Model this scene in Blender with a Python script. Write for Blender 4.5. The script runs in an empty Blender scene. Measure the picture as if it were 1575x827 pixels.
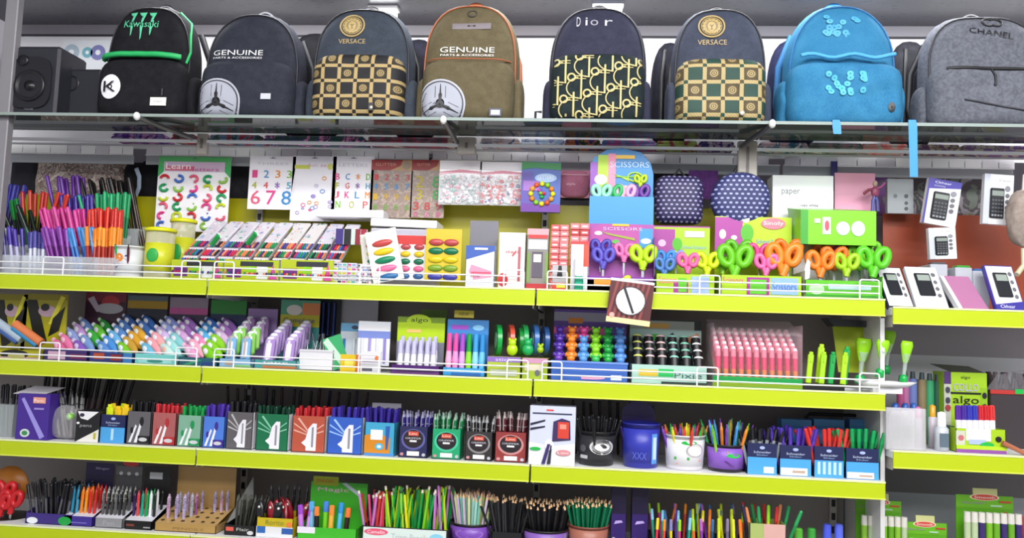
import bpy, math, random
from mathutils import Vector, Matrix, noise
random.seed(7)
S = bpy.context.scene
# ------------------------------------------------------------------ camera
W_, H_, F_ = 1575.0, 827.0, 1293.5
CAMP = Vector((1.1486, -2.4618, 1.3))
YAW, PIT, ROL = -0.0898, 0.0831, 0.0353
_cy, _sy, _cp, _sp = math.cos(YAW), math.sin(YAW), math.cos(PIT), math.sin(PIT)
FWD = Vector((_sy*_cp, _cy*_cp, _sp)); _r = Vector((_cy, -_sy, 0)); _u = _r.cross(FWD)
RT = _r*math.cos(ROL) + _u*math.sin(ROL); UP = -_r*math.sin(ROL) + _u*math.cos(ROL)
cd = bpy.data.cameras.new('camera'); cam = bpy.data.objects.new('camera', cd)
S.collection.objects.link(cam); S.camera = cam
cd.sensor_width = 36; cd.lens = F_*36/W_; cd.clip_start = .05
M3 = Matrix((RT, UP, -FWD)).transposed()
cam.matrix_world = Matrix.Translation(CAMP) @ M3.to_4x4()
# ------------------------------------------------------------------ world, lamps, exposure
w = bpy.data.worlds.new('world'); S.world = w; w.use_nodes = True
w.node_tree.nodes['Background'].inputs[0].default_value = (.93, .94, 1, 1)
w.node_tree.nodes['Background'].inputs[1].default_value = .42
S.view_settings.view_transform = 'Standard'; S.view_settings.look = 'None'
S.view_settings.gamma = 1; S.view_settings.use_curve_mapping = False
S.view_settings.exposure = 0.35
def area(name, loc, sx, sy, power, target, col=(1, 1, 1)):
    l = bpy.data.lights.new(name, 'AREA'); l.shape = 'RECTANGLE'; l.size = sx; l.size_y = sy
    l.energy = power; l.color = col
    o = bpy.data.objects.new(name, l); S.collection.objects.link(o); o.location = loc
    o.rotation_euler = (Vector(target)-Vector(loc)).to_track_quat('-Z', 'Y').to_euler()
    return o
area('ceiling_tube_light', (1.5, -1.9, 2.95), 3.0, .35, 62, (1.5, .1, 1.3))
area('ceiling_tube_light', (2.6, -2.8, 2.95), 2.4, .35, 46, (1.9, .1, .9))
area('ceiling_tube_light', (1.0, -3.9, 2.9), 4.0, .6, 70, (1.1, .1, 1.5))
area('cabinet_tube_light', (1.2, .12, 2.36), 3.2, .05, 9, (1.2, .3, 1.9))
# ------------------------------------------------------------------ pixel -> place on a known plane
def XS(px, Y, z):
    k = (px-W_/2)/F_; a = RT-FWD*k; d = Vector((0, Y, z))-CAMP
    return -(d.dot(a))/a.x
def ZS(py, X, Y):
    k = (H_/2-py)/F_; a = UP-FWD*k; d = Vector((X, Y, 0))-CAMP
    return -(d.dot(a))/a.z
def PXZ(px, py, Y):
    z = 1.3
    for _ in range(6):
        x = XS(px, Y, z); z = ZS(py, x, Y)
    return x, z
SH = dict(A=1.4477, B=1.1843, C=.9397, D=.6868, G=1.9532)
# ------------------------------------------------------------------ materials
def lin(c):
    c /= 255.; return c/12.92 if c <= .04045 else ((c+.055)/1.055)**2.4
def rgb(h): return (lin(int(h[0:2], 16)), lin(int(h[2:4], 16)), lin(int(h[4:6], 16)), 1)
_m = {}
def mat(h, rough=.45, metal=0, spec=.5, emit=0):
    k = (h, rough, metal, spec, emit)
    if k in _m: return _m[k]
    m = bpy.data.materials.new('paint_'+h); m.use_nodes = True; nt = m.node_tree; b = nt.nodes['Principled BSDF']
    b.inputs['Base Color'].default_value = rgb(h); b.inputs['Roughness'].default_value = rough
    b.inputs['Metallic'].default_value = metal; b.inputs['Specular IOR Level'].default_value = spec
    if emit:
        b.inputs['Emission Color'].default_value = rgb(h); b.inputs['Emission Strength'].default_value = emit
    else:
        n = nt.nodes.new('ShaderNodeTexNoise'); n.inputs['Scale'].default_value = 90
        r = nt.nodes.new('ShaderNodeMapRange'); r.inputs[3].default_value = max(.05, rough-.08); r.inputs[4].default_value = min(1, rough+.08)
        nt.links.new(n.outputs['Fac'], r.inputs[0]); nt.links.new(r.outputs[0], b.inputs['Roughness'])
    _m[k] = m; return m
def clear(h='eef4f8', a=.25, rough=.08):
    k = ('clear', h, a, rough)
    if k in _m: return _m[k]
    m = bpy.data.materials.new('clear_'+h); m.use_nodes = True; nt = m.node_tree; b = nt.nodes['Principled BSDF']
    b.inputs['Base Color'].default_value = rgb(h); b.inputs['Roughness'].default_value = rough; b.inputs['Specular IOR Level'].default_value = .9
    t = nt.nodes.new('ShaderNodeBsdfTransparent'); mx = nt.nodes.new('ShaderNodeMixShader')
    lw = nt.nodes.new('ShaderNodeLayerWeight'); lw.inputs[0].default_value = .25
    r = nt.nodes.new('ShaderNodeMapRange'); r.inputs[3].default_value = a; r.inputs[4].default_value = min(1, a+.5)
    nt.links.new(lw.outputs['Facing'], r.inputs[0]); nt.links.new(r.outputs[0], mx.inputs[0])
    nt.links.new(t.outputs[0], mx.inputs[1]); nt.links.new(b.outputs[0], mx.inputs[2])
    nt.links.new(mx.outputs[0], nt.nodes['Material Output'].inputs[0])
    _m[k] = m; return m
def fabric(h, h2, scale=220, bump=.25, rough=.85, mottled=40):
    k = ('fab', h, h2, scale, bump)
    if k in _m: return _m[k]
    m = bpy.data.materials.new('fabric_'+h); m.use_nodes = True; nt = m.node_tree; b = nt.nodes['Principled BSDF']
    tc = nt.nodes.new('ShaderNodeTexCoord')
    n = nt.nodes.new('ShaderNodeTexNoise'); n.inputs['Scale'].default_value = scale; n.inputs['Detail'].default_value = 4
    n2 = nt.nodes.new('ShaderNodeTexNoise'); n2.inputs['Scale'].default_value = mottled
    ad = nt.nodes.new('ShaderNodeMath'); ad.operation = 'ADD'
    r = nt.nodes.new('ShaderNodeMapRange'); r.inputs[1].default_value = .75; r.inputs[2].default_value = 1.25
    mx = nt.nodes.new('ShaderNodeMix'); mx.data_type = 'RGBA'
    mx.inputs[6].default_value = tuple(v*.72 for v in rgb(h)[:3])+(1,); mx.inputs[7].default_value = tuple(v*.72 for v in rgb(h2)[:3])+(1,)
    for q in (n, n2): nt.links.new(tc.outputs['Object'], q.inputs['Vector'])
    nt.links.new(n.outputs['Fac'], ad.inputs[0]); nt.links.new(n2.outputs['Fac'], ad.inputs[1]); nt.links.new(ad.outputs[0], r.inputs[0])
    nt.links.new(r.outputs[0], mx.inputs[0]); nt.links.new(mx.outputs[2], b.inputs['Base Color'])
    bp = nt.nodes.new('ShaderNodeBump'); bp.inputs['Strength'].default_value = bump; bp.inputs['Distance'].default_value = .002
    nt.links.new(n.outputs['Fac'], bp.inputs['Height']); nt.links.new(bp.outputs[0], b.inputs['Normal'])
    b.inputs['Roughness'].default_value = rough; b.inputs['Specular IOR Level'].default_value = .25
    _m[k] = m; return m
def nmath(nt, op, a, b=None, c=None):
    n = nt.nodes.new('ShaderNodeMath'); n.operation = op
    for i, q in enumerate((a, b, c)):
        if q is None: continue
        if isinstance(q, (int, float)): n.inputs[i].default_value = q
        else: nt.links.new(q, n.inputs[i])
    return n.outputs[0]
def dots(h, h2, s=.017, rad=.27):
    m = bpy.data.materials.new('dotted'); m.use_nodes = True; nt = m.node_tree; b = nt.nodes['Principled BSDF']
    tc = nt.nodes.new('ShaderNodeTexCoord'); sp = nt.nodes.new('ShaderNodeSeparateXYZ'); nt.links.new(tc.outputs['Object'], sp.inputs[0])
    z = nmath(nt, 'DIVIDE', sp.outputs[2], s*.8); row = nmath(nt, 'FLOOR', z); off = nmath(nt, 'MULTIPLY', nmath(nt, 'MODULO', nmath(nt, 'ADD', row, 100), 2), .5)
    x = nmath(nt, 'ADD', nmath(nt, 'DIVIDE', sp.outputs[0], s), off)
    fx = nmath(nt, 'SUBTRACT', nmath(nt, 'FRACT', x), .5); fz = nmath(nt, 'SUBTRACT', nmath(nt, 'FRACT', z), .5)
    d = nmath(nt, 'ADD', nmath(nt, 'MULTIPLY', fx, fx), nmath(nt, 'MULTIPLY', nmath(nt, 'MULTIPLY', fz, fz), 1.4))
    k = nmath(nt, 'LESS_THAN', d, rad*rad)
    mx = nt.nodes.new('ShaderNodeMix'); mx.data_type = 'RGBA'; mx.inputs[6].default_value = rgb(h); mx.inputs[7].default_value = rgb(h2)
    nt.links.new(k, mx.inputs[0]); nt.links.new(mx.outputs[2], b.inputs['Base Color']); b.inputs['Roughness'].default_value = .6
    return m
def keycheck(bg1, bg2, gold, s=.052):
    """woven check: gold chain bands, every other square with a small gold medallion"""
    m = bpy.data.materials.new('woven_check'); m.use_nodes = True; nt = m.node_tree; b = nt.nodes['Principled BSDF']
    tc = nt.nodes.new('ShaderNodeTexCoord'); sp = nt.nodes.new('ShaderNodeSeparateXYZ'); nt.links.new(tc.outputs['Object'], sp.inputs[0])
    X = nmath(nt, 'DIVIDE', nmath(nt, 'ADD', sp.outputs[0], 5*s+.005), s); Z = nmath(nt, 'DIVIDE', nmath(nt, 'ADD', sp.outputs[2], 4*s+.012), s*.92)
    fx = nmath(nt, 'FRACT', X); fz = nmath(nt, 'FRACT', Z)
    gx = nmath(nt, 'LESS_THAN', fx, .22); gz = nmath(nt, 'LESS_THAN', fz, .22)
    band = nmath(nt, 'MAXIMUM', gx, gz); both = nmath(nt, 'MINIMUM', gx, gz)
    band = nmath(nt, 'SUBTRACT', band, both)
    # chain breaks
    brk = nmath(nt, 'GREATER_THAN', nmath(nt, 'FRACT', nmath(nt, 'MULTIPLY', nmath(nt, 'ADD', X, Z), 6)), .22)
    band = nmath(nt, 'MULTIPLY', band, nmath(nt, 'ADD', nmath(nt, 'MULTIPLY', brk, .45), .55))
    par = nmath(nt, 'MODULO', nmath(nt, 'ADD', nmath(nt, 'FLOOR', X), nmath(nt, 'FLOOR', Z)), 2)
    dx = nmath(nt, 'SUBTRACT', fx, .61); dz = nmath(nt, 'SUBTRACT', fz, .61)
    d = nmath(nt, 'SQRT', nmath(nt, 'ADD', nmath(nt, 'MULTIPLY', dx, dx), nmath(nt, 'MULTIPLY', dz, dz)))
    ring = nmath(nt, 'MULTIPLY', nmath(nt, 'LESS_THAN', d, .27), nmath(nt, 'GREATER_THAN', nmath(nt, 'FRACT', nmath(nt, 'MULTIPLY', d, 9)), .38))
    med = nmath(nt, 'MULTIPLY', par, ring)
    g = nmath(nt, 'MINIMUM', nmath(nt, 'MAXIMUM', band, nmath(nt, 'MULTIPLY', med, .8)), 1)
    c1 = nt.nodes.new('ShaderNodeMix'); c1.data_type = 'RGBA'; c1.inputs[6].default_value = rgb(bg1); c1.inputs[7].default_value = rgb(bg2); nt.links.new(par, c1.inputs[0])
    c2 = nt.nodes.new('ShaderNodeMix'); c2.data_type = 'RGBA'; c2.inputs[7].default_value = rgb(gold); nt.links.new(c1.outputs[2], c2.inputs[6]); nt.links.new(g, c2.inputs[0])
    nt.links.new(c2.outputs[2], b.inputs['Base Color']); b.inputs['Roughness'].default_value = .7
    return m
def splotch(cols, scale=30, rough=.8, stretch=(1, 1, 1)):
    k = ('spl', tuple(cols), scale)
    if k in _m: return _m[k]
    m = bpy.data.materials.new('printed_cloth'); m.use_nodes = True; nt = m.node_tree; b = nt.nodes['Principled BSDF']
    tc = nt.nodes.new('ShaderNodeTexCoord'); mp = nt.nodes.new('ShaderNodeMapping'); mp.inputs['Scale'].default_value = stretch
    n = nt.nodes.new('ShaderNodeTexNoise'); n.inputs['Scale'].default_value = scale; n.inputs['Distortion'].default_value = 1.5; n.inputs['Detail'].default_value = 3
    cr = nt.nodes.new('ShaderNodeValToRGB'); cr.color_ramp.interpolation = 'CONSTANT'
    for i, c in enumerate(cols):
        p = .33+.34*i/len(cols)
        e = cr.color_ramp.elements[0] if i == 0 else cr.color_ramp.elements.new(p)
        e.position = p if i else 0; e.color = rgb(c)
    e = cr.color_ramp.elements[-1]; e.color = rgb(cols[-1])
    nt.links.new(tc.outputs['Object'], mp.inputs[0]); nt.links.new(mp.outputs[0], n.inputs['Vector']); nt.links.new(n.outputs['Fac'], cr.inputs[0])
    nt.links.new(cr.outputs[0], b.inputs['Base Color']); b.inputs['Roughness'].default_value = rough
    _m[k] = m; return m
def pane(h, tint=.16):
    m = bpy.data.materials.new('window_glass'); m.use_nodes = True; nt = m.node_tree; b = nt.nodes['Principled BSDF']
    b.inputs['Base Color'].default_value = rgb(h); b.inputs['Roughness'].default_value = .3
    t = nt.nodes.new('ShaderNodeBsdfTransparent'); g = nt.nodes.new('ShaderNodeBsdfGlossy'); g.inputs['Roughness'].default_value = .03
    f = nt.nodes.new('ShaderNodeFresnel'); f.inputs[0].default_value = 2.7
    m1 = nt.nodes.new('ShaderNodeMixShader'); m1.inputs[0].default_value = tint; m2 = nt.nodes.new('ShaderNodeMixShader')
    nt.links.new(t.outputs[0], m1.inputs[1]); nt.links.new(b.outputs[0], m1.inputs[2]); nt.links.new(f.outputs[0], m2.inputs[0])
    nt.links.new(m1.outputs[0], m2.inputs[1]); nt.links.new(g.outputs[0], m2.inputs[2]); nt.links.new(m2.outputs[0], nt.nodes['Material Output'].inputs[0]); return m
# ------------------------------------------------------------------ mesh builder
_txt = {}
def text_polys(s):
    if s not in _txt:
        c = bpy.data.curves.new('t', 'FONT'); c.body = s; c.size = 1; c.resolution_u = 2
        o = bpy.data.objects.new('t', c); S.collection.objects.link(o)
        dg = bpy.context.evaluated_depsgraph_get(); me = o.evaluated_get(dg).to_mesh()
        V = [(v.co.x, v.co.y) for v in me.vertices]; P = [tuple(p.vertices) for p in me.polygons]
        bpy.data.objects.remove(o); bpy.data.curves.remove(c)
        if V:
            x0 = min(v[0] for v in V); x1 = max(v[0] for v in V); y0 = min(v[1] for v in V); y1 = max(v[1] for v in V)
            V = [(v[0]-x0, v[1]-y0) for v in V]; _txt[s] = (V, P, x1-x0, y1-y0)
        else: _txt[s] = ([], [], 1, 1)
    return _txt[s]
class MB:
    def __init__(s): s.v = []; s.f = []; s.mi = []; s.sm = []; s.ms = []; s.T = Matrix.Identity(4)
    def _add(s, vs, fs, m, smooth=False):
        b = len(s.v); s.v += [tuple(s.T @ Vector(v)) for v in vs]
        if m not in s.ms: s.ms.append(m)
        i = s.ms.index(m)
        for f in fs: s.f.append(tuple(b+k for k in f)); s.mi.append(i); s.sm.append(smooth)
        return s
    def box(s, x0, x1, y0, y1, z0, z1, m, bev=0):
        if bev <= 0:
            vs = [(x, y, z) for x in (x0, x1) for y in (y0, y1) for z in (z0, z1)]
            return s._add(vs, [(0, 1, 3, 2), (4, 6, 7, 5), (0, 4, 5, 1), (2, 3, 7, 6), (0, 2, 6, 4), (1, 5, 7, 3)], m)
        lo = (x0, y0, z0); hi = (x1, y1, z1); vs = []; idx = {}
        bev = min(bev, (x1-x0)*.45, (y1-y0)*.45, (z1-z0)*.45)
        for c in [(a, b, d) for a in (0, 1) for b in (0, 1) for d in (0, 1)]:
            for ax in range(3):
                p = [0, 0, 0]
                for k in range(3):
                    e = hi[k] if c[k] else lo[k]
                    p[k] = e if k == ax else (e-bev if c[k] else e+bev)
                idx[(c, ax)] = len(vs); vs.append(tuple(p))
        fs = []
        for ax in range(3):
            o = [k for k in range(3) if k != ax]
            for sd in (0, 1):
                q = []
                for a, b in ((0, 0), (1, 0), (1, 1), (0, 1)):
                    c = [0, 0, 0]; c[ax] = sd; c[o[0]] = a; c[o[1]] = b; q.append(idx[(tuple(c), ax)])
                fs.append(tuple(q))
            for a in (0, 1):
                for b in (0, 1):
                    c0 = [0]*3; c0[o[0]] = a; c0[o[1]] = b; c1 = list(c0); c1[ax] = 1
                    fs.append((idx[(tuple(c0), o[0])], idx[(tuple(c1), o[0])], idx[(tuple(c1), o[1])], idx[(tuple(c0), o[1])]))
        for c in [(a, b, d) for a in (0, 1) for b in (0, 1) for d in (0, 1)]: fs.append(tuple(idx[(c, k)] for k in range(3)))
        return s._add(vs, fs, m)
    def cyl(s, p0, p1, r0, r1, m, n=10, cap=True, smooth=True):
        p0 = Vector(p0); p1 = Vector(p1); d = (p1-p0).normalized()
        a = d.orthogonal().normalized(); b = d.cross(a)
        vs = []
        for p, r in ((p0, r0), (p1, r1)):
            for i in range(n):
                t = 2*math.pi*i/n; vs.append(p+(a*math.cos(t)+b*math.sin(t))*r)
        s._add(vs, [(i, (i+1) % n, n+(i+1) % n, n+i) for i in range(n)], m, smooth)
        if cap:
            s._add(vs[:n], [tuple(range(n))], m); s._add(vs[n:], [tuple(range(n))], m)
        return s
    def lathe(s, prof, m, n=24, c=(0, 0, 0), sx=1, sy=1):
        vs = []; k = len(prof)
        for r, z in prof:
            for i in range(n):
                t = 2*math.pi*i/n; vs.append((c[0]+r*sx*math.cos(t), c[1]+r*sy*math.sin(t), c[2]+z))
        return s._add(vs, [(j*n+i, j*n+(i+1) % n, (j+1)*n+(i+1) % n, (j+1)*n+i) for j in range(k-1) for i in range(n)], m, True)
    def disc(s, c, r, m, n=20, sy=1):
        return s._add([(c[0]+r*math.cos(2*math.pi*i/n), c[1]+r*sy*math.sin(2*math.pi*i/n), c[2]) for i in range(n)], [tuple(range(n))], m)
    def tube(s, path, r, m, n=6, closed=False, flat=1.0):
        P = [Vector(p) for p in path]; k = len(P); vs = []
        for i in range(k):
            if closed: d = P[(i+1) % k]-P[i-1]
            else: d = P[min(i+1, k-1)]-P[max(i-1, 0)]
            d.normalize(); ref = Vector((0, 1, 0)) if abs(d.y) < .9 else Vector((1, 0, 0))
            a = d.cross(ref).normalized(); b = d.cross(a).normalized()
            for j in range(n):
                t = 2*math.pi*j/n; vs.append(P[i]+a*math.cos(t)*r+b*math.sin(t)*r*flat)
        q = k if closed else k-1
        s._add(vs, [(i*n+j, i*n+(j+1) % n, ((i+1) % k)*n+(j+1) % n, ((i+1) % k)*n+j) for i in range(q) for j in range(n)], m, True)
        if not closed: s._add(vs[:n], [tuple(range(n))], m); s._add(vs[-n:], [tuple(range(n))], m)
        return s
    def prism(s, out, y0, y1, m, smooth=False):
        n = len(out); vs = [(x, y0, z) for x, z in out]+[(x, y1, z) for x, z in out]
        return s._add(vs, [tuple(range(n)), tuple(range(2*n-1, n-1, -1))]+[(i, (i+1) % n, n+(i+1) % n, n+i) for i in range(n)], m, smooth)
    def ell(s, c, r, m, n=12, k=8, wr=0):
        vs = []
        for j in range(k+1):
            ph = math.pi*j/k
            for i in range(n):
                t = 2*math.pi*i/n
                q = Vector((math.sin(ph)*math.cos(t), math.sin(ph)*math.sin(t), math.cos(ph)))
                g = 1+(noise.noise(q*2.3+Vector(c)*9)*wr if wr else 0)
                vs.append((c[0]+r[0]*q.x*g, c[1]+r[1]*q.y*g, c[2]+r[2]*q.z*g))
        return s._add(vs, [(j*n+i, j*n+(i+1) % n, (j+1)*n+(i+1) % n, (j+1)*n+i) for j in range(k) for i in range(n)], m, True)
    def text(s, t, cx, cz, h, w, m, y, shear=0, rot=0):
        V, P, tw, th = text_polys(t)
        kx = (w/tw) if w else h/th
        kz = h/th; c, sn = math.cos(rot), math.sin(rot); vs = []
        for a, b in V:
            x = (a-tw/2)*kx+shear*(b-th/2)*kz; z = (b-th/2)*kz
            x, z = cx+x*c-z*sn, cz+x*sn+z*c
            vs.append((x, y(x, z) if callable(y) else y, z))
        return s._add(vs, P, m)
    def build(s, name, parent=None, loc=None, rot=None):
        o = bpy.data.objects.new(name, s.mesh(name)); S.collection.objects.link(o)
        if parent: o.parent = parent
        if loc: o.location = loc
        if rot: o.rotation_euler = rot
        return o
    def mesh(s, name='mesh'):
        me = bpy.data.meshes.new(name); me.from_pydata(s.v, [], s.f)
        for m in s.ms: me.materials.append(m)
        me.polygons.foreach_set('material_index', s.mi); me.polygons.foreach_set('use_smooth', s.sm); me.update()
        return me
def tag(o, label, cat, group=None, kind=None):
    if label: o['label'] = label
    if cat: o['category'] = cat
    if group: o['group'] = group
    if kind: o['kind'] = kind
    return o
def thing(name, label, cat, loc=(0, 0, 0), rot=(0, 0, 0), group=None):
    o = bpy.data.objects.new(name, None); S.collection.objects.link(o); o.empty_display_size = .02
    o.location = loc; o.rotation_euler = rot; return tag(o, label, cat, group)
def inst(name, me, parent=None, loc=(0, 0, 0), rot=(0, 0, 0)):
    o = bpy.data.objects.new(name, me); S.collection.objects.link(o); o.location = loc; o.rotation_euler = rot
    if parent: o.parent = parent
    return o
def struct(name, mb): o = mb.build(name); o['kind'] = 'structure'; return o
def prints(mb, x0, z0, w, h, y, spec, up=None):
    """surface print on a front: list of ('r',u0,v0,u1,v1,col) ('e',u,v,ru,rv,col) ('p',[(u,v)..],col) ('t',u,v,hh,ww,text,col)"""
    k = 0
    for q in spec:
        k += 1; yy = y-.0004*k
        c = q[-1]; m = mat(c, .4) if isinstance(c, str) else c
        if q[0] == 'r': mb.box(x0+q[1]*w, x0+q[3]*w, yy, y, z0+q[2]*h, z0+q[4]*h, m)
        elif q[0] == 'e': mb.prism([(x0+(q[1]+q[3]*math.cos(a*math.pi/10))*w, z0+(q[2]+q[4]*math.sin(a*math.pi/10))*h) for a in range(20)], yy, y, m)
        elif q[0] == 'p': mb.prism([(x0+u*w, z0+v*h) for u, v in q[1]], yy, y, m)
        elif q[0] == 't': mb.text(q[5], x0+q[1]*w, z0+q[2]*h, q[3]*h, q[4]*w, m, yy)
    return mb
def ext(px0, px1, pyt, Y, z):
    x0 = XS(px0, Y, z); x1 = XS(px1, Y, z); return x0, x1, ZS(pyt, (x0+x1)/2, Y)-z
WHITE = mat('f4f4f6', .4); LIME = mat('c3d213', .4); BLACK = mat('141317', .4); CLEAR = clear()
# ================================================================== SETTING
mb = MB(); mb.box(-2.5, 4.5, -5, 2, -.05, 0, mat('8d8a88', .35)); struct('floor', mb)
mb = MB(); mb.box(-2.5, 4.5, -5, 2, 3.0, 3.05, mat('dcdcdc', .6)); struct('ceiling', mb)
mb = MB(); mb.box(-2.5, 4.5, .66, .72, 0, 3.0, mat('a8a4ac', .6)); struct('wall_back', mb)
XL, XE, XR = -1.0, 1.9894, 3.0
YB = .38
YZ = lambda py, px=700, Y=YB: PXZ(px, py, Y)[1]
ZY = YZ(312)                                    # top edge of the yellow back panel
bays = [(XL, -.002), (.002, .998), (1.002, XE)]
names = ['left', 'middle', 'right']
strip = mat('b9cb0c', .38); board = mat('eeeef0', .4)
wire = mat('f1f1f3', .3)
place = {'A': 'top stationery shelf', 'B': 'second stationery shelf', 'C': 'third stationery shelf', 'D': 'bottom stationery shelf'}
# back panels behind the bays
for i, (a, b) in enumerate(bays):
    mb = MB(); mb.box(a, b, YB, YB+.012, .1, SH['A'], mat('8c8480', .5))
    mb.box(a, b, YB, YB+.012, SH['A'], ZY, mat('a8a206', .4))
    o = mb.build('back_panel'); tag(o, 'grey and yellow metal back panel behind the %s bay' % names[i], 'panel')
zr = YZ(547, 1450)
mb = MB(); mb.box(XE+.03, XR, YB, YB+.012, zr, YZ(495, 1450), mat('a49da2', .5)); mb.box(XE+.03, XR, YB, YB+.012, .1, YZ(760, 1450), mat('a3a6ac', .5))
mb.box(XE+.03, XR, YB, YB+.012, YZ(760, 1450), YZ(700, 1450), mat('6f6a6c', .5)); mb.box(XE+.03, XR, YB, YB+.012, YZ(700, 1450), zr, mat('d8d8dc', .5))
tag(mb.build('back_panel'), 'grey and white back panel behind the far right bay', 'panel')
# slotted uprights
def upright(X, z0, z1, w, lab):
    mb = MB(); mb.box(X-w/2, X+w/2, YB-.012, YB-.001, z0, z1, mat('b5b0ac', .4), .002)
    t = tag(mb.build('slotted_upright'), lab, 'upright')
    z = z0+.03
    while z < z1-.03:
        sl = MB(); sl.box(X-.006, X+.006, YB-.0135, YB-.0115, z, z+.022, BLACK); sl.build('slot', t); z += .042
    return t
upright(0, .1, ZY, .022, 'slotted steel upright between the left and middle lower bays')
upright(1, .1, ZY, .022, 'slotted steel upright between the middle and right lower bays')
upright(XE-.035, .1, SH['C'], .022, 'slotted steel upright at the right end of the yellow edged shelves')
for px, lab in ((308, 'beige upright post below the two leftmost backpacks'), (716, 'beige upright post below the olive backpack'), (1150, 'beige upright post below the navy backpack with green check')):
    w_ = {308: .018, 716: .030, 1150: .030}[px]; X = XS(px, .17, 1.85); z0_ = PXZ(px, 300 if px == 1150 else 242, .22)[1]; mb = MB(); mb.box(X-w_, X+w_, .171, .190, z0_, SH['G']-.012, mat('a39c94', .4), .003)
    t = tag(mb.build('upright_post'), lab, 'post')
    g = MB(); g.box(X-.004, X+.004, .168, .172, z0_+.02, SH['G']-.03, mat('6c6662', .5)); g.build('groove', t)
X = XS(8, .02, 1.8); mb = MB(); mb.box(X-.03, X+.012, .0, .03, SH['A'], 2.37, mat('868388', .4), .003); tag(mb.build('upright_post'), 'pale grey post at the left edge beside the black speaker', 'post')
# ------------------------------------------------------------------ shelves
def shelf(a, b, z, lab, y0=0, d=.37):
    t = thing('shelf', lab, 'shelf', ((a+b)/2, y0, z)); h = (b-a)/2-.0005
    mb = MB(); mb.box(-h, h, .004, d, -.022, 0, board, .002); mb.build('shelf_board', t)
    mb = MB(); mb.prism([(0, 0), (1, 0), (1, 1), (0, 1)], 0, 1, strip); mb = MB()
    mb.box(-h, h, -.004, .003, -.046, .001, strip, .0015); mb.build('price_strip', t)
    mb = MB(); mb.box(-h, h, -.0055, -.003, -.0025, .0025, mat('e8efb0', .3)); mb.box(-h, h, -.0055, -.003, -.047, -.0435, mat('dbe65a', .3)); mb.build('strip_lip', t)
    mb = MB(); mb.box(-h+.004, -h+.008, .02, d, -.055, -.022, mat('b5b0ac')); mb.build('bracket', t); mb = MB(); mb.box(h-.008, h-.004, .02, d, -.055, -.022, mat('b5b0ac')); mb.build('bracket', t)
    return t
for k in 'ABCD':
    for i, (a, b) in enumerate(bays): shelf(a, b, SH[k], '%s bay of the %s, yellow-green front edge' % (names[i], place[k]))
SH['RA'] = PXZ(1460, 475, .0)[1]; SH['RC'] = PXZ(1460, 697, .0)[1]; SH['RD'] = SH['RC']-.37
shelf(XE+.02, XR, SH['RA'], 'far right upper shelf holding boxed calculators, yellow-green edge')
shelf(XE+.02, XR, SH['RC'], 'far right middle shelf with bottles and markers, yellow-green edge')
shelf(XE+.02, XR, SH['RD'], 'far right bottom shelf with green marker displays')
mb = MB(); mb.box(XE+.004, XE+.016, .05, YB, .1, SH['RA']-.03, mat('d5d3d3', .5)); tag(mb.build('divider_panel'), 'pale divider panel between the right bay and the far right shelves', 'panel')
# wire fences
def fence(px0, px1, key, hoops, lab):
    z = SH[key]; a = XS(px0, -.002, z+.02); b = XS(px1, -.002, z+.02)
    t = thing('guard_fence', lab, 'wire fence', (a, -.004, z))
    for hz in (.017, .037):
        mb = MB(); mb.tube([(0, 0, hz), (b-a, 0, hz)], .0022, wire); mb.build('rail', t)
    for p, q in hoops:
        u = XS(p, -.002, z+.03)-a; v = XS(q, -.002, z+.03)-a; r = .006
        mb = MB(); mb.tube([(u, 0, 0), (u, 0, .055-r), (u+r*.3, 0, .055-r*.3), (u+r, 0, .055), (v-r, 0, .055), (v-r*.3, 0, .055-r*.3), (v, 0, .055-r), (v, 0, 0)], .0024, wire); mb.build('hoop', t)
fence(-40, 310, 'A', [(67, 98), (280, 308)], 'white wire fence on the left bay of the top stationery shelf')
fence(328, 806, 'A', [(330, 360), (554, 584), (775, 806)], 'white wire fence on the middle bay of the top stationery shelf')
fence(842, 1352, 'A', [(842, 872), (1076, 1107), (1322, 1352)], 'white wire fence on the right bay of the top stationery shelf')
fence(-40, 303, 'B', [(62, 92), (271, 303)], 'white wire fence on the left bay of the second stationery shelf')
fence(328, 812, 'B', [(330, 360), (552, 583), (780, 812)], 'white wire fence on the middle bay of the second stationery shelf')
fence(834, 1352, 'B', [(834, 864), (1072, 1104), (1322, 1352)], 'white wire fence on the right bay of the second stationery shelf')
# ------------------------------------------------------------------ upper cabinet
ZU = 2.39
mb = MB(); mb.box(XL, XR, -.12, .4, ZU, ZU+.02, mat('57555d', .3), .002)
tag(mb.build('upper_shelf'), 'dark grey upper shelf above the row of backpacks', 'shelf')
mb = MB(); zb = PXZ(800, 58, YB)[1]
mb.box(XL, XR, YB+.002, YB+.012, SH['G']-.02, zb, mat('fbfbff', .5)); mb.box(XL, XR, YB, YB+.012, zb+.008, ZU, mat('aaa6ad', .5)); mb.box(XL, XR, YB, YB+.012, zb, zb+.008, mat('3c3a40', .5))
tag(mb.build('backdrop_panel'), 'white backdrop panel behind the backpacks with a grey band on top', 'panel')
for px, yy, lab in ((935, .18, 'short white tube lamp above the navy backpack with gold lettering pattern'), (590, .22, 'small white lamp above the blue-grey checked backpack')):
    X = XS(px, yy, ZU-.02); t = thing('tube_lamp', lab, 'lamp', (X, yy, ZU-.012))
    mb = MB(); mb.box(-.05, .05, -.02, .02, 0, .012, mat('dddddd')); mb.build('lamp_base', t)
    mb = MB(); mb.cyl((-.045, 0, -.012), (.045, 0, -.012), .012, .012, mat('ffffff', .3, emit=6), 12); mb.build('tube', t)
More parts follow.
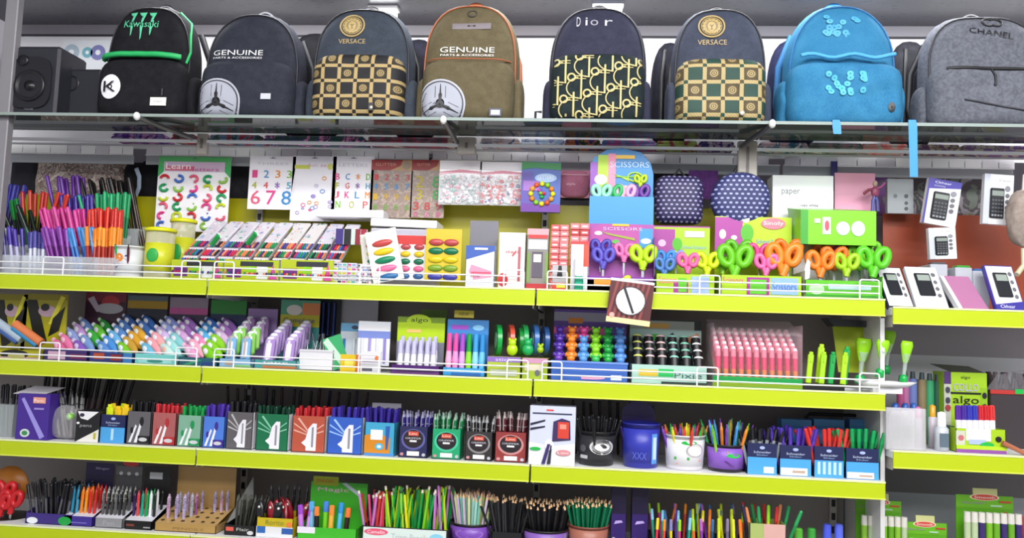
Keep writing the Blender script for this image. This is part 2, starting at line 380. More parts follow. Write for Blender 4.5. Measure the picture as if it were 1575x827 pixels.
# glass shelves
gl = pane('c4d8d2')
gpan = [(XL, XS(213, -.02, SH['G'])-.002, 'left'), (XS(213, -.02, SH['G'])+.002, XS(683, -.02, SH['G'])-.002, 'second'), (XS(683, -.02, SH['G'])+.002, XS(1187, -.02, SH['G'])-.002, 'third'), (XS(1187, -.02, SH['G'])+.002, XR, 'right')]
gpos = ['left end, under the speakers', 'middle left, from green-trimmed to olive backpack', 'middle right, under the two gold patterned navy backpacks', 'right end, under the blue and grey backpacks']
zlip = PXZ(700, 197, -.02)[1]
for i, (a, b, n) in enumerate(gpan):
    t = thing('glass_shelf', 'greenish glass shelf pane at the '+gpos[i], 'glass shelf', ((a+b)/2, 0, SH['G'])); h = (b-a)/2
    mb = MB(); mb.box(-h, h, -.02, .165, -.009, 0, gl); mb.build('pane', t)
    mb = MB(); mb.box(-h, h, -.0235, -.0205, -.009, 0, mat('8f9c97', .55)); mb.build('edge', t)
    mb = MB(); mb.box(-h, h, .162, .168, -.0095, 0, mat('243c34', .2)); mb.build('rear_edge', t)
for px, bx in ((213, 296), (683, 703), (1187, 1140)):
    X0 = XS(px, -.03, SH['G']); X1 = XS(bx, .16, SH['G']-.03)
    t = thing('shelf_bracket', {213: 'grey bracket with white end cap under the black and green backpack', 683: 'grey bracket with white end cap under the olive backpack', 1187: 'grey bracket with white end cap under the blue backpack'}[px], 'bracket', (X0, -.03, SH['G']-.012))
    mb = MB(); mb.tube([(0, 0, -.002), (X1-X0, .19, -.02)], .008, mat('6b6b6b', .3, .6)); mb.build('arm', t)
    mb = MB(); mb.ell((0, -.008, 0), (.010, .012, .013), mat('ececec', .3)); mb.build('end_cap', t)
zws = PXZ(700, 221, .176)[1]
mb = MB(); mb.box(XL, XR, .172, .180, zws-.009, zws, mat('eef2f6', .3)); mb.box(XL, XR, .25, .26, zws-.005, zws, mat('c9ccd0', .4)); tag(mb.build('cloth_shelf'), 'narrow white shelf carrying folded cloths under the glass shelves', 'shelf')
# price rail and lower grey rail behind the hanging goods
zra = PXZ(700, 238, .33)[1]
segs = [(-10, 205), (224, 660), (664, 1200), (1205, 1560)]
for i, (p, q) in enumerate(segs):
    a = XS(p, .33, zra); b = XS(q, .33, zra)
    t = thing('ticket_rail', ['leftmost white ticket rail above the pens', 'white ticket rail above the hanging sticker sheets', 'white ticket rail above the bead packs and dotted bags', 'right white ticket rail above the green scissors box'][i], 'rail', (a, .33, zra))
    mb = MB(); mb.tube([(0, 0, .018), (b-a, 0, .018)], .002, wire); mb.tube([(0, 0, -.018), (b-a, 0, -.018)], .002, wire); mb.box(0, b-a, .008, .012, -.05, -.019, mat('a4a8ac', .4)); mb.build('rail_bar', t)
    x = .004
    while x+.036 < b-a:
        wd = random.uniform(.046, .062); m = mat(random.choice(['ffffff', 'fafafa', 'f0eef2', 'dcd8de']), .4)
        mb = MB(); mb.box(x, min(x+wd, b-a), -.002, .001, -.016, .016, m); mb.build('ticket', t); x += wd+.003
# ================================================================== BACKPACKS
def srad(a, bt, bb, nt, nb):
    def f(th):
        c, s = math.cos(th), math.sin(th); b, n = (bt, nt) if s >= 0 else (bb, nb)
        return (abs(c/a)**n+abs(s/b)**n)**(-1/n)
    return f
def puff(mb, cx, cz, rf, yM, yF, yBk, m, p=4, n=56, wr=0, seed=0, q=.5):
    T = [.12, .3, .45, .58, .7, .8, .88, .94, .975, .993, 1]
    def prof(t): return (max(0, 1-t**p))**q
    def pt(t, th, y): return (cx+rf(th)*t*math.cos(th), y, cz+rf(th)*t*math.sin(th))
    def wrk(x, z): return wr*(noise.noise(Vector((x*9+seed, z*16, seed)))+.5*noise.noise(Vector((x*25, z*30+seed, seed))))
    vs = []; 
    for t in T:
        for i in range(n):
            th = 2*math.pi*i/n; x, y, z = pt(t, th, yM+(yF-yM)*prof(t)); vs.append((x, y+wrk(x, z)*(1-t**8), z))
    B = [.985, .93, .8, .4]
    for t in B:
        for i in range(n):
            th = 2*math.pi*i/n; x, y, z = pt(t, th, yM+(yBk-yM)*prof(t)); vs.append((x, y, z))
    R = len(T)+len(B)
    fs = [(j*n+i, j*n+(i+1) % n, (j+1)*n+(i+1) % n, (j+1)*n+i) for j in range(R-1) for i in range(n)]
    vs.append((cx, yF+wrk(cx, cz), cz)); k0 = len(vs)-1
    fs += [(k0, (i+1) % n, i) for i in range(n)]+[tuple((R-1)*n+i for i in range(n))]
    mb._add(vs, fs, m, True)
    def surf(x, z):
        dx, dz = x-cx, z-cz; th = math.atan2(dz, dx); t = min(1, math.hypot(dx, dz)/rf(th))
        return yM+(yF-yM)*prof(t)+wrk(x, z)*(1-t**8)-.0025
    return surf
def curve_on(mb, pts, surf, r, m, off=0):
    mb.tube([(x, surf(x, z)-off, z) for x, z in pts], r, m, 6)
def arc(cx, cz, rx, rz, a0, a1, n=16): return [(cx+rx*math.cos(math.radians(a0+(a1-a0)*i/n)), cz+rz*math.sin(math.radians(a0+(a1-a0)*i/n))) for i in range(n+1)]
def patch(mb, out, surf, m, off=.0008, n=1):
    """closed outline laid on a curved face, fan from its centre with rings"""
    cx = sum(p[0] for p in out)/len(out); cz = sum(p[1] for p in out)/len(out); k = len(out); vs = [(cx, surf(cx, cz)-off, cz)]
    R = 5
    for r in range(1, R+1):
        for x, z in out:
            X = cx+(x-cx)*r/R; Z = cz+(z-cz)*r/R; vs.append((X, surf(X, Z)-off, Z))
    fs = [(0, 1+i, 1+(i+1) % k) for i in range(k)]
    for r in range(R-1): fs += [(1+r*k+i, 1+r*k+(i+1) % k, 1+(r+1)*k+(i+1) % k, 1+(r+1)*k+i) for i in range(k)]
    mb._add(vs, fs, m, True)
def backpack(px0, px1, pyt, lab, m, m2=None, yf=.03, depth=.17, rotz=0, ph=.46, pw=.94, side=True, nt=2.7, trim=None, pm=None, pnt=5, wr=.006, seed=0, topw=1.0):
    z = SH['G']; x0, x1, h = ext(px0, px1, pyt, yf+.085, z); wd = x1-x0
    t = thing('backpack', lab, 'backpack', ((x0+x1)/2, yf+.09, z+.001), (0, 0, rotz)); m2 = m2 or m; trim = trim or BLACK
    a = wd/2*(.93 if side else .96)
    mb = MB(); s = puff(mb, 0, h*.40, srad(a*topw, h*.6, h*.40, nt, 7), 0, -.075, .08, m, 5, wr=wr, seed=seed); mb.build('body', t)
    pz = h*ph; mb = MB(); ps = puff(mb, 0, pz*.5, srad(a*pw, pz*.5, pz*.5, pnt, 7), -.05, -.108, -.03, pm or m2, 8, wr=wr*.8, seed=seed+3); mb.build('front_pocket', t)
    mb = MB(); pts = arc(0, h*.40, a*topw*.93, h*.6*.94, 10, 170, 30)
    rf = srad(a*topw, h*.6, h*.40, nt, 7)
    pts = [(rf(math.radians(g))*.93*math.cos(math.radians(g)), h*.40+rf(math.radians(g))*.93*math.sin(math.radians(g))) for g in range(-10, 192, 6)]
    curve_on(mb, pts, s, .0028, trim); mb.build('zipper', t)
    if side:
        for sg in (-1, 1):
            mb = MB(); puff(mb, sg*a*.95, h*.2, srad(wd*.075, h*.2, h*.2, 3, 5), .0, -.05, .05, m2, 4, wr=wr, seed=seed+sg); mb.build('side_pocket', t)
    mb = MB(); mb.tube([(x, .04, h*.985+.03*math.sin(math.pi*i/8)**.6) for i, x in enumerate([-.035+.07*k/8 for k in range(9)])], .006, trim, 6); mb.build('carry_handle', t)
    for sg in (-1, 1):
        mb = MB(); mb.tube([(sg*a*.7, .085, h*.85), (sg*a*.92, .10, h*.6), (sg*a*.96, .10, h*.3), (sg*a*.88, .085, .03)], .011, trim, 8, flat=.5); mb.build('shoulder_strap', t)
    return t, s, ps, a, h, pz
def ringpts(cx, cz, rx, rz, n=22): return [(cx+rx*math.cos(2*math.pi*i/n), cz+rz*math.sin(2*math.pi*i/n)) for i in range(n)]
def ring_on(mb, cx, cz, rx, rz, s, r, m, off=.0006): mb.tube([(x, s(x, z)-off, z) for x, z in ringpts(cx, cz, rx, rz, 26)], r, m, 5, closed=True, flat=.5)
GOLD = mat('b9a06a', .5)
# 1 black with green trim
fb = fabric('17161b', '24232a', 260); GR = mat('27b463', .5); MINT = mat('5fd0a0', .6)
t, s, ps, a, h, pz = backpack(158, 306, 13, 'black backpack with green zip band, green claw logo and round white badge', fb, trim=mat('1d1c22'), ph=.5, seed=1, topw=.97)
mb = MB(); curve_on(mb, [(-a*.93+a*1.75*i/24, pz+.004+.004*math.sin(math.pi*i/24)) for i in range(25)], lambda x, z: s(x, z)-.022, .0095, GR); mb.build('green_band', t)
mb = MB(); curve_on(mb, [(a*.55, h*.94), (a*.76, h*.86), (a*.86, h*.72), (a*.90, h*.58), (a*.86, h*.48)], s, .0045, GR, .002); mb.build('green_piping', t)
mb = MB(); mb.text('Kawasaki', -.02, h*.80, .024, .115, MINT, s)
for i in range(3):
    cx = -.05+.032*i; L = (.028, .038, .026)[i]
    patch(mb, [(cx-.012, h*.90), (cx+.012, h*.905), (cx+.008, h*.86), (cx+.004, h*.815), (cx-.002, h*.815), (cx-.001, h*.87), (cx-.008, h*.878)], s, MINT)
    patch(mb, [(cx-.003, h*.775), (cx+.006, h*.775), (cx+.003, h*.775-L), (cx, h*.775-L*1.2), (cx-.001, h*.775-L*.7)], s, MINT)
mb.build('green_logo', t)
mb = MB(); patch(mb, ringpts(-a*.55, pz*.48, .034, .040), ps, mat('ecebf2', .5)); mb.build('round_badge', t)
mb = MB(); mb.text('K', -a*.55, pz*.48, .034, .042, BLACK, lambda x, z: ps(-a*.55, pz*.48)-.0045+(x+a*.55)*-.10); mb.build('badge_letter', t)
mb = MB(); mb.box(.052, .104, -.1125, -.1105, .034, .060, mat('f2f2ee')); mb.text('NOTEBOOK', .078, .047, .004, .03, mat('888888'), -.1130); mb.build('white_tag', t)
mb = MB(); mb.box(.087, .091, -.113, -.110, .066, .088, mat('444448')); mb.build('zip_pull', t)
# 2 dark slate GENUINE
def genuine(t, s, ps, a, h, pz, ink, cx, zt, wd):
    mb = MB(); mb.text('GENUINE', cx, zt, .017, wd, ink, lambda x, z: s(x, z)-.003); mb.text('PARTS & ACCESSORIES', cx, zt-.017, .0065, wd*.98, ink, lambda x, z: s(x, z)-.003); mb.build('genuine_lettering', t)
    bx, bz, R = -a*.50, pz*.24, .078; sf = lambda x, z: ps(x, z)-.0005
    mb = MB()
    cl = lambda P: [(max(-a*.93, x), max(z, .004)) for x, z in P]
    patch(mb, cl(ringpts(bx, bz, R, R, 36)), sf, mat('b9bac4', .6), .0004); patch(mb, cl(ringpts(bx, bz, R*.93, R*.93, 36)), sf, mat('3a3b45'), .0010); patch(mb, cl(ringpts(bx, bz, R*.87, R*.87, 36)), sf, mat('a9abb8', .6), .0016)
    for ang in (90, 205, 335):
        c, sn = math.cos(math.radians(ang)), math.sin(math.radians(ang))
        P = [(.0, -.003), (.03, -.006), (R*.45, -.003), (R*.8, -.001), (R*.8, .001), (R*.45, .003), (.03, .006), (0, .003)]
        patch(mb, [(bx+u*c-v*sn, max(.005, bz+u*sn+v*c)) for u, v in P], sf, mat('17171c'), .0022)
        for dd in (-.016, .016):
            patch(mb, [(bx+u*c-v*sn, max(.005, bz+u*sn+v*c)) for u, v in [(.02, dd-.001), (R*.72, dd-.001), (R*.72, dd+.001), (.02, dd+.001)]], sf, mat('3a3b45'), .0022)
    patch(mb, ringpts(bx, bz, .012, .012, 12), sf, mat('17171c'), .0024)
    mb.build('round_emblem', t)
sl = fabric('30323e', '3b3e4b', 240)
t, s, ps, a, h, pz = backpack(310, 470, 24, 'charcoal backpack with white GENUINE lettering beside the green-trimmed one', sl, trim=mat('202129'), ph=.52, seed=11, nt=2.4)
genuine(t, s, ps, a, h, pz, mat('f2f2f4'), -.035, pz+.026, .165)
mb = MB(); mb.box(.062, .094, -.112, -.110, .058, .076, mat('c9cad2')); mb.build('grey_tag', t)
# 3 and 6 checked
def emblem(t, s, cx, cz, m, txt='VERSACE', k=1.0):
    mb = MB(); R = .038*k
    ring_on(mb, cx, cz, R, R*.95, s, .003, m); ring_on(mb, cx, cz, R*.8, R*.76, s, .0015, m); patch(mb, ringpts(cx, cz, R*.72, R*.68), s, mat('8b7c5c', .6), .0002)
    for i in range(14):
        g = 2*math.pi*i/14; patch(mb, ringpts(cx+R*.60*math.cos(g), cz+R*.56*math.sin(g), R*.15, R*.13, 8), s, m, .0012)
    patch(mb, ringpts(cx, cz-.001, R*.32, R*.42), s, m, .0012)
    for dx in (-.004, .004): patch(mb, ringpts(cx+dx, cz+.003, .0022, .0014, 8), s, mat('3a3430'), .0018)
    patch(mb, ringpts(cx, cz-.009, .004, .0014, 8), s, mat('3a3430'), .0018)
    mb.build('round_emblem', t)
    mb = MB(); mb.text(txt, cx+.002, cz-R*1.36, .015*k, .086*k, m, s); mb.build('gold_lettering', t)
fs3 = fabric('3f4753', '4a525f', 240)
t, s, ps, a, h, pz = backpack(474, 640, 16, 'blue-grey backpack with black and gold check pocket and gold emblem', fs3, pm=keycheck('17151b', '231d14', 'b9a06c'), ph=.56, pw=.90, seed=21)
emblem(t, s, -.028, h*.80, GOLD)
mb = MB(); mb.box(-.008+.055, .008+.055, -.114, -.108, .025, .05, mat('201d1c')); mb.ell((.056, -.114, .035), (.006, .003, .006), mat('d8d2c4', .3, .5)); mb.build('zip_pull', t)
# 4 olive
ol = fabric('6b6148', '7a6f54', 240)
t, s, ps, a, h, pz = backpack(642, 802, 10, 'olive brown backpack with orange piping and white GENUINE lettering', ol, trim=mat('a5562f'), ph=.50, seed=31)
genuine(t, s, ps, a, h, pz, mat('f6f4f0'), -.005, pz+.030, .17)
mb = MB(); patch(mb, [(-.055, h*.74), (.065, h*.75), (.065, h*.80), (-.055, h*.79)], s, mat('7c7478', .6)); mb.build('grey_patch', t)
mb = MB(); ring_on(mb, .005, h*.88, .014, .011, s, .002, mat('4a4540')); mb.build('small_badge', t)
mb = MB(); mb.box(.075, .112, -.1135, -.1105, .012, .036, mat('3b3f55')); mb.box(.08, .107, -.1145, -.113, .016, .031, mat('c4c8d4')); mb.build('grey_tag', t)
mb = MB(); curve_on(mb, [(-a*.85+a*1.7*i/12, pz*.985) for i in range(13)], lambda x, z: min(-.06, ps(x, pz*.93)+.006), .002, mat('a5562f')); mb.build('orange_piping', t)
# 5 navy with oblique lettering pattern
nv = fabric('36374b', '414258', 240)
t, s, ps, a, h, pz = backpack(836, 998, 14, 'navy backpack with dark pocket covered in pale gold oversized lettering', nv, pm=fabric('2b3a3c', '222a2e', 200), ph=.57, pw=.95, seed=41, wr=.004)
PG = mat('cdbf86', .55); mb = MB()
def clampf(x, z): return abs(x) < a*.88 and .012 < z < pz*.93
def pieces(pts, r):
    run = []
    for p in pts+[None]:
        if p and clampf(*p): run.append(p)
        else:
            if len(run) > 1: mb.tube([(x, ps(x, z)-.0005, z) for x, z in run], r, PG, 5, flat=.4)
            run = []
def seg(x0, z0, x1, z1, n=10): return [(x0+(x1-x0)*i/n, z0+(z1-z0)*i/n) for i in range(n+1)]
for gi in range(-2, 3):
    for gj in range(-1, 3):
        ux = gi*.070+gj*.022+.0; uz = gj*.066+gi*.018+.02
        pieces(seg(ux, uz, ux, uz+.088, 12), .0036)
        pieces(arc(ux-.002, uz+.034, .042, .032, 100, 270, 14), .0024)
        
        pieces(arc(ux-.030, uz+.066, .011, .011, 0, 360, 16), .0034)
        pieces(seg(ux-.018, uz+.070, ux+.014, uz+.070, 5), .0018); pieces(seg(ux-.018, uz+.062, ux+.014, uz+.062, 5), .0014)
mb.build('gold_pattern', t)
mb = MB(); mb.text('D', -.062, h*.83, .034, .012, mat('c9c6d0'), s); mb.text('i', -.038, h*.83, .028, .007, mat('c9c6d0'), s); mb.text('o', -.014, h*.82, .020, .024, mat('a3a0ae'), s); mb.text('r', .030, h*.82, .020, .024, mat('c9c6d0'), s); mb.build('pale_lettering', t)
mb = MB(); mb.tube([(-a*1.12, -.01, .055), (-a*1.25, -.01, .055), (-a*1.25, -.01, .01), (-a*1.12, -.01, .01)], .004, BLACK); mb.build('strap_buckle', t)
# 6
n6 = fabric('454b5b', '50566a', 240)
t, s, ps, a, h, pz = backpack(1024, 1182, 16, 'slate backpack with green and gold check pocket beside the bright blue one', n6, pm=keycheck('23433a', '4a3f28', 'b9a472', .054), ph=.54, pw=.93, seed=51)
emblem(t, s, -.030, h*.80, GOLD)
mb = MB(); mb.ell((.056, -.114, .030), (.008, .004, .008), mat('e0dccf', .3, .5)); mb.build('zip_pull', t)
# 7 blue
bl = fabric('3585b4', '4292c0', 200, mottled=20)
t, s, ps, a, h, pz = backpack(1195, 1384, 11, 'bright blue backpack with crumpled pocket', bl, m2=fabric('3280b0', '4596c4', 200, mottled=20), trim=mat('2a6ea6', .6), ph=.50, pw=1.0, seed=61, wr=.016, nt=2.3, topw=.98)
mb = MB(); curve_on(mb, [(-a*.8+a*1.6*i/14, pz*(1.05+.03*math.sin(i))) for i in range(15)], lambda x, z: -.103, .006, mat('4aa3d6', .6)); mb.build('pocket_flap', t)
mb = MB()
for q in range(16): patch(mb, ringpts(-.01+random.uniform(-.045, .05), h*.80+random.uniform(-.035, .03), .010, .008, 10), s, mat('4fa6d2', .6), .0006+.0001*q)
mb.build('pale_embroidery', t)
mb = MB()
for q in range(20): patch(mb, ringpts(.0+random.uniform(-.06, .06), pz*.62+random.uniform(-.03, .03), .009, .009, 10), ps, mat('52b4d0', .6), .0006+.0001*q)
mb.build('pocket_embroidery', t)
mb = MB(); patch(mb, ringpts(a*.72, pz*.27, .010, .015, 8), ps, mat('17181c')); mb.build('dark_tag', t)
# 8 grey
gy = fabric('666973', '7c7f8a', 120, mottled=60)
t, s, ps, a, h, pz = backpack(1408, 1604, 28, 'heather grey backpack with black lettering at the right end', gy, trim=mat('1b1b20'), ph=.52, pw=1.0, seed=71, wr=.012, nt=3.2)
mb = MB(); mb.text('CHANEL', .008, h*.80, .018, .125, mat('15151a'), s, rot=-.16)
ic = mat('15151a')
for sg in (-1, 1): curve_on(mb, arc(.018+sg*.010, h*.905, .018, .014, 45 if sg < 0 else 225-90, 315 if sg < 0 else 45-270+180+0, 14) if sg < 0 else arc(.018+.010, h*.905, .018, .014, 135, -135, 14), s, .003, ic)
mb.build('black_lettering', t)
mb = MB(); curve_on(mb, [(-a*.75+a*1.6*i/12, pz*(.93-.02*i/12)) for i in range(13)], lambda x, z: ps(x, z), .0055, mat('101014')); curve_on(mb, [(-.005, pz*.9), (.002, pz*.8), (.003, pz*.7), (.001, pz*.64)], ps, .0035, mat('15151a')); mb.build('pocket_zip', t)
mb = MB(); curve_on(mb, [(-a*.5+a*1.3*i/12, pz*(.42-.22*i/12)) for i in range(13)], ps, .003, mat('3a3b42')); mb.build('lower_seam', t)
# rear bags seen between
def rearbag(px0, px1, pyt, lab, m):
    z = SH['G']; x0, x1, h = ext(px0, px1, pyt, .25, z); t = thing('backpack', lab, 'backpack', ((x0+x1)/2, .29, z+.001))
    mb = MB(); puff(mb, 0, h*.45, srad((x1-x0)/2, h*.55, h*.45, 2.6, 5), 0, -.045, .04, m, 4, wr=.004, seed=px0); mb.build('body', t)
    mb = MB(); mb.tube([(-.02, -.03, h*.9), (-.03, -.052, h*.6), (-.03, -.05, h*.2)], .008, mat('121217'), 6, flat=.5); mb.build('shoulder_strap', t)
rearbag(425, 520, 46, 'black bag squeezed behind the charcoal and blue-grey backpacks', fabric('15151a', '202027'))
rearbag(600, 668, 55, 'black bag squeezed between the blue-grey and olive backpacks', fabric('1a1a24', '26263a'))
rearbag(1182, 1262, 56, 'navy bag half hidden behind the left of the bright blue backpack', fabric('3a3f68', '282b48'))
rearbag(1370, 1442, 58, 'black and grey bag half hidden between the blue and grey backpacks', fabric('2a2a30', '3c3c44'))
rearbag(1000, 1060, 60, 'black bag behind the left of the slate checked backpack', fabric('1c1c26', '2c2c3c'))
# speakers
def speaker(px0, px1, pyt, yf, lab, big=True):
    z = SH['G']; x0, x1, h = ext(px0, px1, pyt, yf, z); wd = x1-x0
    D = .15 if big else .10; t = thing('speaker', lab, 'speaker', ((x0+x1)/2, yf, z+.001)); b = mat('22222c', .5); k = mat('121218', .35)
    mb = MB(); mb.box(-wd/2, wd/2, 0, D, 0, h, b, .008); mb.build('cabinet', t)
    if big:
        cz = h*.42
        mb = MB(); mb.prism([(wd*.40*math.copysign(abs(math.cos(g))**.6, math.cos(g)), h*.47+h*.37*math.copysign(abs(math.sin(g))**.6, math.sin(g))) for g in [2*math.pi*i/28 for i in range(28)]], -.006, 0, mat('191920', .3)); mb.build('baffle', t)
        mb = MB(); mb.T = Matrix.Translation((0, -.006, cz)) @ Matrix.Rotation(math.pi/2, 4, 'X'); mb.lathe([(.052, 0), (.050, .006), (.044, .004), (.030, -.004), (.018, -.003), (.016, .004), (0, .008)], k, 28); mb.build('woofer', t)
        mb = MB(); mb.T = Matrix.Translation((-.028, -.006, h*.78)) @ Matrix.Rotation(math.pi/2, 4, 'X'); mb.lathe([(.018, 0), (.017, .005), (.008, .001), (0, .005)], k, 20); mb.build('tweeter', t)
        mb = MB(); mb.text('MICROLAB', 0, h*.10, .007, .030, mat('b8bad0'), -.0015); mb.ell((0, -.001, h*.15), (.004, .0015, .004), mat('b8bad0')); mb.build('maker_mark', t)
    else:
        mb = MB(); mb.T = Matrix.Translation((-wd*.30, -.001, h*.72)) @ Matrix.Rotation(math.pi/2, 4, 'X'); mb.lathe([(.026, 0), (.022, .003), (.018, -.01), (0, -.02)], k, 24); mb.build('bass_port', t)
    return t
speaker(3, 84, 71, .02, 'black speaker with round woofer at the left end of the glass shelf')
speaker(94, 150, 106, .09, 'second black speaker with a bass port behind the first', False)
x, z = PXZ(128, 110, .33)
mb = MB(); mb.box(x-.085, x+.1, .33, .336, z-.0, z+.115, mat('e9edf2', .3))
t = tag(mb.build('disc_poster'), 'bright poster of shiny discs behind the two speakers', 'poster')
mb = MB()
for dx, r, c in ((-.05, .03, 'c9dcec'), (.01, .02, '8fd0e0'), (.05, .028, '9a9ad8')): mb.T = Matrix.Translation((x+dx, .3295, z+.07)) @ Matrix.Rotation(math.pi/2, 4, 'X'); mb.disc((0, 0, 0), r, mat(c, .2, .3)); mb.disc((0, 0, .0006), r*.35, mat('f4f6fa'))
mb.build('disc_print', t)
# ================================================================== STATIONERY BUILDERS
_pm = {}
def penmesh(kind, c1, c2):
    k = (kind, c1, c2)
    if k in _pm: return _pm[k]
    a = mat(c1, .3) if isinstance(c1, str) else c1; b = mat(c2, .3) if isinstance(c2, str) else c2
    out = []; mb = MB()
    if kind == 'gel':
        mb.cyl((0, 0, 0), (0, 0, .10), .0040, .0042, b, 8); out.append(('barrel', mb.mesh('barrel'))); mb = MB()
        mb.cyl((0, 0, .09), (0, 0, .146), .0050, .0050, a, 8); mb.cyl((0, 0, .146), (0, 0, .150), .0050, .0036, a, 8); mb.box(-.001, .001, -.0072, -.0058, .108, .147, a); mb.box(-.001, .001, -.006, -.004, .143, .147, a); out.append(('cap', mb.mesh('cap')))
    elif kind == 'click':
        mb.cyl((0, 0, 0), (0, 0, .128), .0044, .0046, a, 8); mb.cyl((0, 0, .104), (0, 0, .107), .0049, .0049, b, 8); mb.cyl((0, 0, .128), (0, 0, .138), .0046, .0032, b, 8); mb.box(-.0012, .0012, -.0072, -.0058, .09, .128, b); mb.box(-.001, .001, -.006, -.004, .122, .127, b); mb.cyl((0, 0, .138), (0, 0, .149), .0023, .0023, b, 6); out.append(('', mb.mesh('pen')))
    elif kind == 'pencil':
        mb.cyl((0, 0, 0), (0, 0, .137), .0037, .0037, a, 6, smooth=False); mb.cyl((0, 0, .137), (0, 0, .147), .0037, .0012, mat('e2b88c', .6), 8); mb.cyl((0, 0, .147), (0, 0, .150), .0012, .0003, b, 6); out.append(('', mb.mesh('pencil')))
    elif kind == 'dipped':   # pencil shown with its dipped, flat end up
        mb.cyl((0, 0, 0), (0, 0, .141), .0037, .0037, a, 6, smooth=False); mb.cyl((0, 0, .141), (0, 0, .150), .0038, .0036, b, 8); out.append(('', mb.mesh('pencil')))
    elif kind == 'felt':
        mb.cyl((0, 0, 0), (0, 0, .11), .0044, .0046, b, 8); out.append(('barrel', mb.mesh('barrel'))); mb = MB()
        mb.cyl((0, 0, .108), (0, 0, .146), .0052, .0050, a, 8); mb.cyl((0, 0, .146), (0, 0, .150), .0050, .003, a, 8); out.append(('cap', mb.mesh('cap')))
    elif kind == 'marker':
        mb.cyl((0, 0, 0), (0, 0, .105), .0078, .0078, b, 12); out.append(('barrel', mb.mesh('barrel'))); mb = MB()
        mb.cyl((0, 0, .10), (0, 0, .145), .0086, .0080, a, 12); mb.cyl((0, 0, .145), (0, 0, .150), .0080, .0055, a, 12); mb.box(-.002, .002, -.0112, -.008, .108, .146, a); out.append(('cap', mb.mesh('cap')))
    elif kind == 'highl':
        mb.box(-.010, .010, -.006, .006, 0, .100, b, .003); out.append(('barrel', mb.mesh('barrel'))); mb = MB()
        mb.box(-.0105, .0105, -.0065, .0065, .095, .138, a, .003); mb.box(-.007, .007, -.005, .005, .137, .150, a, .002); mb.box(-.002, .002, -.010, -.0065, .10, .136, a); out.append(('cap', mb.mesh('cap')))
    elif kind == 'brushpen':
        mb.cyl((0, 0, 0), (0, 0, .05), .0045, .0075, b, 12); mb.cyl((0, 0, .05), (0, 0, .085), .0075, .006, b, 12); out.append(('barrel', mb.mesh('barrel'))); mb = MB()
        mb.cyl((0, 0, .085), (0, 0, .145), .0062, .0056, a, 12); mb.cyl((0, 0, .145), (0, 0, .150), .0056, .003, a, 12); out.append(('cap', mb.mesh('cap')))
    _pm[k] = out; return out
KN = dict(gel='gel_pen', click='ballpoint_pen', pencil='pencil', dipped='pencil', felt='felt_tip_pen', marker='marker_pen', highl='highlighter', brushpen='brush_pen')
KC = dict(gel='pen', click='pen', pencil='pencil', dipped='pencil', felt='felt-tip pen', marker='marker', highl='highlighter', brushpen='brush pen')
CN = {}
GEL = ['gel_pen']
def pen(kind, c1, c2, loc, rot, L, label, group, fat=1):
    ms = penmesh(kind, c1, c2); k = L/.150
    nm = GEL[0] if kind == 'gel' else KN[kind]
    if len(ms) == 1:
        o = inst(nm, ms[0][1], None, loc, rot); tag(o, label, KC[kind], group)
    else:
        o = thing(nm, label, KC[kind], loc, rot, group)
        for n, me in ms: inst(n, me, o)
    q = fat if k > .8 else fat*k**.5; o.scale = (q, q, k); return o
def fill(x0, x1, y0, y1, z, nx, ny, kind, cols, L, where, lean=0, spread=.1, back=0, jit=.3, names=None, fat=1):
    """pens standing in a grid, each colour pair with its own wording"""
    group = 'pens and pencils in '+where
    for j in range(ny):
        for i in range(nx):
            c = cols[(i*7+j*3+random.randrange(len(cols))) % len(cols)] if len(cols) > 1 else cols[0]
            u = (i+.5+random.uniform(-jit, jit)*.5)/nx; v = (j+.5)/ny
            x = x0+(x1-x0)*u; y = y0+(y1-y0)*v
            if lean > 0: x -= 0
            rx = -back-random.uniform(0, .05); ry = lean+(u-.5)*spread*2+random.uniform(-.05, .05)*(spread*8)
            n = c[2] if len(c) > 2 else ''
            pen(kind, c[0], c[1], (x, y, z+.002+random.uniform(0, .004)), (rx, ry, random.uniform(-.5, .5)), L*random.uniform(.95, 1.0), ('%s %s standing in the %s' % (n, KC[kind], where)).strip(), group, fat)
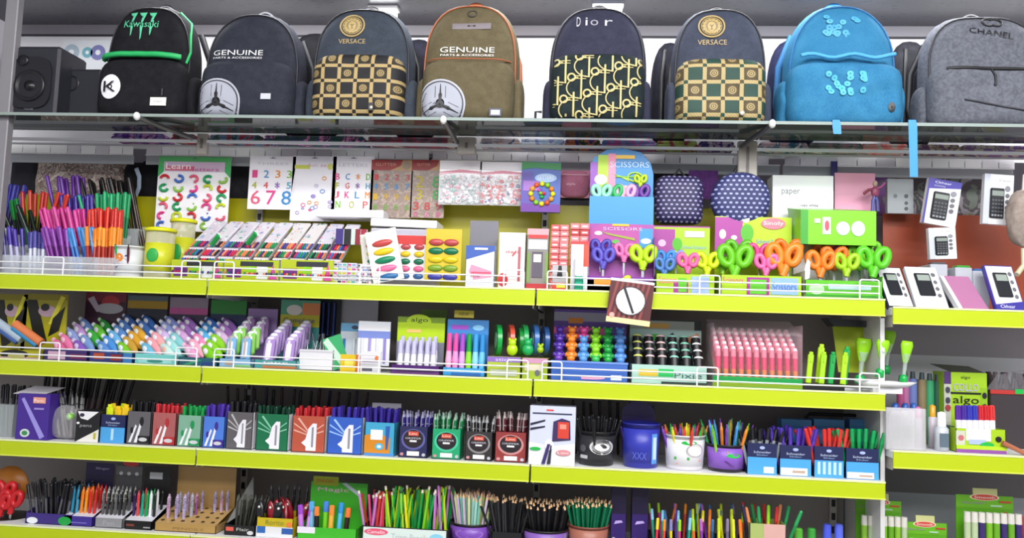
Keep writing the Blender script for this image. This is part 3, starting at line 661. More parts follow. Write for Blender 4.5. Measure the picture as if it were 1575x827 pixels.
def carton(px0, px1, pyt, key, yf, d, name, label, cat, main, spec, back=None, bspec=(), rot=0, inner=None, closed=False, sidec=None, slope=0):
    z = SH[key] if isinstance(key, str) else key; x0, x1, h = ext(px0, px1, pyt, yf, z); w = (x1-x0)-.002
    t = thing(name, label, cat, ((x0+x1)/2, yf, z+.0008), (0, 0, rot)); a = w/2
    m = mat(main, .4) if isinstance(main, str) else main; sm = mat(sidec, .4) if isinstance(sidec, str) else (sidec or m); T = .0016
    hb = h
    if back: hb = ZS(back, (x0+x1)/2, yf+d)-z
    mb = MB()
    if closed: mb.box(-a, a, 0, d, 0, h, m, .001)
    else:
        mb.box(-a, a, 0, d, 0, T, m); mb.box(-a, a, 0, T, 0, h, m)
        hs = h+slope
        for s in (-a, a-T): mb.prism([(s, 0), (s+T, 0), (s+T, 1), (s, 1)], 0, 0, sm) if False else mb._add([(s, 0, 0), (s+T, 0, 0), (s+T, d, 0), (s, d, 0), (s, 0, h), (s+T, 0, h), (s+T, d, hs), (s, d, hs)], [(0, 1, 2, 3), (4, 5, 6, 7), (0, 1, 5, 4), (1, 2, 6, 5), (2, 3, 7, 6), (3, 0, 4, 7)], sm)
        if not back: mb.box(-a, a, d-T, d, 0, hs, m)
    mb.build('carton', t)
    if back:
        mb = MB(); mb.box(-a, a, d-T, d, 0, hb, mat(inner, .4) if isinstance(inner, str) else (inner or m)); mb.build('header_card', t)
        if bspec: mb = MB(); prints(mb, -a, 0, w, hb, d-T-.0002, bspec); mb.build('header_print', t)
    if spec: mb = MB(); prints(mb, -a, 0, w, h, -.0002, spec); mb.build('front_print', t)
    return dict(t=t, x0=x0+.004, x1=x1-.004, y0=yf+.006, y1=yf+d-.006, z=z+.003, h=h, hb=hb, w=w, xc=(x0+x1)/2, d=d, yf=yf)
def topL(c, py, y=None): return ZS(py, c['xc'], y if y is not None else (c['y0']+c['y1'])/2)-c['z']
def tub(pxc, pxw, pyt, key, yf, label, main, band, spec, clr=False, taper=.9, cat='tub', name='pen_tub', hband=(.12, .88)):
    """round tub, front at yf"""
    z = SH[key]; x0, x1, h = ext(pxc-pxw/2, pxc+pxw/2, pyt, yf+.05, z); R = (x1-x0)/2; r = R*taper
    t = thing(name, label, cat, ((x0+x1)/2, yf+R, z+.0008)); m = main if not isinstance(main, str) else mat(main, .35)
    mb = MB(); mb.lathe([(0, 0), (r*.96, 0), (r, .003), (R, h-.004), (R*1.04, h-.004), (R*1.04, h), (R*.97, h), (r*.96, .004), (0, .004)], m, 36); mb.build('cup', t)
    if band:
        b0, b1 = hband; mb = MB(); ra = r+(R-r)*b0+.0006; rb = r+(R-r)*b1+.0006; mb.lathe([(ra-.0008, h*b0), (ra, h*b0), (rb, h*b1), (rb-.0008, h*b1)], mat(band, .35), 36); mb.build('label_band', t)
    if spec:
        mb = MB(); prints(mb, -R, 0, 2*R, h, 0, spec)
        V = []
        for x, y, zz in mb.v:
            rr = r+(R-r)*zz/h+.0012; x = max(-rr*.98, min(rr*.98, x)); th = x/rr*1.25
            q = rr-y*1.0; V.append((q*math.sin(th), -q*math.cos(th), zz))
        mb.v = V; mb.build('label_print', t)
    return dict(t=t, xc=(x0+x1)/2, yc=yf+R, R=R, r=r, h=h, z=z+.006)
def tubfill(c, n, kind, cols, L, where, spread=.35, ring=None):
    for i in range(n):
        q = cols[(i*5+random.randrange(len(cols))) % len(cols)]
        rr = c['r']*.86*math.sqrt((i+.5)/n) if ring is None else c['r']*ring; th = i*2.399
        x = rr*math.cos(th); y = rr*math.sin(th); tl = min(spread, .9)*(rr/c['r'])
        pen(kind, q[0], q[1], (c['xc']+x*.8, c['yc']+y*.8, c['z']), (-tl*math.sin(th)*.8, tl*math.cos(th)*.8, random.uniform(0, 6)*0), L*random.uniform(.93, 1.0), ('%s %s standing in the %s' % (q[2] if len(q) > 2 else '', KC[kind], where)).strip(), 'pens and pencils in '+where)
def scissors(x, y, z, s, col, cname, where, rot=(0, 0, 0)):
    k = 'sc'+col
    if k not in _pm:
        h = MB(); m = mat(col, .35)
        for sg in (-1, 1):
            P = []
            for i in range(18):
                a = 2*math.pi*i/18; u = .0125*math.cos(a); v = .0195*math.sin(a)*(1+.12*math.cos(a)); g = -.30*sg
                P.append((sg*.0190+u*math.cos(g)-v*math.sin(g), -.002*sg, .040+u*math.sin(g)+v*math.cos(g)))
            h.tube(P, .0092, m, 8, closed=True, flat=1.2)
            h.tube([(sg*.010, 0, .024), (sg*.004, -.001*sg, .010), (-sg*.002, -.001*sg, -.006)], .0085, m, 8)
        b = MB(); st = mat('c9ccd2', .25, .9)
        for sg in (-1, 1): b.prism([(-.004*sg, -.004), (.004*sg, -.004), (.003*sg, -.045), (0, -.062)], -.0012*sg, 0, st)
        b.cyl((0, -.008, -.002), (0, -.004, -.002), .003, .003, st, 10)
        _pm[k] = [('handles', h.mesh('handles')), ('blades', b.mesh('blades'))]
    t = thing('scissors', '%s handled scissors %s' % (cname, where), 'scissors', (x, y, z), rot, 'scissors on the top shelf'); t.scale = (s, s, s)
    for n, me in _pm[k]: inst(n, me, t)
    return t
def card(pxc, w_px, pyt, pyb, Y, name, label, cat, col, spec, tilt=0, th=.0015, lean=0, prt='printed_face', roty=0, m=None):
    x0, z1 = PXZ(pxc-w_px/2, pyt, Y); x1, z0 = PXZ(pxc+w_px/2, pyb, Y); w = x1-x0
    _, z1 = PXZ(pxc, pyt, Y); _, z0 = PXZ(pxc, pyb, Y); h = z1-z0
    t = thing(name, label, cat, ((x0+x1)/2, Y, z0), (lean, tilt, roty))
    mb = MB(); mb.box(-w/2, w/2, 0, th, 0, h, m or mat(col, .35)); mb.build('backing_card' if th < .004 else 'pack', t)
    if spec: mb = MB(); prints(mb, -w/2, 0, w, h, -.0002, spec); mb.build(prt, t)
    return t, w, h
RED, GRN, BLU, VIO, YEL, PNK, ORG, BLK, WHT = 'c8232b', '18964e', '2c62b8', '5a2a9c', 'e8dc1e', 'e0569a', 'ee7a1e', '141318', 'f2f2f4'
# ================================================================== TOP STATIONERY SHELF (A)
A = SH['A']; GEL[0] = 'capped_gel_pen'  # pens on this shelf are capped gel pens too, only named apart
def rack(px0, px1, Y, d, zb, hh, label, steps=1):
    x0 = XS(px0, Y, A+.06); x1 = XS(px1, Y, A+.06); w = x1-x0
    t = thing('pen_rack', label, 'rack', ((x0+x1)/2, Y, zb)); mb = MB(); a = w/2; T = .002; c = CLEAR
    if zb > A+.005: mb.box(-a, a, 0, d, -(zb-A)+.001, 0, c)
    mb.box(-a, a, 0, d, .0005, T, c); mb.box(-a, a, 0, T, T, hh, c); mb.box(-a, a, d-T, d, T, hh*1.2, c); mb.box(-a, -a+T, 0, d, T, hh, c); mb.box(a-T, a, 0, d, T, hh, c); mb.build('clear_tray', t); return x0, x1
def group_pens(px0, px1, pyt, Y, d, zb, nx, ny, kind, cols, where, lean=0, hh=.06, spread=.05, back=0):
    x0, x1 = rack(px0, px1, Y, d, zb, hh, 'clear pen rack holding the '+where)
    L = ZS(pyt, (x0+x1)/2, Y+d/2)-zb
    sh = L*math.sin(lean)*.5
    fill(x0+.004-sh*.6, x1-.004-sh*.6, Y+.006, Y+d-.006, zb+.002, nx, ny, kind, cols, L/max(.8, math.cos(lean)), where, lean, spread, back, fat=1.3)
group_pens(-22, 30, 352, .03, .05, A+.001, 5, 2, 'gel', [('3f2f9a', '7a78a8', 'indigo'), ('4a35a6', 'b9b6d6', 'indigo')], 'front clear rack at the far left end', -.2)
group_pens(34, 66, 358, .03, .05, A+.001, 3, 2, 'gel', [('4e4a9e', 'd5d8ea', 'pale blue-violet')], 'front clear rack left of the violet pens', -.08)
group_pens(68, 106, 352, .03, .05, A+.001, 5, 2, 'gel', [('8a3aa6', '7a2a90', 'violet')], 'front clear rack left of the sky blue pens', -.25)
group_pens(106, 146, 352, .03, .05, A+.001, 5, 2, 'gel', [('3f8fd4', '2f6fc0', 'sky blue')], 'front clear rack left of the orange pens', -.30)
group_pens(128, 176, 352, .03, .05, A+.001, 6, 3, 'gel', [('f08a1e', 'a8281e', 'orange capped'), ('f59a2a', 'b4301e', 'orange capped')], 'front clear rack beside the white tub', -.06)
group_pens(-16, 52, 322, .14, .06, A+.045, 6, 2, 'gel', [('10241c', '1c5a40', 'black and green'), ('141516', 'b9c2c0', 'black')], 'middle row at the left edge', -.45)
group_pens(62, 126, 322, .14, .06, A+.045, 7, 3, 'gel', [('d0308e', 'c02a86', 'magenta'), ('dd4aa0', 'b82a80', 'magenta')], 'middle row behind the violet pens', -.3)
group_pens(126, 176, 322, .14, .06, A+.045, 6, 3, 'gel', [('d2281e', 'b01c1c', 'red'), ('de3424', 'b01c1c', 'red')], 'middle row behind the orange pens', -.08)
group_pens(88, 142, 300, .215, .05, A+.085, 6, 2, 'gel', [('45309c', '3b2a88', 'purple')], 'third row above the magenta pens', -.15)
group_pens(140, 186, 297, .215, .05, A+.085, 5, 2, 'gel', [('16a060', '148a54', 'emerald'), ('1cae6c', '148a54', 'emerald')], 'third row above the red pens', -.05)
group_pens(76, 124, 272, .285, .05, A+.125, 6, 2, 'gel', [('6a2f9e', '5a2a8c', 'plum')], 'rear row above the purple pens', -.2)
group_pens(124, 208, 276, .285, .05, A+.125, 10, 2, 'gel', [('15120f', '1c1615', 'black'), ('1d1512', '3a2a26', 'black')], 'rear row above the emerald pens', -.3)
group_pens(-14, 16, 285, .285, .05, A+.125, 3, 2, 'gel', [('3d3aa8', '33308c', 'royal blue')], 'rear row at the left edge', .1)
group_pens(30, 84, 296, .21, .05, A+.085, 6, 2, 'gel', [('c22a22', '201614', 'red capped'), ('d03a2a', '3a1a14', 'red capped')], 'third row beside the green capped pens', .1, spread=.25)
group_pens(0, 30, 308, .21, .05, A+.085, 3, 2, 'gel', [('118a3a', '0c2a1c', 'green capped')], 'third row at the left edge', -.35)
x, z = PXZ(152, 268, .24); pen('gel', '1fb070', '148a54', (x+.012, .225, A+.1), (0, -.35, 0), .20, 'emerald pen leaning out above the other emerald pens', None)
# white tub of green and brown pens
c = tub(198, 44, 380, 'A', .025, 'white tub of green and brown pens beside the orange capped pens', 'e2e2e6', 'd9dbe0', [('e', .42, .62, .12, .13, 'f08a2a'), ('e', .5, .48, .2, .12, 'c8c4cc'), ('p', [(.3, .3), (.6, .7), (.66, .7), (.36, .3)], '5a5a9a')])
tubfill(c, 11, 'click', [('22a844', '1c8a38', 'green'), ('6a3040', '3a2028', 'brown'), ('22a844', '1c8a38', 'green')], .105, 'white tub on the top shelf', .5)
# yellow lidded jars
def jar(px, py, w_px, yf, hz, label):
    x, z = PXZ(px, py, yf+.04); R = w_px/2/520
    t = thing('jar', label, 'jar', (x, yf+.04, A+.001)); h = z-A
    mb = MB(); mb.lathe([(0, 0), (R*.86, 0), (R*.9, .004), (R*.9, h-.012), (R*.8, h-.008), (0, h-.008)], clear('e8e6c0', .5), 30); mb.build('clear_jar', t)
    mb = MB(); mb.lathe([(0, h), (R*.9, h), (R, h-.002), (R*1.02, h-.007), (R, h-.012), (R*.9, h-.012)], mat('dcdc10', .3), 36); mb.lathe([(R*.75, h), (R*.72, h+.002), (0, h+.002)], mat('e6e61a', .3), 36); mb.build('lid', t)
    mb = MB(); mb.lathe([(R*.91, h*.15), (R*.915, h*.15), (R*.915, h*.7), (R*.91, h*.7)], mat('cdd02a', .35), 30); mb.ell((0, -R*.9, h*.45), (R*.4, .004, h*.14), mat('2ea84a')); mb.build('jar_label', t)
jar(248, 352, 50, .03, 0, 'round jar with yellow lid in front of the green-topped letter sheet')
jar(283, 338, 44, .15, 0, 'yellow lidded jar half hidden behind the front yellow jar')
# sachets of felt-tip pens stepping up in display trays
FT = ['2a9a5c', 'd8304a', '4a4a9a', 'e88a5a', '3c7ac0', '5c2a78', 'c83a6a', '1c7a50', 'f0a070', '2c2c3c']
tray_l = ['lime display tray of felt-tip sachets beside the yellow jar', 'lime and purple display tray of felt-tip sachets in the middle', 'lime display tray of felt-tip sachets left of the eraser stacks']
for ti, (p0, p1) in enumerate(((262, 342), (343, 428), (430, 512))):
    c = carton(p0, p1, 400, 'A', .022, .23, 'display_tray', tray_l[ti], 'display tray', 'e4e4ea', [('r', 0, 0, 1, 1, 'aebc18'), ('r', .05, .15, .32, .6, '6a2a7c'), ('r', .6, .1, .8, .8, 'd8dada'), ('e', .5, .5, .09, .3, '8ac81e'), ('r', .3, .7, .9, .92, '2c2c34'), ('p', [(.82, .1), (.98, .1), (.9, .8)], 'c84a9a')])
    for k in range(3):
        for j in range(4):
            zz = c['z']+.028+.0145*j; xx = c['x0']+.022+(c['x1']-c['x0']-.044)*k/2+j*.004
            t = thing('felt_tip_sachet', 'clear felt-tip pen sachet in the '+['lime tray beside the yellow jar', 'middle lime and purple tray', 'lime tray left of the eraser stacks'][ti], 'sachet', (xx, c['y0']+.012+j*.03, zz+j*.016), (.55, 0, .0), 'felt-tip sachets in tray %s' % 'left middle right'.split()[ti])
            mb = MB(); mb.box(-.024, .024, .008, .165, -.001, .009, mat(random.choice(['e4dfe8', 'dcd6e4', 'e8e2e0']), .2), .003)
            mb.build('sleeve', t)
            mb = MB()
            for q in range(14): mb.ell((random.uniform(-.02, .02), random.uniform(.02, .16), .0092), (random.uniform(.002, .006), random.uniform(.002, .007), .0006), mat(random.choice(['f6f6f8', 'e28aa0', '7fbfae', 'a8a0d0', 'e8b090', '9ab8e0', '3a9a6a', 'f4f0f4']), .3), 8, 4)
            mb.build('sleeve_print', t)
            for q in range(6):
                mb = MB(); m = mat(random.choice(FT), .35); mb.cyl((-.020+.008*q, -.022, .004), (-.020+.008*q, .010, .004), .0037, .0037, m, 8); mb.cyl((-.020+.008*q, -.026, .004), (-.020+.008*q, -.022, .004), .002, .0035, m, 8); mb.build('felt_pen_end', t)
# rear layer of sachets, seen above
for k, px in enumerate(range(340, 520, 30)):
    x, z = PXZ(px, 352, .29); t = thing('felt_tip_sachet', 'pastel printed felt-tip sachet standing behind the display trays', 'sachet', (x, .27, z-.08), (-.35, 0, .04), 'felt-tip sachets standing behind the trays')
    mb = MB(); mb.box(-.027, .027, 0, .010, 0, .11, mat('d9d2e0', .25), .003); mb.build('sleeve', t); mb = MB()
    for q in range(16): mb.ell((random.uniform(-.023, .023), -.0004, random.uniform(.01, .1)), (random.uniform(.002, .006), .0006, random.uniform(.002, .006)), mat(random.choice(['f6f6f8', 'd88ab0', '9a8ac8', 'b0a0c8', 'f4f0f4']), .3), 8, 4)
    mb.build('sleeve_print', t)
x, z = PXZ(392, 358, .12)
for i, (dx, dz) in enumerate(((-.12, -.01), (0, 0))):
    t = thing('felt_tip_sachet', ['small green caterpillar printed sachet on top of the left tray', 'large green caterpillar printed sachet on top of the middle tray'][i], 'sachet', (x+dx, .10, z+dz-.02), (.6, .9, 0))
    mb = MB(); mb.box(-.012, .012, 0, .008, -.04, .03, mat('e6e2e6', .25), .003); mb.build('sleeve', t); mb = MB()
    for q in range(6): mb.ell((0, -.002, -.03+.011*q), (.009, .004, .008), mat('18a850', .35)); 
    mb.build('green_print', t)
# hanging sheets
def glyphs(mb, w, h, y, rows, s0=1, cols=('e0408a', '2c7ac8', 'e89a2a', '7a3aa8', '2aa05a', 'd83a3a')):
    k = 0
    for v, chars, sz in rows:
        n = len(chars)
        for i, ch in enumerate(chars):
            if ch != ' ': mb.text(ch, -w/2+w*(i+.5)/n, h*v, sz*1.5, sz*1.05, mat(cols[k % len(cols)], .4), y); mb.text(ch, -w/2+w*(i+.5)/n+.0011, h*v+.0004, sz*1.5, sz*1.05, mat(cols[k % len(cols)], .4), y-.0006)
            k += 1
def sheet(pxc, wp, pyt, pyb, label, col, head, rows, cols, Y=.30, m=None, extra=None, name='sticker_sheet', cat='sticker sheet'):
    t, w, h = card(pxc, wp, pyt, pyb, Y, name, label, cat, col, head, m=m)
    mb = MB(); glyphs(mb, w, h, -.0012, rows, cols=cols)
    if extra: extra(mb, w, h)
    mb.build('printed_signs', t)
    mb = MB(); mb.prism([(-.012, h-.008), (-.003, h-.0055), (0, h-.003), (.003, h-.0055), (.012, h-.008)], -.0012, 0, mat('55555c')); mb.build('hang_hole', t); return t, w, h
def arabic(mb, w, h):
    cs = [RED, 'e0408a', '1e9a5a', '3f6ac0', 'c0d02a', '8ac04a', 'e05a7a']; i = 0
    for r in range(6):
        for q in range(5):
            cx = -w*.40+w*.8*q/4; cz = h*(.70-.125*r); c = mat(cs[(i*3+r) % 7], .35); i += 1; a0 = random.uniform(0, 360)
            P = arc(cx, cz, .014, .011, a0, a0+random.choice([180, 230, 270]), 10)
            mb.tube([(x, -.003, z) for x, z in P], .005, c, 6)
            if i % 3 == 0: mb.ell((cx+.006, -.003, cz+.012), (.003, .002, .003), c, 8, 5)
sheet(297, 104, 241, 356, 'white sheet of curly coloured letters with green corners hanging at left', 'f0eef2', [('r', 0, .84, 1, 1, '4fae62'), ('p', [(0, .72), (.12, .84), (0, .9)], '38a85a'), ('p', [(1, .72), (.88, .84), (1, .9)], '38a85a'), ('r', .08, .80, .92, .93, 'd2b8d2'), ('r', .1, .81, .5, .87, 'd0607a'), ('t', .28, .87, .08, .34, 'Learn', 'ffffff'), ('t', .66, .83, .05, .36, 'letters', 'c04a8a')], [], [RED], extra=arabic)
PC = ['e0408a', '3a8ac8', 'e8923a', '7abf2a', 'b0b81e', 'e0504a', '7a3aa8', '4aa0c0', 'e05a7a']
sheet(418, 66, 240, 322, 'white sticker sheet of colourful numbers hanging left of the shapes sheet', 'f4f1f6', [('t', .5, .86, .05, .7, 'THREES', 'd2ced6'), ('p', [(.9, 0), (1, 0), (1, .8)], 'e8e4ec')], [(.66, '1233', .017), (.45, '44*5', .015), (.22, '678', .032)], PC)
def shapes(mb, w, h):
    for q in range(15):
        cx = random.uniform(-.4, .4)*w; cz = random.uniform(.08, .72)*h; c = mat(random.choice(['9a8ac8', 'e8a23a', 'a8c83a', '6a9ad0', 'e0709a', 'c8c0d8', 'b8a8d0']), .4); r = random.uniform(.004, .008)
        if q % 3: mb.tube([(x, -.0015, z) for x, z in ringpts(cx, cz, r, r*.8, 12)], .0014, c, 5, closed=True)
        else: mb.ell((cx, -.001, cz), (r*1.3, .001, r), c, 12, 6)
sheet(482, 62, 240, 340, 'white sticker sheet of pastel shapes between the number and letter sheets', 'f1eef4', [('r', .05, .8, .4, .86, 'd0d850'), ('t', .6, .86, .05, .5, 'fun set', 'e0b0b8'), ('e', .86, .84, .06, .05, 'd8dc6a')], [], PC, extra=shapes)
sheet(542, 58, 240, 340, 'white sticker sheet of alphabet letters beside the brown number cards', 'f5f2f7', [('t', .5, .86, .05, .7, 'LETTERS', 'd0ccd6'), ('e', .5, .06, .16, .05, 'd8b82a')], [(.68, 'BC*D', .014), (.54, 'FG*H', .013), (.40, 'JKLM', .015), (.25, 'NOP', .016)], PC)
gm = splotch(['9a8078', '8a7a70', 'a08c80', 'b09a8c'], 60, .3)
sheet(602, 60, 246, 335, 'brown glitter number card with red header beside the alphabet sheet', '9a8078', [('r', 0, .82, 1, 1, 'c49a6c'), ('p', [(0, .82), (.45, .82), (.7, .9), (.75, 1), (0, 1)], 'a03434'), ('t', .35, .92, .05, .5, 'GLITTER', 'd8a08a'), ('e', .84, .91, .1, .07, 'a09078')], [(.70, '1223', .013), (.54, '4567', .013), (.36, '1996', .014), (.18, '8888', .013)], ['c83a44', 'c83a44', 'c83a44', 'c83a44', '4a92d0', '4a92d0', '4a92d0', '4a92d0', 'c8a01e', 'c8a01e', 'c8a01e', 'c8a01e', '6a9a3a', '6a9a3a', '6a9a3a', '6a9a3a'], m=gm)
sheet(658, 48, 246, 335, 'brown glitter card with yellow, green and red numbers beside the bead packs', '9a8078', [('r', 0, .82, 1, 1, 'c49a6c'), ('p', [(0, .82), (.5, .82), (.75, .9), (.8, 1), (0, 1)], '9a3030'), ('t', .35, .92, .04, .4, 'GLITTER', 'd8a08a')], [(.62, '28', .026), (.40, '38', .022), (.2, '389', .018), (.06, '068', .012)], ['b8a81e', '3aa048', 'b8a81e', '3aa048', 'b83434', 'b83434', 'b83434', 'c85a8a', 'd880a8', 'c85a8a'], m=gm)
# bead packs and puzzle bag
def beadpack(pxc, wp, pyt, pyb, label, cols):
    t, w, h = card(pxc, wp, pyt, pyb, .27, 'bead_pack', label, 'bead pack', 'f2f0f4', [('r', 0, .80, 1, 1, 'f7f5f8'), ('p', [(0, .74), (.5, .80), (1, .76), (1, .70), (.5, .73), (0, .68)], 'e892a8')], m=clear('f2f0f4', .55), th=.003)
    mb = MB()
    for i in range(120):
        cx = random.uniform(-.44, .44)*w; cz = random.uniform(.04, .66)*h; r = random.uniform(.004, .0085); c = mat(random.choice(cols), .3)
        if i % 4 == 0: mb.tube([(x, -.004, z) for x, z in ringpts(cx, cz, r, r, 10)], .0018, c, 5, closed=True)
        else: mb.ell((cx, random.uniform(-.006, -.001), cz), (r, .003, r*.8), c, 8, 6)
    o = mb.build('beads', t); o['kind'] = 'stuff'
    mb = MB(); mb.box(-w/2, w/2, -.010, -.0095, .0, h*.72, clear('f6f6fa', .12)); mb.build('clear_pouch', t)
beadpack(708, 62, 247, 315, 'clear pack of white and pink beads with a pink striped header, left of its twin', ['f6f6f8', 'f2eef2', 'eaa0b0', '88c0b8', 'f4f4f6', 'd8d4dc'])
beadpack(771, 64, 249, 316, 'clear pack of white, red and blue beads beside the green-topped bag', ['f6f6f8', 'f2eef2', 'd8404a', 'f4f4f6', '3a3aa0', 'e86a6a', 'f6f6f8'])
t, w, h = card(832, 58, 249, 326, .24, 'toy_bag', 'purple and blue bag of toy letters with green top hanging by the scissors stand', 'bag', '3a5ab0', [('r', 0, 0, 1, .16, '6a2a9a'), ('r', 0, .16, .3, .8, '5a4aa8'), ('p', [(0, .84), (.3, .88), (1, .84), (1, .98), (0, 1)], '0e8a3c'), ('e', .62, .68, .28, .09, 'a8c8f0'), ('r', .05, .42, .45, .62, '9a6ac0'), ('t', .62, .69, .08, .4, 'LETTERS', 'f0f4ff')], th=.02)
mb = MB(); i = 0
for q in range(12):
    g = q*math.pi/6; i += 1; mb.ell((math.cos(g)*w*.28+.004, -.004, h*.36+math.sin(g)*h*.20), (.0085, .006, .0085), mat(['e8e01e', 'f08a1e', '8ad01e', 'e8e01e', 'e05a2a', 'f0a02a'][q % 6], .3), 8, 6)
for q in range(5): mb.ell((random.uniform(-.01, .014), -.005, h*.36+random.uniform(-.012, .012)), (.007, .005, .006), mat(['d8304a', '2ab04a', 'e85aa0', '7ad01e', '8a4ac0'][q], .3), 8, 6)
mb.build('letter_print', t)
# pink purse
t, w, h = card(884, 44, 262, 304, .33, 'pencil_case', 'pink zipped pencil case hanging behind the scissors stand', 'pencil case', 'e88aa8', [], th=.004)
mb = MB(); puff(mb, 0, h/2, srad(w/2, h/2, h/2, 4, 4), 0, -.02, .0, fabric('e285a6', 'ee9ab8', 200), 4, wr=.003, seed=5); mb.tube([(-w*.45, -.018, h*.8), (w*.45, -.018, h*.8)], .002, mat('f4c0d0')); mb.text('style', -.012, h*.45, .010, .03, mat('f8e0ea'), -.022); mb.build('padded_body', t)
# scissors tower
Y0 = .035
x0, z1 = PXZ(906, 232, Y0+.12); x1, _ = PXZ(1003, 232, Y0+.12); cx = (PXZ(955, 400, Y0+.02)[0]); w = x1-x0
t = thing('scissors_stand', 'tall purple and blue cardboard stand full of scissors', 'display stand', (cx, Y0, A+.001)); a = w/2; h = ZS(228, cx, Y0+.12)-A; h1 = ZS(345, cx, Y0+.05)-A; h2 = ZS(375, cx, Y0)-A
pu = mat('6a2a92', .4); mb = MB()
mb.prism([(-a, 0), (a, 0), (a, h*.82), (a*.9, h*.9), (a*.6, h*.97), (0, h), (-a*.5, h*.985), (-a*.9, h*.93), (-a, h*.85)], .12, .124, mat('2f86c8', .4)); mb.build('header_card', t)
mb = MB(); prints(mb, -a, 0, w, h, .1198, [('r', 0, .5, .12, .9, '8a4ab0'), ('r', .12, .62, .28, .95, 'a8cc1e'), ('r', .28, .62, .4, .96, 'e88aa8'), ('e', .17, .78, .1, .035, 'f4f4f8'), ('t', .62, .885, .04, .62, 'SCISSORS', 'b8d4ee'), ('r', .4, .925, .7, .95, 'e8b82a'), ('r', .42, .70, .66, .74, 'e8d0b0'), ('p', [(.36, .82), (.62, .79), (.62, .77)], 'a8d83a')])
mb.tube([(x, .117, z) for x, z in ringpts(a*.42, h*.80, .022, .014)], .0025, mat('b4dc4a'), 6, closed=True); mb.tube([(-a*.2, .117, h*.80), (a*.7, .117, h*.80)], .002, mat('8ac83a')); mb.build('header_print', t)
mb = MB(); mb.box(-a, a, .054, .119, 0, h1*.55, pu); mb.box(-a, a, .05, .0525, 0, h1, mat('a04aa0', .4)); mb.box(-a, -a+.002, .0, .12, 0, h1*.8, pu); mb.box(a-.002, a, .0, .12, 0, h1*.8, pu); mb.box(-a, a, 0, .05, 0, .035, pu); mb.box(-a, a, 0, .002, 0, h2*.32, mat('7a2a9a', .4)); mb.build('stepped_box', t)
pk0 = ZS(345, cx, Y0+.09)-A; pk1 = ZS(303, cx, Y0+.09)-A; mb = MB(); mb.box(-a, a, .084, .086, pk0-.02, pk1, mat('3a92cc', .4)); mb.build('pocket', t)
mb = MB(); prints(mb, -a, 0, w, h1, .0498, [('p', [(.02, .66), (.98, .66), (.98, .9), (.75, 1.0), (.2, 1.0), (.02, .9)], 'b0489a'), ('r', .78, .66, .98, .94, '3a92c8'), ('e', .88, .76, .08, .04, 'dfe6ee'), ('t', .52, .93, .045, .6, 'SCISSORS', 'd0c0ea'), ('r', .36, .97, .62, 1.0, 'e8b82a'), ('p', [(.2, .88), (.7, .80), (.72, .76), (.3, .84)], '9aa83a'), ('e', .15, .86, .06, .03, 'f4e0ee'), ('e', .25, .73, .07, .03, 'e070a8'), ('e', .42, .74, .06, .03, '5ab84a')]); mb.build('middle_print', t)
mb = MB(); prints(mb, -a, 0, w, h2*.32, -.0002, [('r', .1, .4, .35, .8, 'e8902a'), ('r', .5, .3, .9, .6, '9a5ac0')]); mb.build('front_print', t)
def spx(px, py, Y, s, col, cn, where, rot=(0, 0, 0)):
    x, z = PXZ(px, py, Y); scissors(x, Y, z-.04*s, s, col, cn, where, rot)
for px, c_, n_ in ((925, '9adcc4', 'mint'), (942, '2fae62', 'green'), (962, 'e6a8c8', 'pale pink'), (983, '6a3a9a', 'purple')):
    spx(px, 294, .135, .85, c_, n_, 'in the upper row of the purple scissors stand'); 
spx(985, 275, .15, .55, 'b8d820', 'lime', 'behind the purple ones at the top of the scissors stand')
spx(924, 378, .058, .8, '4c44a8', 'indigo', 'rearmost at the left of the purple scissors stand'); spx(928, 392, .045, .9, '5a50b8', 'indigo', 'in front at the left of the purple scissors stand')
spx(960, 384, .055, .8, 'e070ac', 'pink', 'in the middle of the purple scissors stand')
spx(989, 390, .05, 1.05, 'b4dc1a', 'yellow-green', 'at the right of the purple scissors stand')
t = thing('sharpener_clip', 'yellow-green plastic clip lying under the pink scissors', 'clip', (PXZ(958, 410, .03)[0], .028, A+.038), (0, -.35, 0)); mb = MB(); mb.ell((-.014, 0, 0), (.012, .005, .009), mat('c4dc1e', .35)); mb.ell((.014, 0, 0), (.012, .005, .009), mat('c4dc1e', .35)); mb.box(-.015, .015, -.004, .004, -.005, .005, mat('b4cc1a', .35), .002); mb.build('clip_body', t)
# dotted bags
dm = dots('2b2650', 'a8a4d0', .0165, .27); dm2 = dots('2c3064', 'a4acd8', .0175, .28)
x0, z1 = PXZ(1008, 268, .2); x1, z0 = PXZ(1082, 345, .2); w = x1-x0; h = z1-z0
t = thing('pouch', 'square dark purple pouch with pale dots hanging right of the scissors stand', 'pouch', ((x0+x1)/2, .22, z0))
mb = MB(); puff(mb, 0, h/2, srad(w/2, h/2, h/2, 5, 6), 0, -.035, .03, dm, 5, wr=.004, seed=3); mb.build('pouch_body', t); mb = MB(); mb.tube([(-w*.12, 0, h*.98), (0, 0, h*1.14), (w*.12, 0, h*.98)], .004, BLACK); mb.build('hang_loop', t)
mb = MB(); mb.tube([(-w*.45, -.02, h*.9), (w*.42, -.02, h*.92)], .0022, mat('1a1630')); mb.build('zipper', t)
x0, z1 = PXZ(1095, 262, .16); x1, z0 = PXZ(1187, 352, .16); w = x1-x0; h = z1-z0
t = thing('pouch', 'round navy dotted pouch hanging beside the square purple one', 'pouch', ((x0+x1)/2, .18, z0))
mb = MB(); puff(mb, 0, h/2, srad(w/2, h/2, h/2, 2.1, 2.1), 0, -.035, .03, dm2, 6, wr=.002, seed=8); mb.build('pouch_body', t); mb = MB(); mb.tube([(-w*.12, 0, h*.97), (-.01, 0, h*1.12), (w*.1, 0, h*.97)], .005, BLACK); mb.build('hang_loop', t)
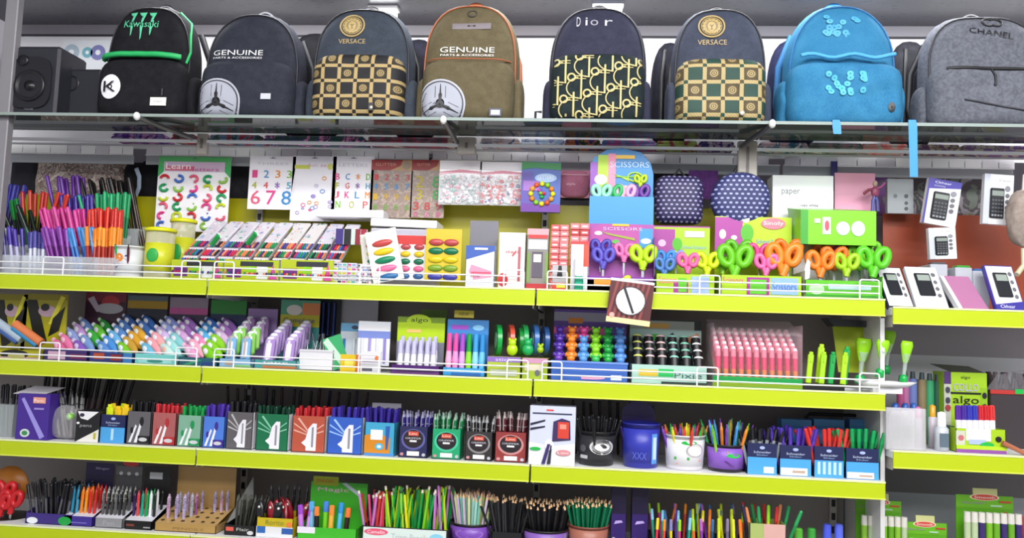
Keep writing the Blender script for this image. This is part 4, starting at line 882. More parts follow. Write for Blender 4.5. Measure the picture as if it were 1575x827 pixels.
mb = MB(); mb.tube([(x, -.018, z) for x, z in arc(0, h/2, w*.47, h*.47, 150, -30, 24)], .0026, mat('1a1c3c')); mb.build('zipper', t)
t, w, h = card(1082, 44, 262, 306, .3, 'pouch', 'plain violet pouch hanging between the two dotted pouches', 'pouch', '6a3a86', [], th=.01, m=fabric('63357e', '7a4a98', 200)); 
# cartons left-middle
def slab(px0, px1, pyt, pyb, Y, d, name, label, cat, col, rot=0, tilt=0):
    x0, z1 = PXZ(px0, pyt, Y); x1, _ = PXZ(px1, pyt, Y); z0 = PXZ((px0+px1)/2, pyb, Y)[1]; z1 = PXZ((px0+px1)/2, pyt, Y)[1]
    t = thing(name, label, cat, ((x0+x1)/2, Y, z0), (0, tilt, rot)); mb = MB(); mb.box(-(x1-x0)/2, (x1-x0)/2, 0, d, 0, z1-z0, mat(col, .4), .0015); mb.build('carton', t); return t, x1-x0, z1-z0
carton(566, 668, 352, 'A', .16, .10, 'white_box', 'plain white box under the two thinner ones, behind the paint cards', 'box', 'd8d6de', [('r', 0, .9, 1, .98, 'b8b4c4'), ('r', 0, .72, 1, .76, 'c8c4d0')], closed=True)
slab(570, 672, 337, 349, .15, .12, 'white_box', 'flat white box topmost behind the paint cards', 'box', 'f4f4f6', tilt=.02)
slab(486, 590, 322, 334, .22, .08, 'clear_box', 'clear plastic box of pastel pieces behind the white boxes', 'box', 'e8e6ee')
# eraser stacks
def minis(px0, px1, rows, py0, dy, Y, group, where, cols):
    for r in range(rows):
        x0 = XS(px0, Y, A+.03); x1 = XS(px1, Y, A+.03); n = 3; wd = (x1-x0)/n
        for i in range(n):
            hz = .013; t = thing('eraser_box', 'small striped eraser box stacked '+where, 'box', (x0+wd*(i+.5), Y, A+.0015+r*hz), (0, 0, 0), group)
            mb = MB(); mb.box(-wd*.48, wd*.48, 0, .04, 0, hz-.001, mat('d9d7de', .35), .001); mb.build('carton', t); c1 = random.choice(cols); c2 = random.choice(cols)
            mb = MB(); mb.box(-wd*.44, -wd*.1, -.0006, 0, .003, hz-.004, mat(c1, .4)); mb.box(0, wd*.4, -.0006, 0, .003, hz-.004, mat(c2, .4)); mb.build('carton_print', t)
minis(505, 548, 5, 0, 0, .03, 'eraser boxes left stack', 'left of the taller clear case', ['2c2c3a', 'c8b02a', '8a9ac8', '5ab0a0', 'c04a8a', 'a8b82a'])
minis(550, 572, 5, 0, 0, .05, 'eraser boxes right stack', 'just left of the leaning paint card', ['2c2c3a', '7a86b8', 'e0e0e8', 'b84a5a'])
t, w, h = card(540, 46, 352, 376, .12, 'marker_set', 'small set of black and dark red markers behind the eraser boxes', 'marker set', 'd9dbe2', [('r', 0, 0, .25, 1, '3a2a7a'), ('r', .27, 0, .5, 1, '15151a'), ('r', .52, 0, .62, 1, 'c8e0d0'), ('r', .64, 0, .8, 1, '8a1c2c'), ('r', .82, 0, 1, 1, 'a0203a')], th=.012)
# paint cards
def paint(pxc, wp, pyt, pyb, Y, label, col, rows, cols2=1, tilt=0, head=None, rx=.26):
    sp = ([('r', 0, .8, 1, 1, head)] if head else []); t, w, h = card(pxc, wp, pyt, pyb, Y, 'paint_card', label, 'paint set', col, sp, tilt=tilt, th=.004)
    mb = MB()
    for r, cc in enumerate(rows):
        for q in range(cols2):
            cx = (0 if cols2 == 1 else (-.21+.42*q))*w; mb.ell((cx, -.001, h*(.74-.165*r)), (w*rx, .007, h*.068), mat(cc, .3), 16, 8)
    mb.build('paint_pots', t); return t
R5 = ['c04a48', 'e6c41e', '14805a', 'e0709a', '2c6aa0']
paint(582, 36, 358, 430, .06, 'white card of round paints half hidden behind the leaning one', 'd8d6cc', R5, 1, -.15, rx=.32)
paint(600, 44, 352, 432, .035, 'white card of single oval paints leaning at the front', 'eeebe4', R5, 1, -.22, rx=.34)
paint(634, 46, 362, 430, .05, 'red-topped card of paired small paints', 'dcdad8', ['b04a50', 'd8b81e', '126a4c', 'd8608a', '2c5a90'], 2, 0, 'c8302c', .16)
paint(682, 52, 352, 432, .035, 'yellow card of paired round paints beside the stapler box', 'cdb424', ['b8484a', '12704c', 'd8c01e', '7a9a2a', '3c3c9a'], 2, 0, 'd0b82a', .21)
# stapler box with open top
c = carton(714, 760, 378, 'A', .03, .07, 'stapler_box', 'white and blue box printed with a pink stapler, open on top', 'box', 'd9dbe6', [('p', [(0, .66), (0, 1), (1, 1), (1, .88)], '3a5cae'), ('p', [(.12, .38), (.2, .55), (.9, .40), (.9, .26), (.3, .2)], 'e892ae'), ('r', .2, .34, .88, .38, 'c8506a'), ('t', .35, .28, .07, .3, 'MINI', '2c2c34'), ('r', .3, .9, .75, .95, 'eef0f6')], back=340, inner='77757e')
for dx, cc, n_ in ((-.015, '2c5aa0', 'blue'), (.018, 'c84a9a', 'pink')):
    t = thing('small_bottle', n_+' bottle with white cap standing in the open stapler box', 'bottle', (c['xc']+dx, .075, A+.06)); h = .04
    mb = MB(); mb.lathe([(0, 0), (.012, 0), (.0125, .03), (.006, .038), (0, .038)], mat(cc, .3), 16); mb.build('bottle_body', t); mb = MB(); mb.lathe([(.007, .036), (.006, .050), (0, .052)], mat('eef0f4'), 14); mb.build('cap', t)
carton(765, 806, 358, 'A', .03, .08, 'white_box', 'white box with red round mark beside the stapler box', 'box', 'e8e2e0', [('r', 0, .86, 1, 1, 'f8f8fa'), ('e', .18, .16, .2, .12, 'c4303a'), ('r', .74, .14, .84, .75, 'b85a64'), ('t', .5, .66, .05, .5, 'deli', 'c06a72'), ('p', [(.5, .6), (.65, .68), (.68, .66), (.53, .57)], 'c8505a')], closed=True)
carton(808, 842, 352, 'A', .035, .07, 'clip_box', 'grey window box with red ends beside the red carton stacks', 'box', '8a8680', [('r', 0, .9, 1, 1, 'e8a0a8'), ('r', .05, .84, .95, .9, 'c83a3c'), ('r', .05, .66, .95, .82, 'c8c8dc'), ('r', .02, .12, .15, .6, '7a9a4a'), ('r', .88, .12, 1, .6, '7a9a4a'), ('r', .25, .2, .75, .62, '5a5260'), ('r', .32, .45, .68, .58, 'ece4d8'), ('r', 0, 0, 1, .1, 'b0282e')], closed=True)
# stacks of small red cartons
for col, (p0, p1) in enumerate(((845, 873), (875, 905))):
    Yc = .04; x0 = XS(p0, Yc, A+.05); x1 = XS(p1, Yc, A+.05); wd = (x1-x0)/2
    htop = ZS(347 if col == 0 else 345, x0, .09)-A; n = 11
    for i in range(n):
        for k in range(2):
            if col == 1 and i < 4: continue
            hz = htop/n; t = thing('lead_carton', 'small red and pink carton in the %s stack right of the grey window box' % ['left', 'right'][col], 'carton', (x0+wd*(k+.5), Yc+(0 if i < 8 else .02), A+.001+hz*i), (0, 0, 0), 'small red cartons %s stack' % ['left', 'right'][col])
            mb = MB(); mb.box(-wd*.48, wd*.48, 0, .05, 0, hz-.0012, mat(random.choice(['e06a70', 'd85a5c', 'e88084', 'b83038' if i > 7 and col else 'e07a7c']), .35), .001); mb.build('carton', t)
            mb = MB(); mb.box(-wd*.3, wd*.3, -.0006, 0, hz*.3, hz*.6, mat('f0c8c8')); mb.build('carton_print', t)
carton(848, 872, 408, 'A', .022, .012, 'blister_card', 'grey blister card with a black piece in front of the red cartons', 'blister pack', 'b4b0b4', [('p', [(.3, .5), (.42, .98), (.62, .98), (.7, .5)], '17171a'), ('r', 0, 0, 1, .3, 'c83a2e'), ('r', .3, .1, .9, .28, 'd8d83a')], closed=True)
carton(876, 905, 372, 'A', .035, .04, 'white_box', 'white box with red corner behind the correction bottle', 'box', 'dddde2', [('r', .7, .5, 1, .95, 'd0503c'), ('r', 0, .95, 1, 1, 'd83a3a')], closed=True)
x0, z0 = PXZ(890, 440, .012); h = ZS(392, x0, .012)-A
t = thing('correction_bottle', 'white correction bottle with teal base standing in front', 'bottle', (x0, .014, A+.001)); mb = MB(); mb.box(-.012, .012, -.006, .008, h*.38, h, mat('f6f8f8', .3), .004); mb.build('bottle_body', t); mb = MB(); mb.box(-.013, .013, -.007, .009, 0, h*.40, mat('12a07c', .3), .004); mb.build('cap', t)
# green scissors cartons
LG = 'a4c80e'
c = carton(1008, 1100, 422, 'A', .025, .12, 'scissors_carton', 'purple and lime carton of small scissors beside the purple stand', 'carton', LG, [('r', .3, 0, .55, .6, 'a02a90'), ('r', .38, .1, .52, .8, '5ab81e'), ('r', .6, .0, .9, .9, '9ab0e0'), ('t', .2, .7, .35, .3, 'Scissors', 'e86a7a')], back=348, bspec=[('r', 0, 0, 1, .98, 'a6cc12'), ('r', 0, .52, .38, .95, 'a23a94'), ('e', .15, .75, .07, .05, 'e8b8d8'), ('e', .42, .74, .09, .09, '52b41e'), ('t', .72, .70, .05, .42, 'School Scissors', '8ab8e8'), ('r', .55, .84, .9, .93, 'e8d0c8')], inner='a23a94')
for px, py, s_, c_, n_ in ((1024, 394, .72, '3a8ad0', 'blue'), (1022, 406, .8, '4a78b8', 'steel blue'), (1040, 392, .6, '8a90d8', 'periwinkle'), (1058, 400, .85, 'e8629c', 'pink'), (1088, 400, .95, 'c8dc14', 'lemon')):
    spx(px, py, .05+.04*(py < 400), s_, c_, n_, 'in the small purple and lime carton')
c = carton(1108, 1234, 424, 'A', .022, .13, 'scissors_carton', 'wide purple and lime carton of scissors in the middle', 'carton', LG, [('r', .32, 0, .6, .9, 'a02a90'), ('r', .36, .1, .56, .8, '5ab81e'), ('r', .62, .1, .95, .9, '8ab0dc'), ('t', .15, .75, .3, .26, 'Scissors', 'e86a7a'), ('t', .78, .5, .4, .3, 'Scissors', '4a68c0')], back=334, bspec=[('r', 0, 0, 1, .86, 'b4d60a'), ('r', 0, .5, .36, .99, 'a83a98'), ('e', .10, .78, .045, .06, 'f0d0e0'), ('e', .25, .74, .04, .03, 'f0d0e0'), ('e', .42, .80, .085, .11, '52b41e'), ('e', .40, .97, .05, .05, 'd8ecc8'), ('t', .74, .70, .05, .4, 'School Scissors', '7a9ae0'), ('e', .76, .92, .16, .07, 'e07a8a'), ('t', .76, .92, .06, .26, 'Sinoly', 'f4f0f0')], inner='b4d60a')
for px, py, s_, c_, n_ in ((1130, 394, 1.35, '6ac01e', 'green'), (1168, 386, .9, 'd8488c', 'deep pink'), (1178, 402, .9, 'e468a4', 'rose'), (1205, 392, 1.35, 'f2862a', 'orange'), (1136, 383, 1.1, '5cb01a', 'leaf green'), (1212, 382, 1.1, 'e8741e', 'burnt orange')):
    spx(px, py, .045+.03*(py < 387)+.015*(py < 385), s_, c_, n_, 'in the wide purple and lime carton')
spx(1112, 402, .07, .8, '9adc3a', 'pale green', 'at the left edge of the wide carton')
# big open green box with lid
Yf = .02; x0, x1, h = ext(1238, 1358, 432, Yf, A); w = x1-x0; a = w/2; xc = (x0+x1)/2
t = thing('scissors_carton', 'large bright green carton with raised lid full of scissors', 'carton', (xc, Yf, A+.001)); gg = mat('5ab81a', .35); wi = mat('dcdad8', .4); D = .14
hl0 = ZS(378, xc, Yf+D)-A; hl1 = ZS(322, xc, Yf+.08)-A
mb = MB(); mb.box(-a, a, 0, .002, 0, h, gg); mb.box(-a, a, 0, D, 0, .002, gg); mb.box(-a, -a+.002, 0, D, 0, h*1.5, wi); mb.box(a-.002, a, 0, D, 0, h*1.3, gg); mb.box(-a, a, D-.002, D, 0, hl0, wi); mb.build('carton', t)
mb = MB(); yl = Yf+.01; zt = ZS(322, xc, .10)-A; zb = ZS(376, xc, .06)-A
mb._add([(-a, .055, zb), (a, .055, zb), (a, .055, zt-.008), (-a, .055, zt-.008), (-a*1.05, D+.06, zt+.02), (a*.8, D+.06, zt+.02), (-a, D, zb), (a, D, zb)], [(0, 1, 2, 3), (3, 2, 5, 4), (0, 3, 4, 6), (1, 2, 5, 7), (6, 7, 5, 4)], mat('7ccc1c', .3)); mb.build('lid', t)
mb = MB(); prints(mb, -a, zb, w, zt-zb-.008, .0545, [('r', 0, 0, .1, 1, '3aa02a'), ('r', .29, .3, .4, .8, 'e4e0e0'), ('e', .35, .55, .03, .15, 'c05060'), ('e', .56, .48, .09, .2, 'd8e4e8'), ('e', .76, .48, .09, .22, 'd8e4e8'), ('r', .18, .62, .26, .75, 'd8f0c0')]); mb.build('lid_print', t)
mb = MB(); prints(mb, -a, 0, w, h, -.0002, [('e', .15, .5, .1, .3, 'b8d8b0'), ('r', .3, .5, .85, .8, 'b0ccd0'), ('r', 0, .05, 1, .2, '3a9a2a')]); mb.build('front_print', t)
mb = MB(); mb.prism([(-a*.98, h), (-a*.86, h*1.1), (-a*.84, h*2.0), (-a*.92, h*2.2), (-a*.99, h*1.6)], .01, .012, mat('eceae8', .4)); mb.build('side_flap', t)
for px, py, Y, s_, c_, n_ in ((1268, 386, .13, .9, 'f08c40', 'light orange'), (1262, 400, .05, 1.1, 'f07f24', 'orange'), (1283, 392, .09, 1.0, 'e87420', 'dark orange'), (1298, 390, .12, .9, 'd858a4', 'pink'), (1302, 402, .045, .95, 'a0cc20', 'olive lime'), (1322, 392, .11, 1.0, '84d42c', 'lime green'), (1343, 396, .05, 1.25, '5cc424', 'bright green'), (1274, 382, .15, .9, 'f4a060', 'pale orange'), (1310, 384, .15, .85, 'c848a0', 'magenta'), (1334, 384, .14, 1.0, '70c82c', 'mid green')):
    spx(px, py, Y, s_, c_, n_, 'in the large green open carton')
# goods behind
carton(1186, 1282, 270, 'A', .25, .08, 'white_box', 'white box with a green stripe and lettering behind the green carton', 'box', 'eceef0', [('r', 0, .52, 1, .60, '8aca6a'), ('p', [(.5, .3), (1, .3), (1, .52), (.6, .52)], 'a8dc6a'), ('t', .3, .86, .05, .3, 'paper', '8a8a90'), ('t', .6, .76, .03, .3, 'copy white', '4a4a50'), ('e', .7, .42, .06, .05, 'f4f4f0')], closed=True)
t, w, h = card(1315, 62, 266, 345, .3, 'coloured_paper', 'pink sheet of card hanging beside the red-brown board', 'paper', 'eaa4be', [], th=.003)
t, w, h = card(1283, 10, 248, 294, .325, 'ribbon', 'short navy ribbon hanging in front of the white box', 'ribbon', '3c3a78', [], th=.002)
x, z = PXZ(1346, 282, .25); t = thing('toy_figure', 'small dark figure in pink and blue with arms out against the pink sheet', 'figurine', (x, .25, PXZ(1346, 325, .25)[1]))
hh = z+.0-PXZ(1346, 325, .25)[1]; mb = MB(); mb.tube([(-.008, 0, 0), (-.006, 0, .035), (0, 0, .05)], .006, mat('5a5a9a')); mb.tube([(.008, 0, 0), (.006, 0, .035), (0, 0, .05)], .006, mat('4a4a8a')); mb.build('legs', t)
mb = MB(); mb.ell((0, 0, .062), (.013, .008, .018), mat('8a3a5a')); mb.tube([(0, 0, .072), (-.02, 0, .068), (-.035, 0, .055)], .0045, mat('7a2a3a')); mb.tube([(0, 0, .072), (.018, 0, .078), (.03, 0, .092)], .0045, mat('9a4a80')); mb.ell((0, 0, .088), (.008, .007, .010), mat('b89a8a')); mb.build('body', t)
# tapes
for px, py0, py1, lab in ((1404, 184, 272, 'long blue tape strip hanging from the glass beside the calculators'), (1287, 184, 206, 'short blue tape strip on the glass edge under the blue backpack')):
    x0, z1 = PXZ(px, py0, -.026); _, z0 = PXZ(px, py1, -.026); mb = MB(); k = .012
    mb._add([(x0-k, -.026, z1), (x0+k*.7, -.026, z1), (x0+k, -.0265, z1-.02), (x0+k*.9+.002, -.027, z0), (x0-k+.003, -.027, z0), (x0-k, -.0265, z1-.02)], [(0, 1, 2, 5), (5, 2, 3, 4)], mat('2f8fd0', .5)); mb._add([(x0-k, -.0268, z1), (x0+k*.7, -.0268, z1), (x0+k*.7, .03, SH['G']+.001), (x0-k, .03, SH['G']+.001)], [(0, 1, 2, 3)], mat('2f8fd0', .5))
    tag(mb.build('tape_strip'), lab, 'tape')
# red-brown board & calculators on the far right
x0, z1 = PXZ(1362, 331, .34); x1 = XR; mb = MB(); mb.box(XS(1358, .345, 1.6), x1, .345, .352, SH['RA']+.001, PXZ(1450, 330, .345)[1], mat('8e3a1c', .4)); tag(mb.build('hardboard'), 'red-brown board standing behind the calculators', 'board')
def calc(pxc, wp, pyt, pyb, Y, label, kind, tilt=0, lean=0, hole=True):
    bc = dict(blue='40389a', white='e6e6ea', navy='2c2c6a')[kind]
    t, w, h = card(pxc, wp, pyt, pyb, Y, 'calculator_pack', label, 'calculator', 'e9e9ee', ([('r', 0, 0, 1, 1, 'efeff2')]+([('p', [(0, .76), (0, 1), (1, 1), (1, .86)], bc), ('r', 0, 0, .06, .8, bc), ('t', .45, .93, .05, .5, 'Ckhaar', 'e8e8f4'), ('t', .36, .85, .035, .34, 'SCHOOL', 'd0d0e8')] if kind == 'blue' else [('r', 0, 0, .2, 1, 'c8ccdc'), ('t', .7, .88, .04, .4, 'Casin', '8a8a92')])+[('e', .8, .72, .09, .06, '8a8a94'), ('e', .8, .58, .07, .045, '6a6a72'), ('e', .8, .46, .07, .045, '6a6a72'), ('e', .8, .34, .07, .045, '6a6a72')]), tilt=tilt, lean=lean, th=.018)
    mb = MB(); mb.box(-w*.30, w*.18, -.008, 0, h*.12, h*.72, mat('1e2024', .35), .003); mb.build('calculator_body', t)
    mb = MB(); mb.box(-w*.26, w*.14, -.009, -.008, h*.56, h*.66, mat('8a958e', .3)); mb.build('screen', t)
    mb = MB()
    for r in range(5):
        for q in range(4): mb.box(-w*.25+w*.1*q, -w*.18+w*.1*q, -.0095, -.008, h*(.15+.075*r), h*(.19+.075*r), mat('5a5c64' if r else '9a9ca4', .4), .0006)
    mb.build('keys', t); return t
calc(1443, 52, 276, 346, .20, 'calculator in a white and blue pack hanging tilted, the largest of the calculators', 'blue', tilt=.16)
calc(1451, 42, 350, 398, .18, 'smaller calculator pack hanging below the large tilted one', 'white', tilt=-.05)
calc(1533, 46, 268, 345, .18, 'calculator in a plain white pack hanging near the right edge', 'white', tilt=.06)
t, w, h = card(1385, 40, 275, 328, .28, 'clear_case', 'clear grey plastic case hanging beside the blue tape', 'case', 'a8adb0', [('e', .3, .5, .08, .06, '5a6468'), ('e', .72, .5, .08, .06, '3a4448'), ('e', .72, .3, .07, .05, '3a4448'), ('e', .72, .14, .07, .05, '3a4448')], th=.02, m=mat('9aa0a4', .2))
def flatpack(pxc, wp, pyt, pyb, Y, *a_, **k): pass
RA = SH['RA']
def lying(px0, px1, pyf, pyb, label, col, kind, rotz=0, zoff=0):
    """pack propped on the shelf, leaning well back"""
    x0 = XS(px0, .03, RA); x1 = XS(px1, .03, RA); w = x1-x0; L = .15; zt = PXZ((px0+px1)/2, pyb, .12)[1]; g = math.asin(max(-.9, min(.9, (zt-RA-zoff)/L)))
    t = thing('calculator_pack' if kind != 'pink' else 'notebook', label, 'calculator' if kind != 'pink' else 'notebook', ((x0+x1)/2, .03, RA+.002+zoff), (g-math.pi/2+0, 0, rotz))
    h = L; mb = MB(); mb.box(-w/2, w/2, 0, .016, 0, h, mat(col, .35), .002); mb.build('pack' if kind != 'pink' else 'cover', t)
    if kind == 'pink':
        mb = MB(); mb.box(-w/2-.003, -w/2+.008, -.001, .016, .004, h-.004, mat('e8e8ec')); mb.build('white_spine', t); return t
    mb = MB(); prints(mb, -w/2, 0, w, h, -.0002, [('r', .04, .03, .96, .97, 'ececf0'), ('e', .82, .8, .07, .05, '6a6a72'), ('e', .82, .62, .06, .045, '6a6a72'), ('e', .82, .46, .06, .045, '6a6a72'), ('e', .82, .3, .06, .045, '6a6a72')]+([('p', [(0, 0), (1, 0), (1, .2), (0, .12)], '3a3494'), ('t', .4, .08, .07, .5, 'Ckhaar', 'e8e8f4')] if kind == 'blue' else [])); mb.build('printed_face', t)
    mb = MB(); mb.box(-w*.3, w*.2, -.007, 0, h*.28, h*.82, mat('22242a', .35), .003); mb.box(-w*.24, w*.14, -.008, -.007, h*.62, h*.76, mat('9aa49c', .3)); mb.build('calculator_body', t); return t
lying(1366, 1408, 470, 412, 'boxed calculator lying at the left end of the far right upper shelf', '2c2c3a', 'white', .12)
lying(1410, 1462, 472, 412, 'white boxed calculator lying second from the left on the far right shelf', 'd8d8e0', 'white', .08)
lying(1476, 1524, 474, 425, 'mauve pink notebook lying between the boxed calculators', 'b878a0', 'pink', .1)
lying(1532, 1580, 478, 398, 'purple and white calculator pack at the right edge of the shelf', '3a3494', 'blue', .1)
for i, (px, c_, lab) in enumerate(((1440, '55585c', 'grey'), (1478, '3aa83a', 'green'), (1505, '3a6ab0', 'blue'))):
    x, z = PXZ(px, 408, .16); t = thing('flat_pack', 'flat %s topped pack lying behind the boxed calculators' % lab, 'pack', (x, .14, RA+.002), (0, 0, .1*i)); h = max(.02, z-RA-.01*i)
    mb = MB(); mb.box(-.025, .025, 0, .1, 0, h, mat('b8bcc4', .35), .002); mb.build('pack', t); mb = MB(); mb.box(-.02, .02, .0, .03, h, h+.006, mat(c_, .35), .002); mb.build('coloured_clip', t)
x, z = PXZ(1568, 335, .12); t = thing('plush_bag', 'beige plush bag hanging at the right edge', 'bag', (x+.01, .12, z-.09)); mb = MB(); mb.ell((0, 0, .09), (.045, .04, .085), fabric('a8988e', 'c4b4aa', 90, .6), 24, 16, wr=.15); mb.build('bag_body', t); mb = MB(); mb.tube([(0, 0, .16), (.005, 0, .22)], .004, mat('c8beb4')); mb.build('strap', t)
mb = MB(); mb.tube([(0, 0, 0), (0, 0, -.05), (-.03, -.02, -.08)], .008, mat('cfc8a8', .4)); mb.build('tail', t)
# dangling compass card in front of the shelf edge
x, z = PXZ(966, 497, -.02); t, w, h = card(966, 66, 430, 498, -.024, 'compass_card', 'brown card with round white window hanging over the top shelf edge', 'hanging card', '5a2a2c', [('r', 0, .94, 1, 1, 'f0eef0')]+[('p', [(u, .12), (u+.06, .12), (u+.2, .94), (u+.14, .94)], '8a4040') for u in (-.0, .12, .24, .36, .48, .60, .72)]+[('r', 0, 0, 1, .12, 'e8dca0'), ('e', .5, .52, .36, .34, '4a3034'), ('e', .5, .52, .33, .31, 'd4d4d8'), ('p', [(.30, .80), (.35, .83), (.62, .26), (.57, .24)], '2a2a30'), ('e', .12, .16, .06, .06, 'e8a8a0')], tilt=.10, th=.002)
# bundles behind the glass and rail
for Y, lab in ((.465, 'front white rod carrying the hanging bags behind the stickers'), (.525, 'rear white rod behind the hanging bags')):
    zz = PXZ(700, 229, Y)[1]; mb = MB(); mb.tube([(XL, Y, zz), (XR, Y, zz)], .005, mat('c8c8cc', .3, .5)); tag(mb.build('hanging_rod'), lab, 'rod')
PT = [(-20, 18, 'b0acb0', 'cfcbcf'), (55, 185, None, None)]
def bundle(px0, px1, pyt, pyb, Y, label, m, d=.05, name='folded_bag', cat='bag', wr=.006):
    x0, z1 = PXZ(px0, pyt, Y); x1, z0 = PXZ(px1, pyb, Y); z1 = PXZ((px0+px1)/2, pyt, Y)[1]; z0 = PXZ((px0+px1)/2, pyb, Y)[1]; w = x1-x0; h = z1-z0
    if Y < .3: z0 = zws+.001; h = SH['G']-.0105-z0; name, cat, d = 'folded_cloth', 'cloth', .09
    t = thing(name, label, cat, ((x0+x1)/2, Y+d/2, z0)); mb = MB()
    if Y < .3:
        mb.box(-w/2, w/2, -d/2, d/2, 0, h*.5, m, .006); mb.box(-w/2+.003, w/2-.004, -d/2+.004, d/2, h*.5, h, m, .006)
    else: puff(mb, 0, h/2, srad(w/2, h/2, h/2, 6, 6), 0, -d/2, d/2, m, 5, wr=wr, seed=px0)
    mb.build('fabric_body', t)
    if h > .06: mb = MB(); mb.tube([(-w*.1, 0, h*.97), (0, 0, h*1.03), (w*.1, 0, h*.97)], .003, BLACK); mb.build('hang_loop', t)
leaf = splotch(['c8b8ac', '9a8480', 'd8ccc0', '7a6a64', 'b89a90', 'e0d8cc'], 26, .7)
bundle(52, 187, 186, 312, .44, 'beige and brown leaf patterned cloth bag hanging behind the left pens', leaf)
bundle(18, 54, 205, 300, .44, 'plain charcoal bag hanging at the left edge behind the pens', fabric('35353c', '3c3c44'))
bundle(188, 244, 248, 312, .43, 'black bag with a pale blue strap hanging left of the letter sheet', fabric('1c1a20', '26242c'))
x, z = PXZ(212, 280, .39); mb = MB(); mb.tube([(x-.01, .39, z+.05), (x+.004, .39, z+.02), (x+.006, .39, z-.02), (x-.004, .39, z-.05)], .008, mat('a8b8cc', .5), 8, flat=.4); tag(mb.build('strap_loop'), 'pale blue strap hanging in front of the black bag', 'strap')
bundle(170, 250, 203, 219, .182, 'folded violet and pink cloth above the ticket rail', splotch(['8a7ab8', '5a2a8c', 'c08ac0', '3a3a48'], 14), .05)
bundle(262, 298, 203, 219, .182, 'folded dark red and grey cloth above the letter sheet', splotch(['8a8288', 'b04050', '5a565c', '9a9498'], 14))
bundle(352, 388, 246, 312, .44, 'dark grey bag hanging between the letter and number sheets', fabric('3a383f', '46444c'))
bundle(320, 400, 203, 219, .182, 'folded slate and teal cloth above the number sheet', splotch(['3c5450', '6a8aa8', 'a83a48', 'c0ccd4'], 14))
bundle(404, 560, 203, 219, .182, 'long dark cloth roll with pink end above the sticker sheets', splotch(['3a4a4c', '2c5a50', '4a4a7a', 'd88ab8', '3a3a44'], 16))
bundle(564, 697, 203, 219, .182, 'folded maroon and black cloth above the brown number cards', splotch(['5a4a54', '9a4458', '6a6474', 'd0b8ac'], 12))
bundle(738, 800, 203, 219, .182, 'folded grey and rose cloth above the bead packs', splotch(['b8b0b8', 'e8c8c4', 'd0d8e8', '7a7488'], 18))
bundle(800, 870, 203, 219, .182, 'folded pale blue cloth above the green-topped bag', splotch(['c0dcf4', 'e0e8f4', 'a0a8dc', 'd8c8c8'], 12))
bundle(868, 925, 203, 219, .182, 'folded dark green and orange cloth left of the scissors stand top', splotch(['2c4a40', 'b86a4a', '3a3a7a', '2a2a34'], 12))
bundle(925, 1010, 203, 219, .182, 'folded blue and magenta cloth above the scissors stand', splotch(['6a7ab0', 'b85a9a', '7a88c0', '9ab080'], 12))
bundle(1010, 1075, 203, 219, .182, 'folded yellow-green cloth above the square dotted pouch', splotch(['a8b060', '8a9a50', '8a3040', 'b8c8b0'], 12))
bundle(1075, 1132, 203, 219, .182, 'folded lilac cloth above the round dotted pouch', splotch(['a890b0', '4a3a7a', 'b8a8b8', '8a7a90'], 14))
bundle(1168, 1245, 203, 219, .182, 'folded pink and teal cloth right of the navy backpack post', splotch(['d0b0b8', 'b8a8b0', '3a6a80', 'e0d4d8'], 16))
bundle(1245, 1330, 203, 219, .182, 'folded grey-green cloth under the blue backpack', splotch(['6a706c', '8a8e88', 'a88a90', 'd8d4d4'], 14))
bundle(1325, 1400, 203, 219, .182, 'folded coral red cloth beside the long blue tape', splotch(['e08078', 'e8a098', 'c8c4b8', '9a8a84'], 12))
bundle(1405, 1480, 203, 219, .182, 'folded tan and plum cloth right of the blue tape', splotch(['a89a84', '7a5a78', 'c8b8a0', '5a4a5a'], 12))
bundle(1480, 1600, 203, 219, .182, 'folded beige and violet cloth at the right end behind the calculators', splotch(['a8988c', '8a6aa0', 'c4bcb0', '6a5a70'], 9))
bundle(1340, 1368, 246, 330, .42, 'grey and violet sleeve hanging beside the pink sheet', splotch(['8a8498', '9a6ab0', 'a8a4b0'], 12))
bundle(1000, 1094, 240, 300, .42, 'dark grey bag hanging behind the dotted pouches', fabric('4a464e', '565260'))
bundle(860, 915, 240, 306, .43, 'slate grey bag hanging behind the pink pencil case', fabric('6a6e7a', '767a88'))
bundle(560, 700, 240, 320, .43, 'taupe cloth bag hanging behind the glitter cards', fabric('6a5e58', '786a64'))
bundle(1380, 1560, 246, 335, .44, 'sage and grey bag hanging behind the large calculator', splotch(['8a948a', '6a6468', 'b0a8b0', '9a9a70'], 10))
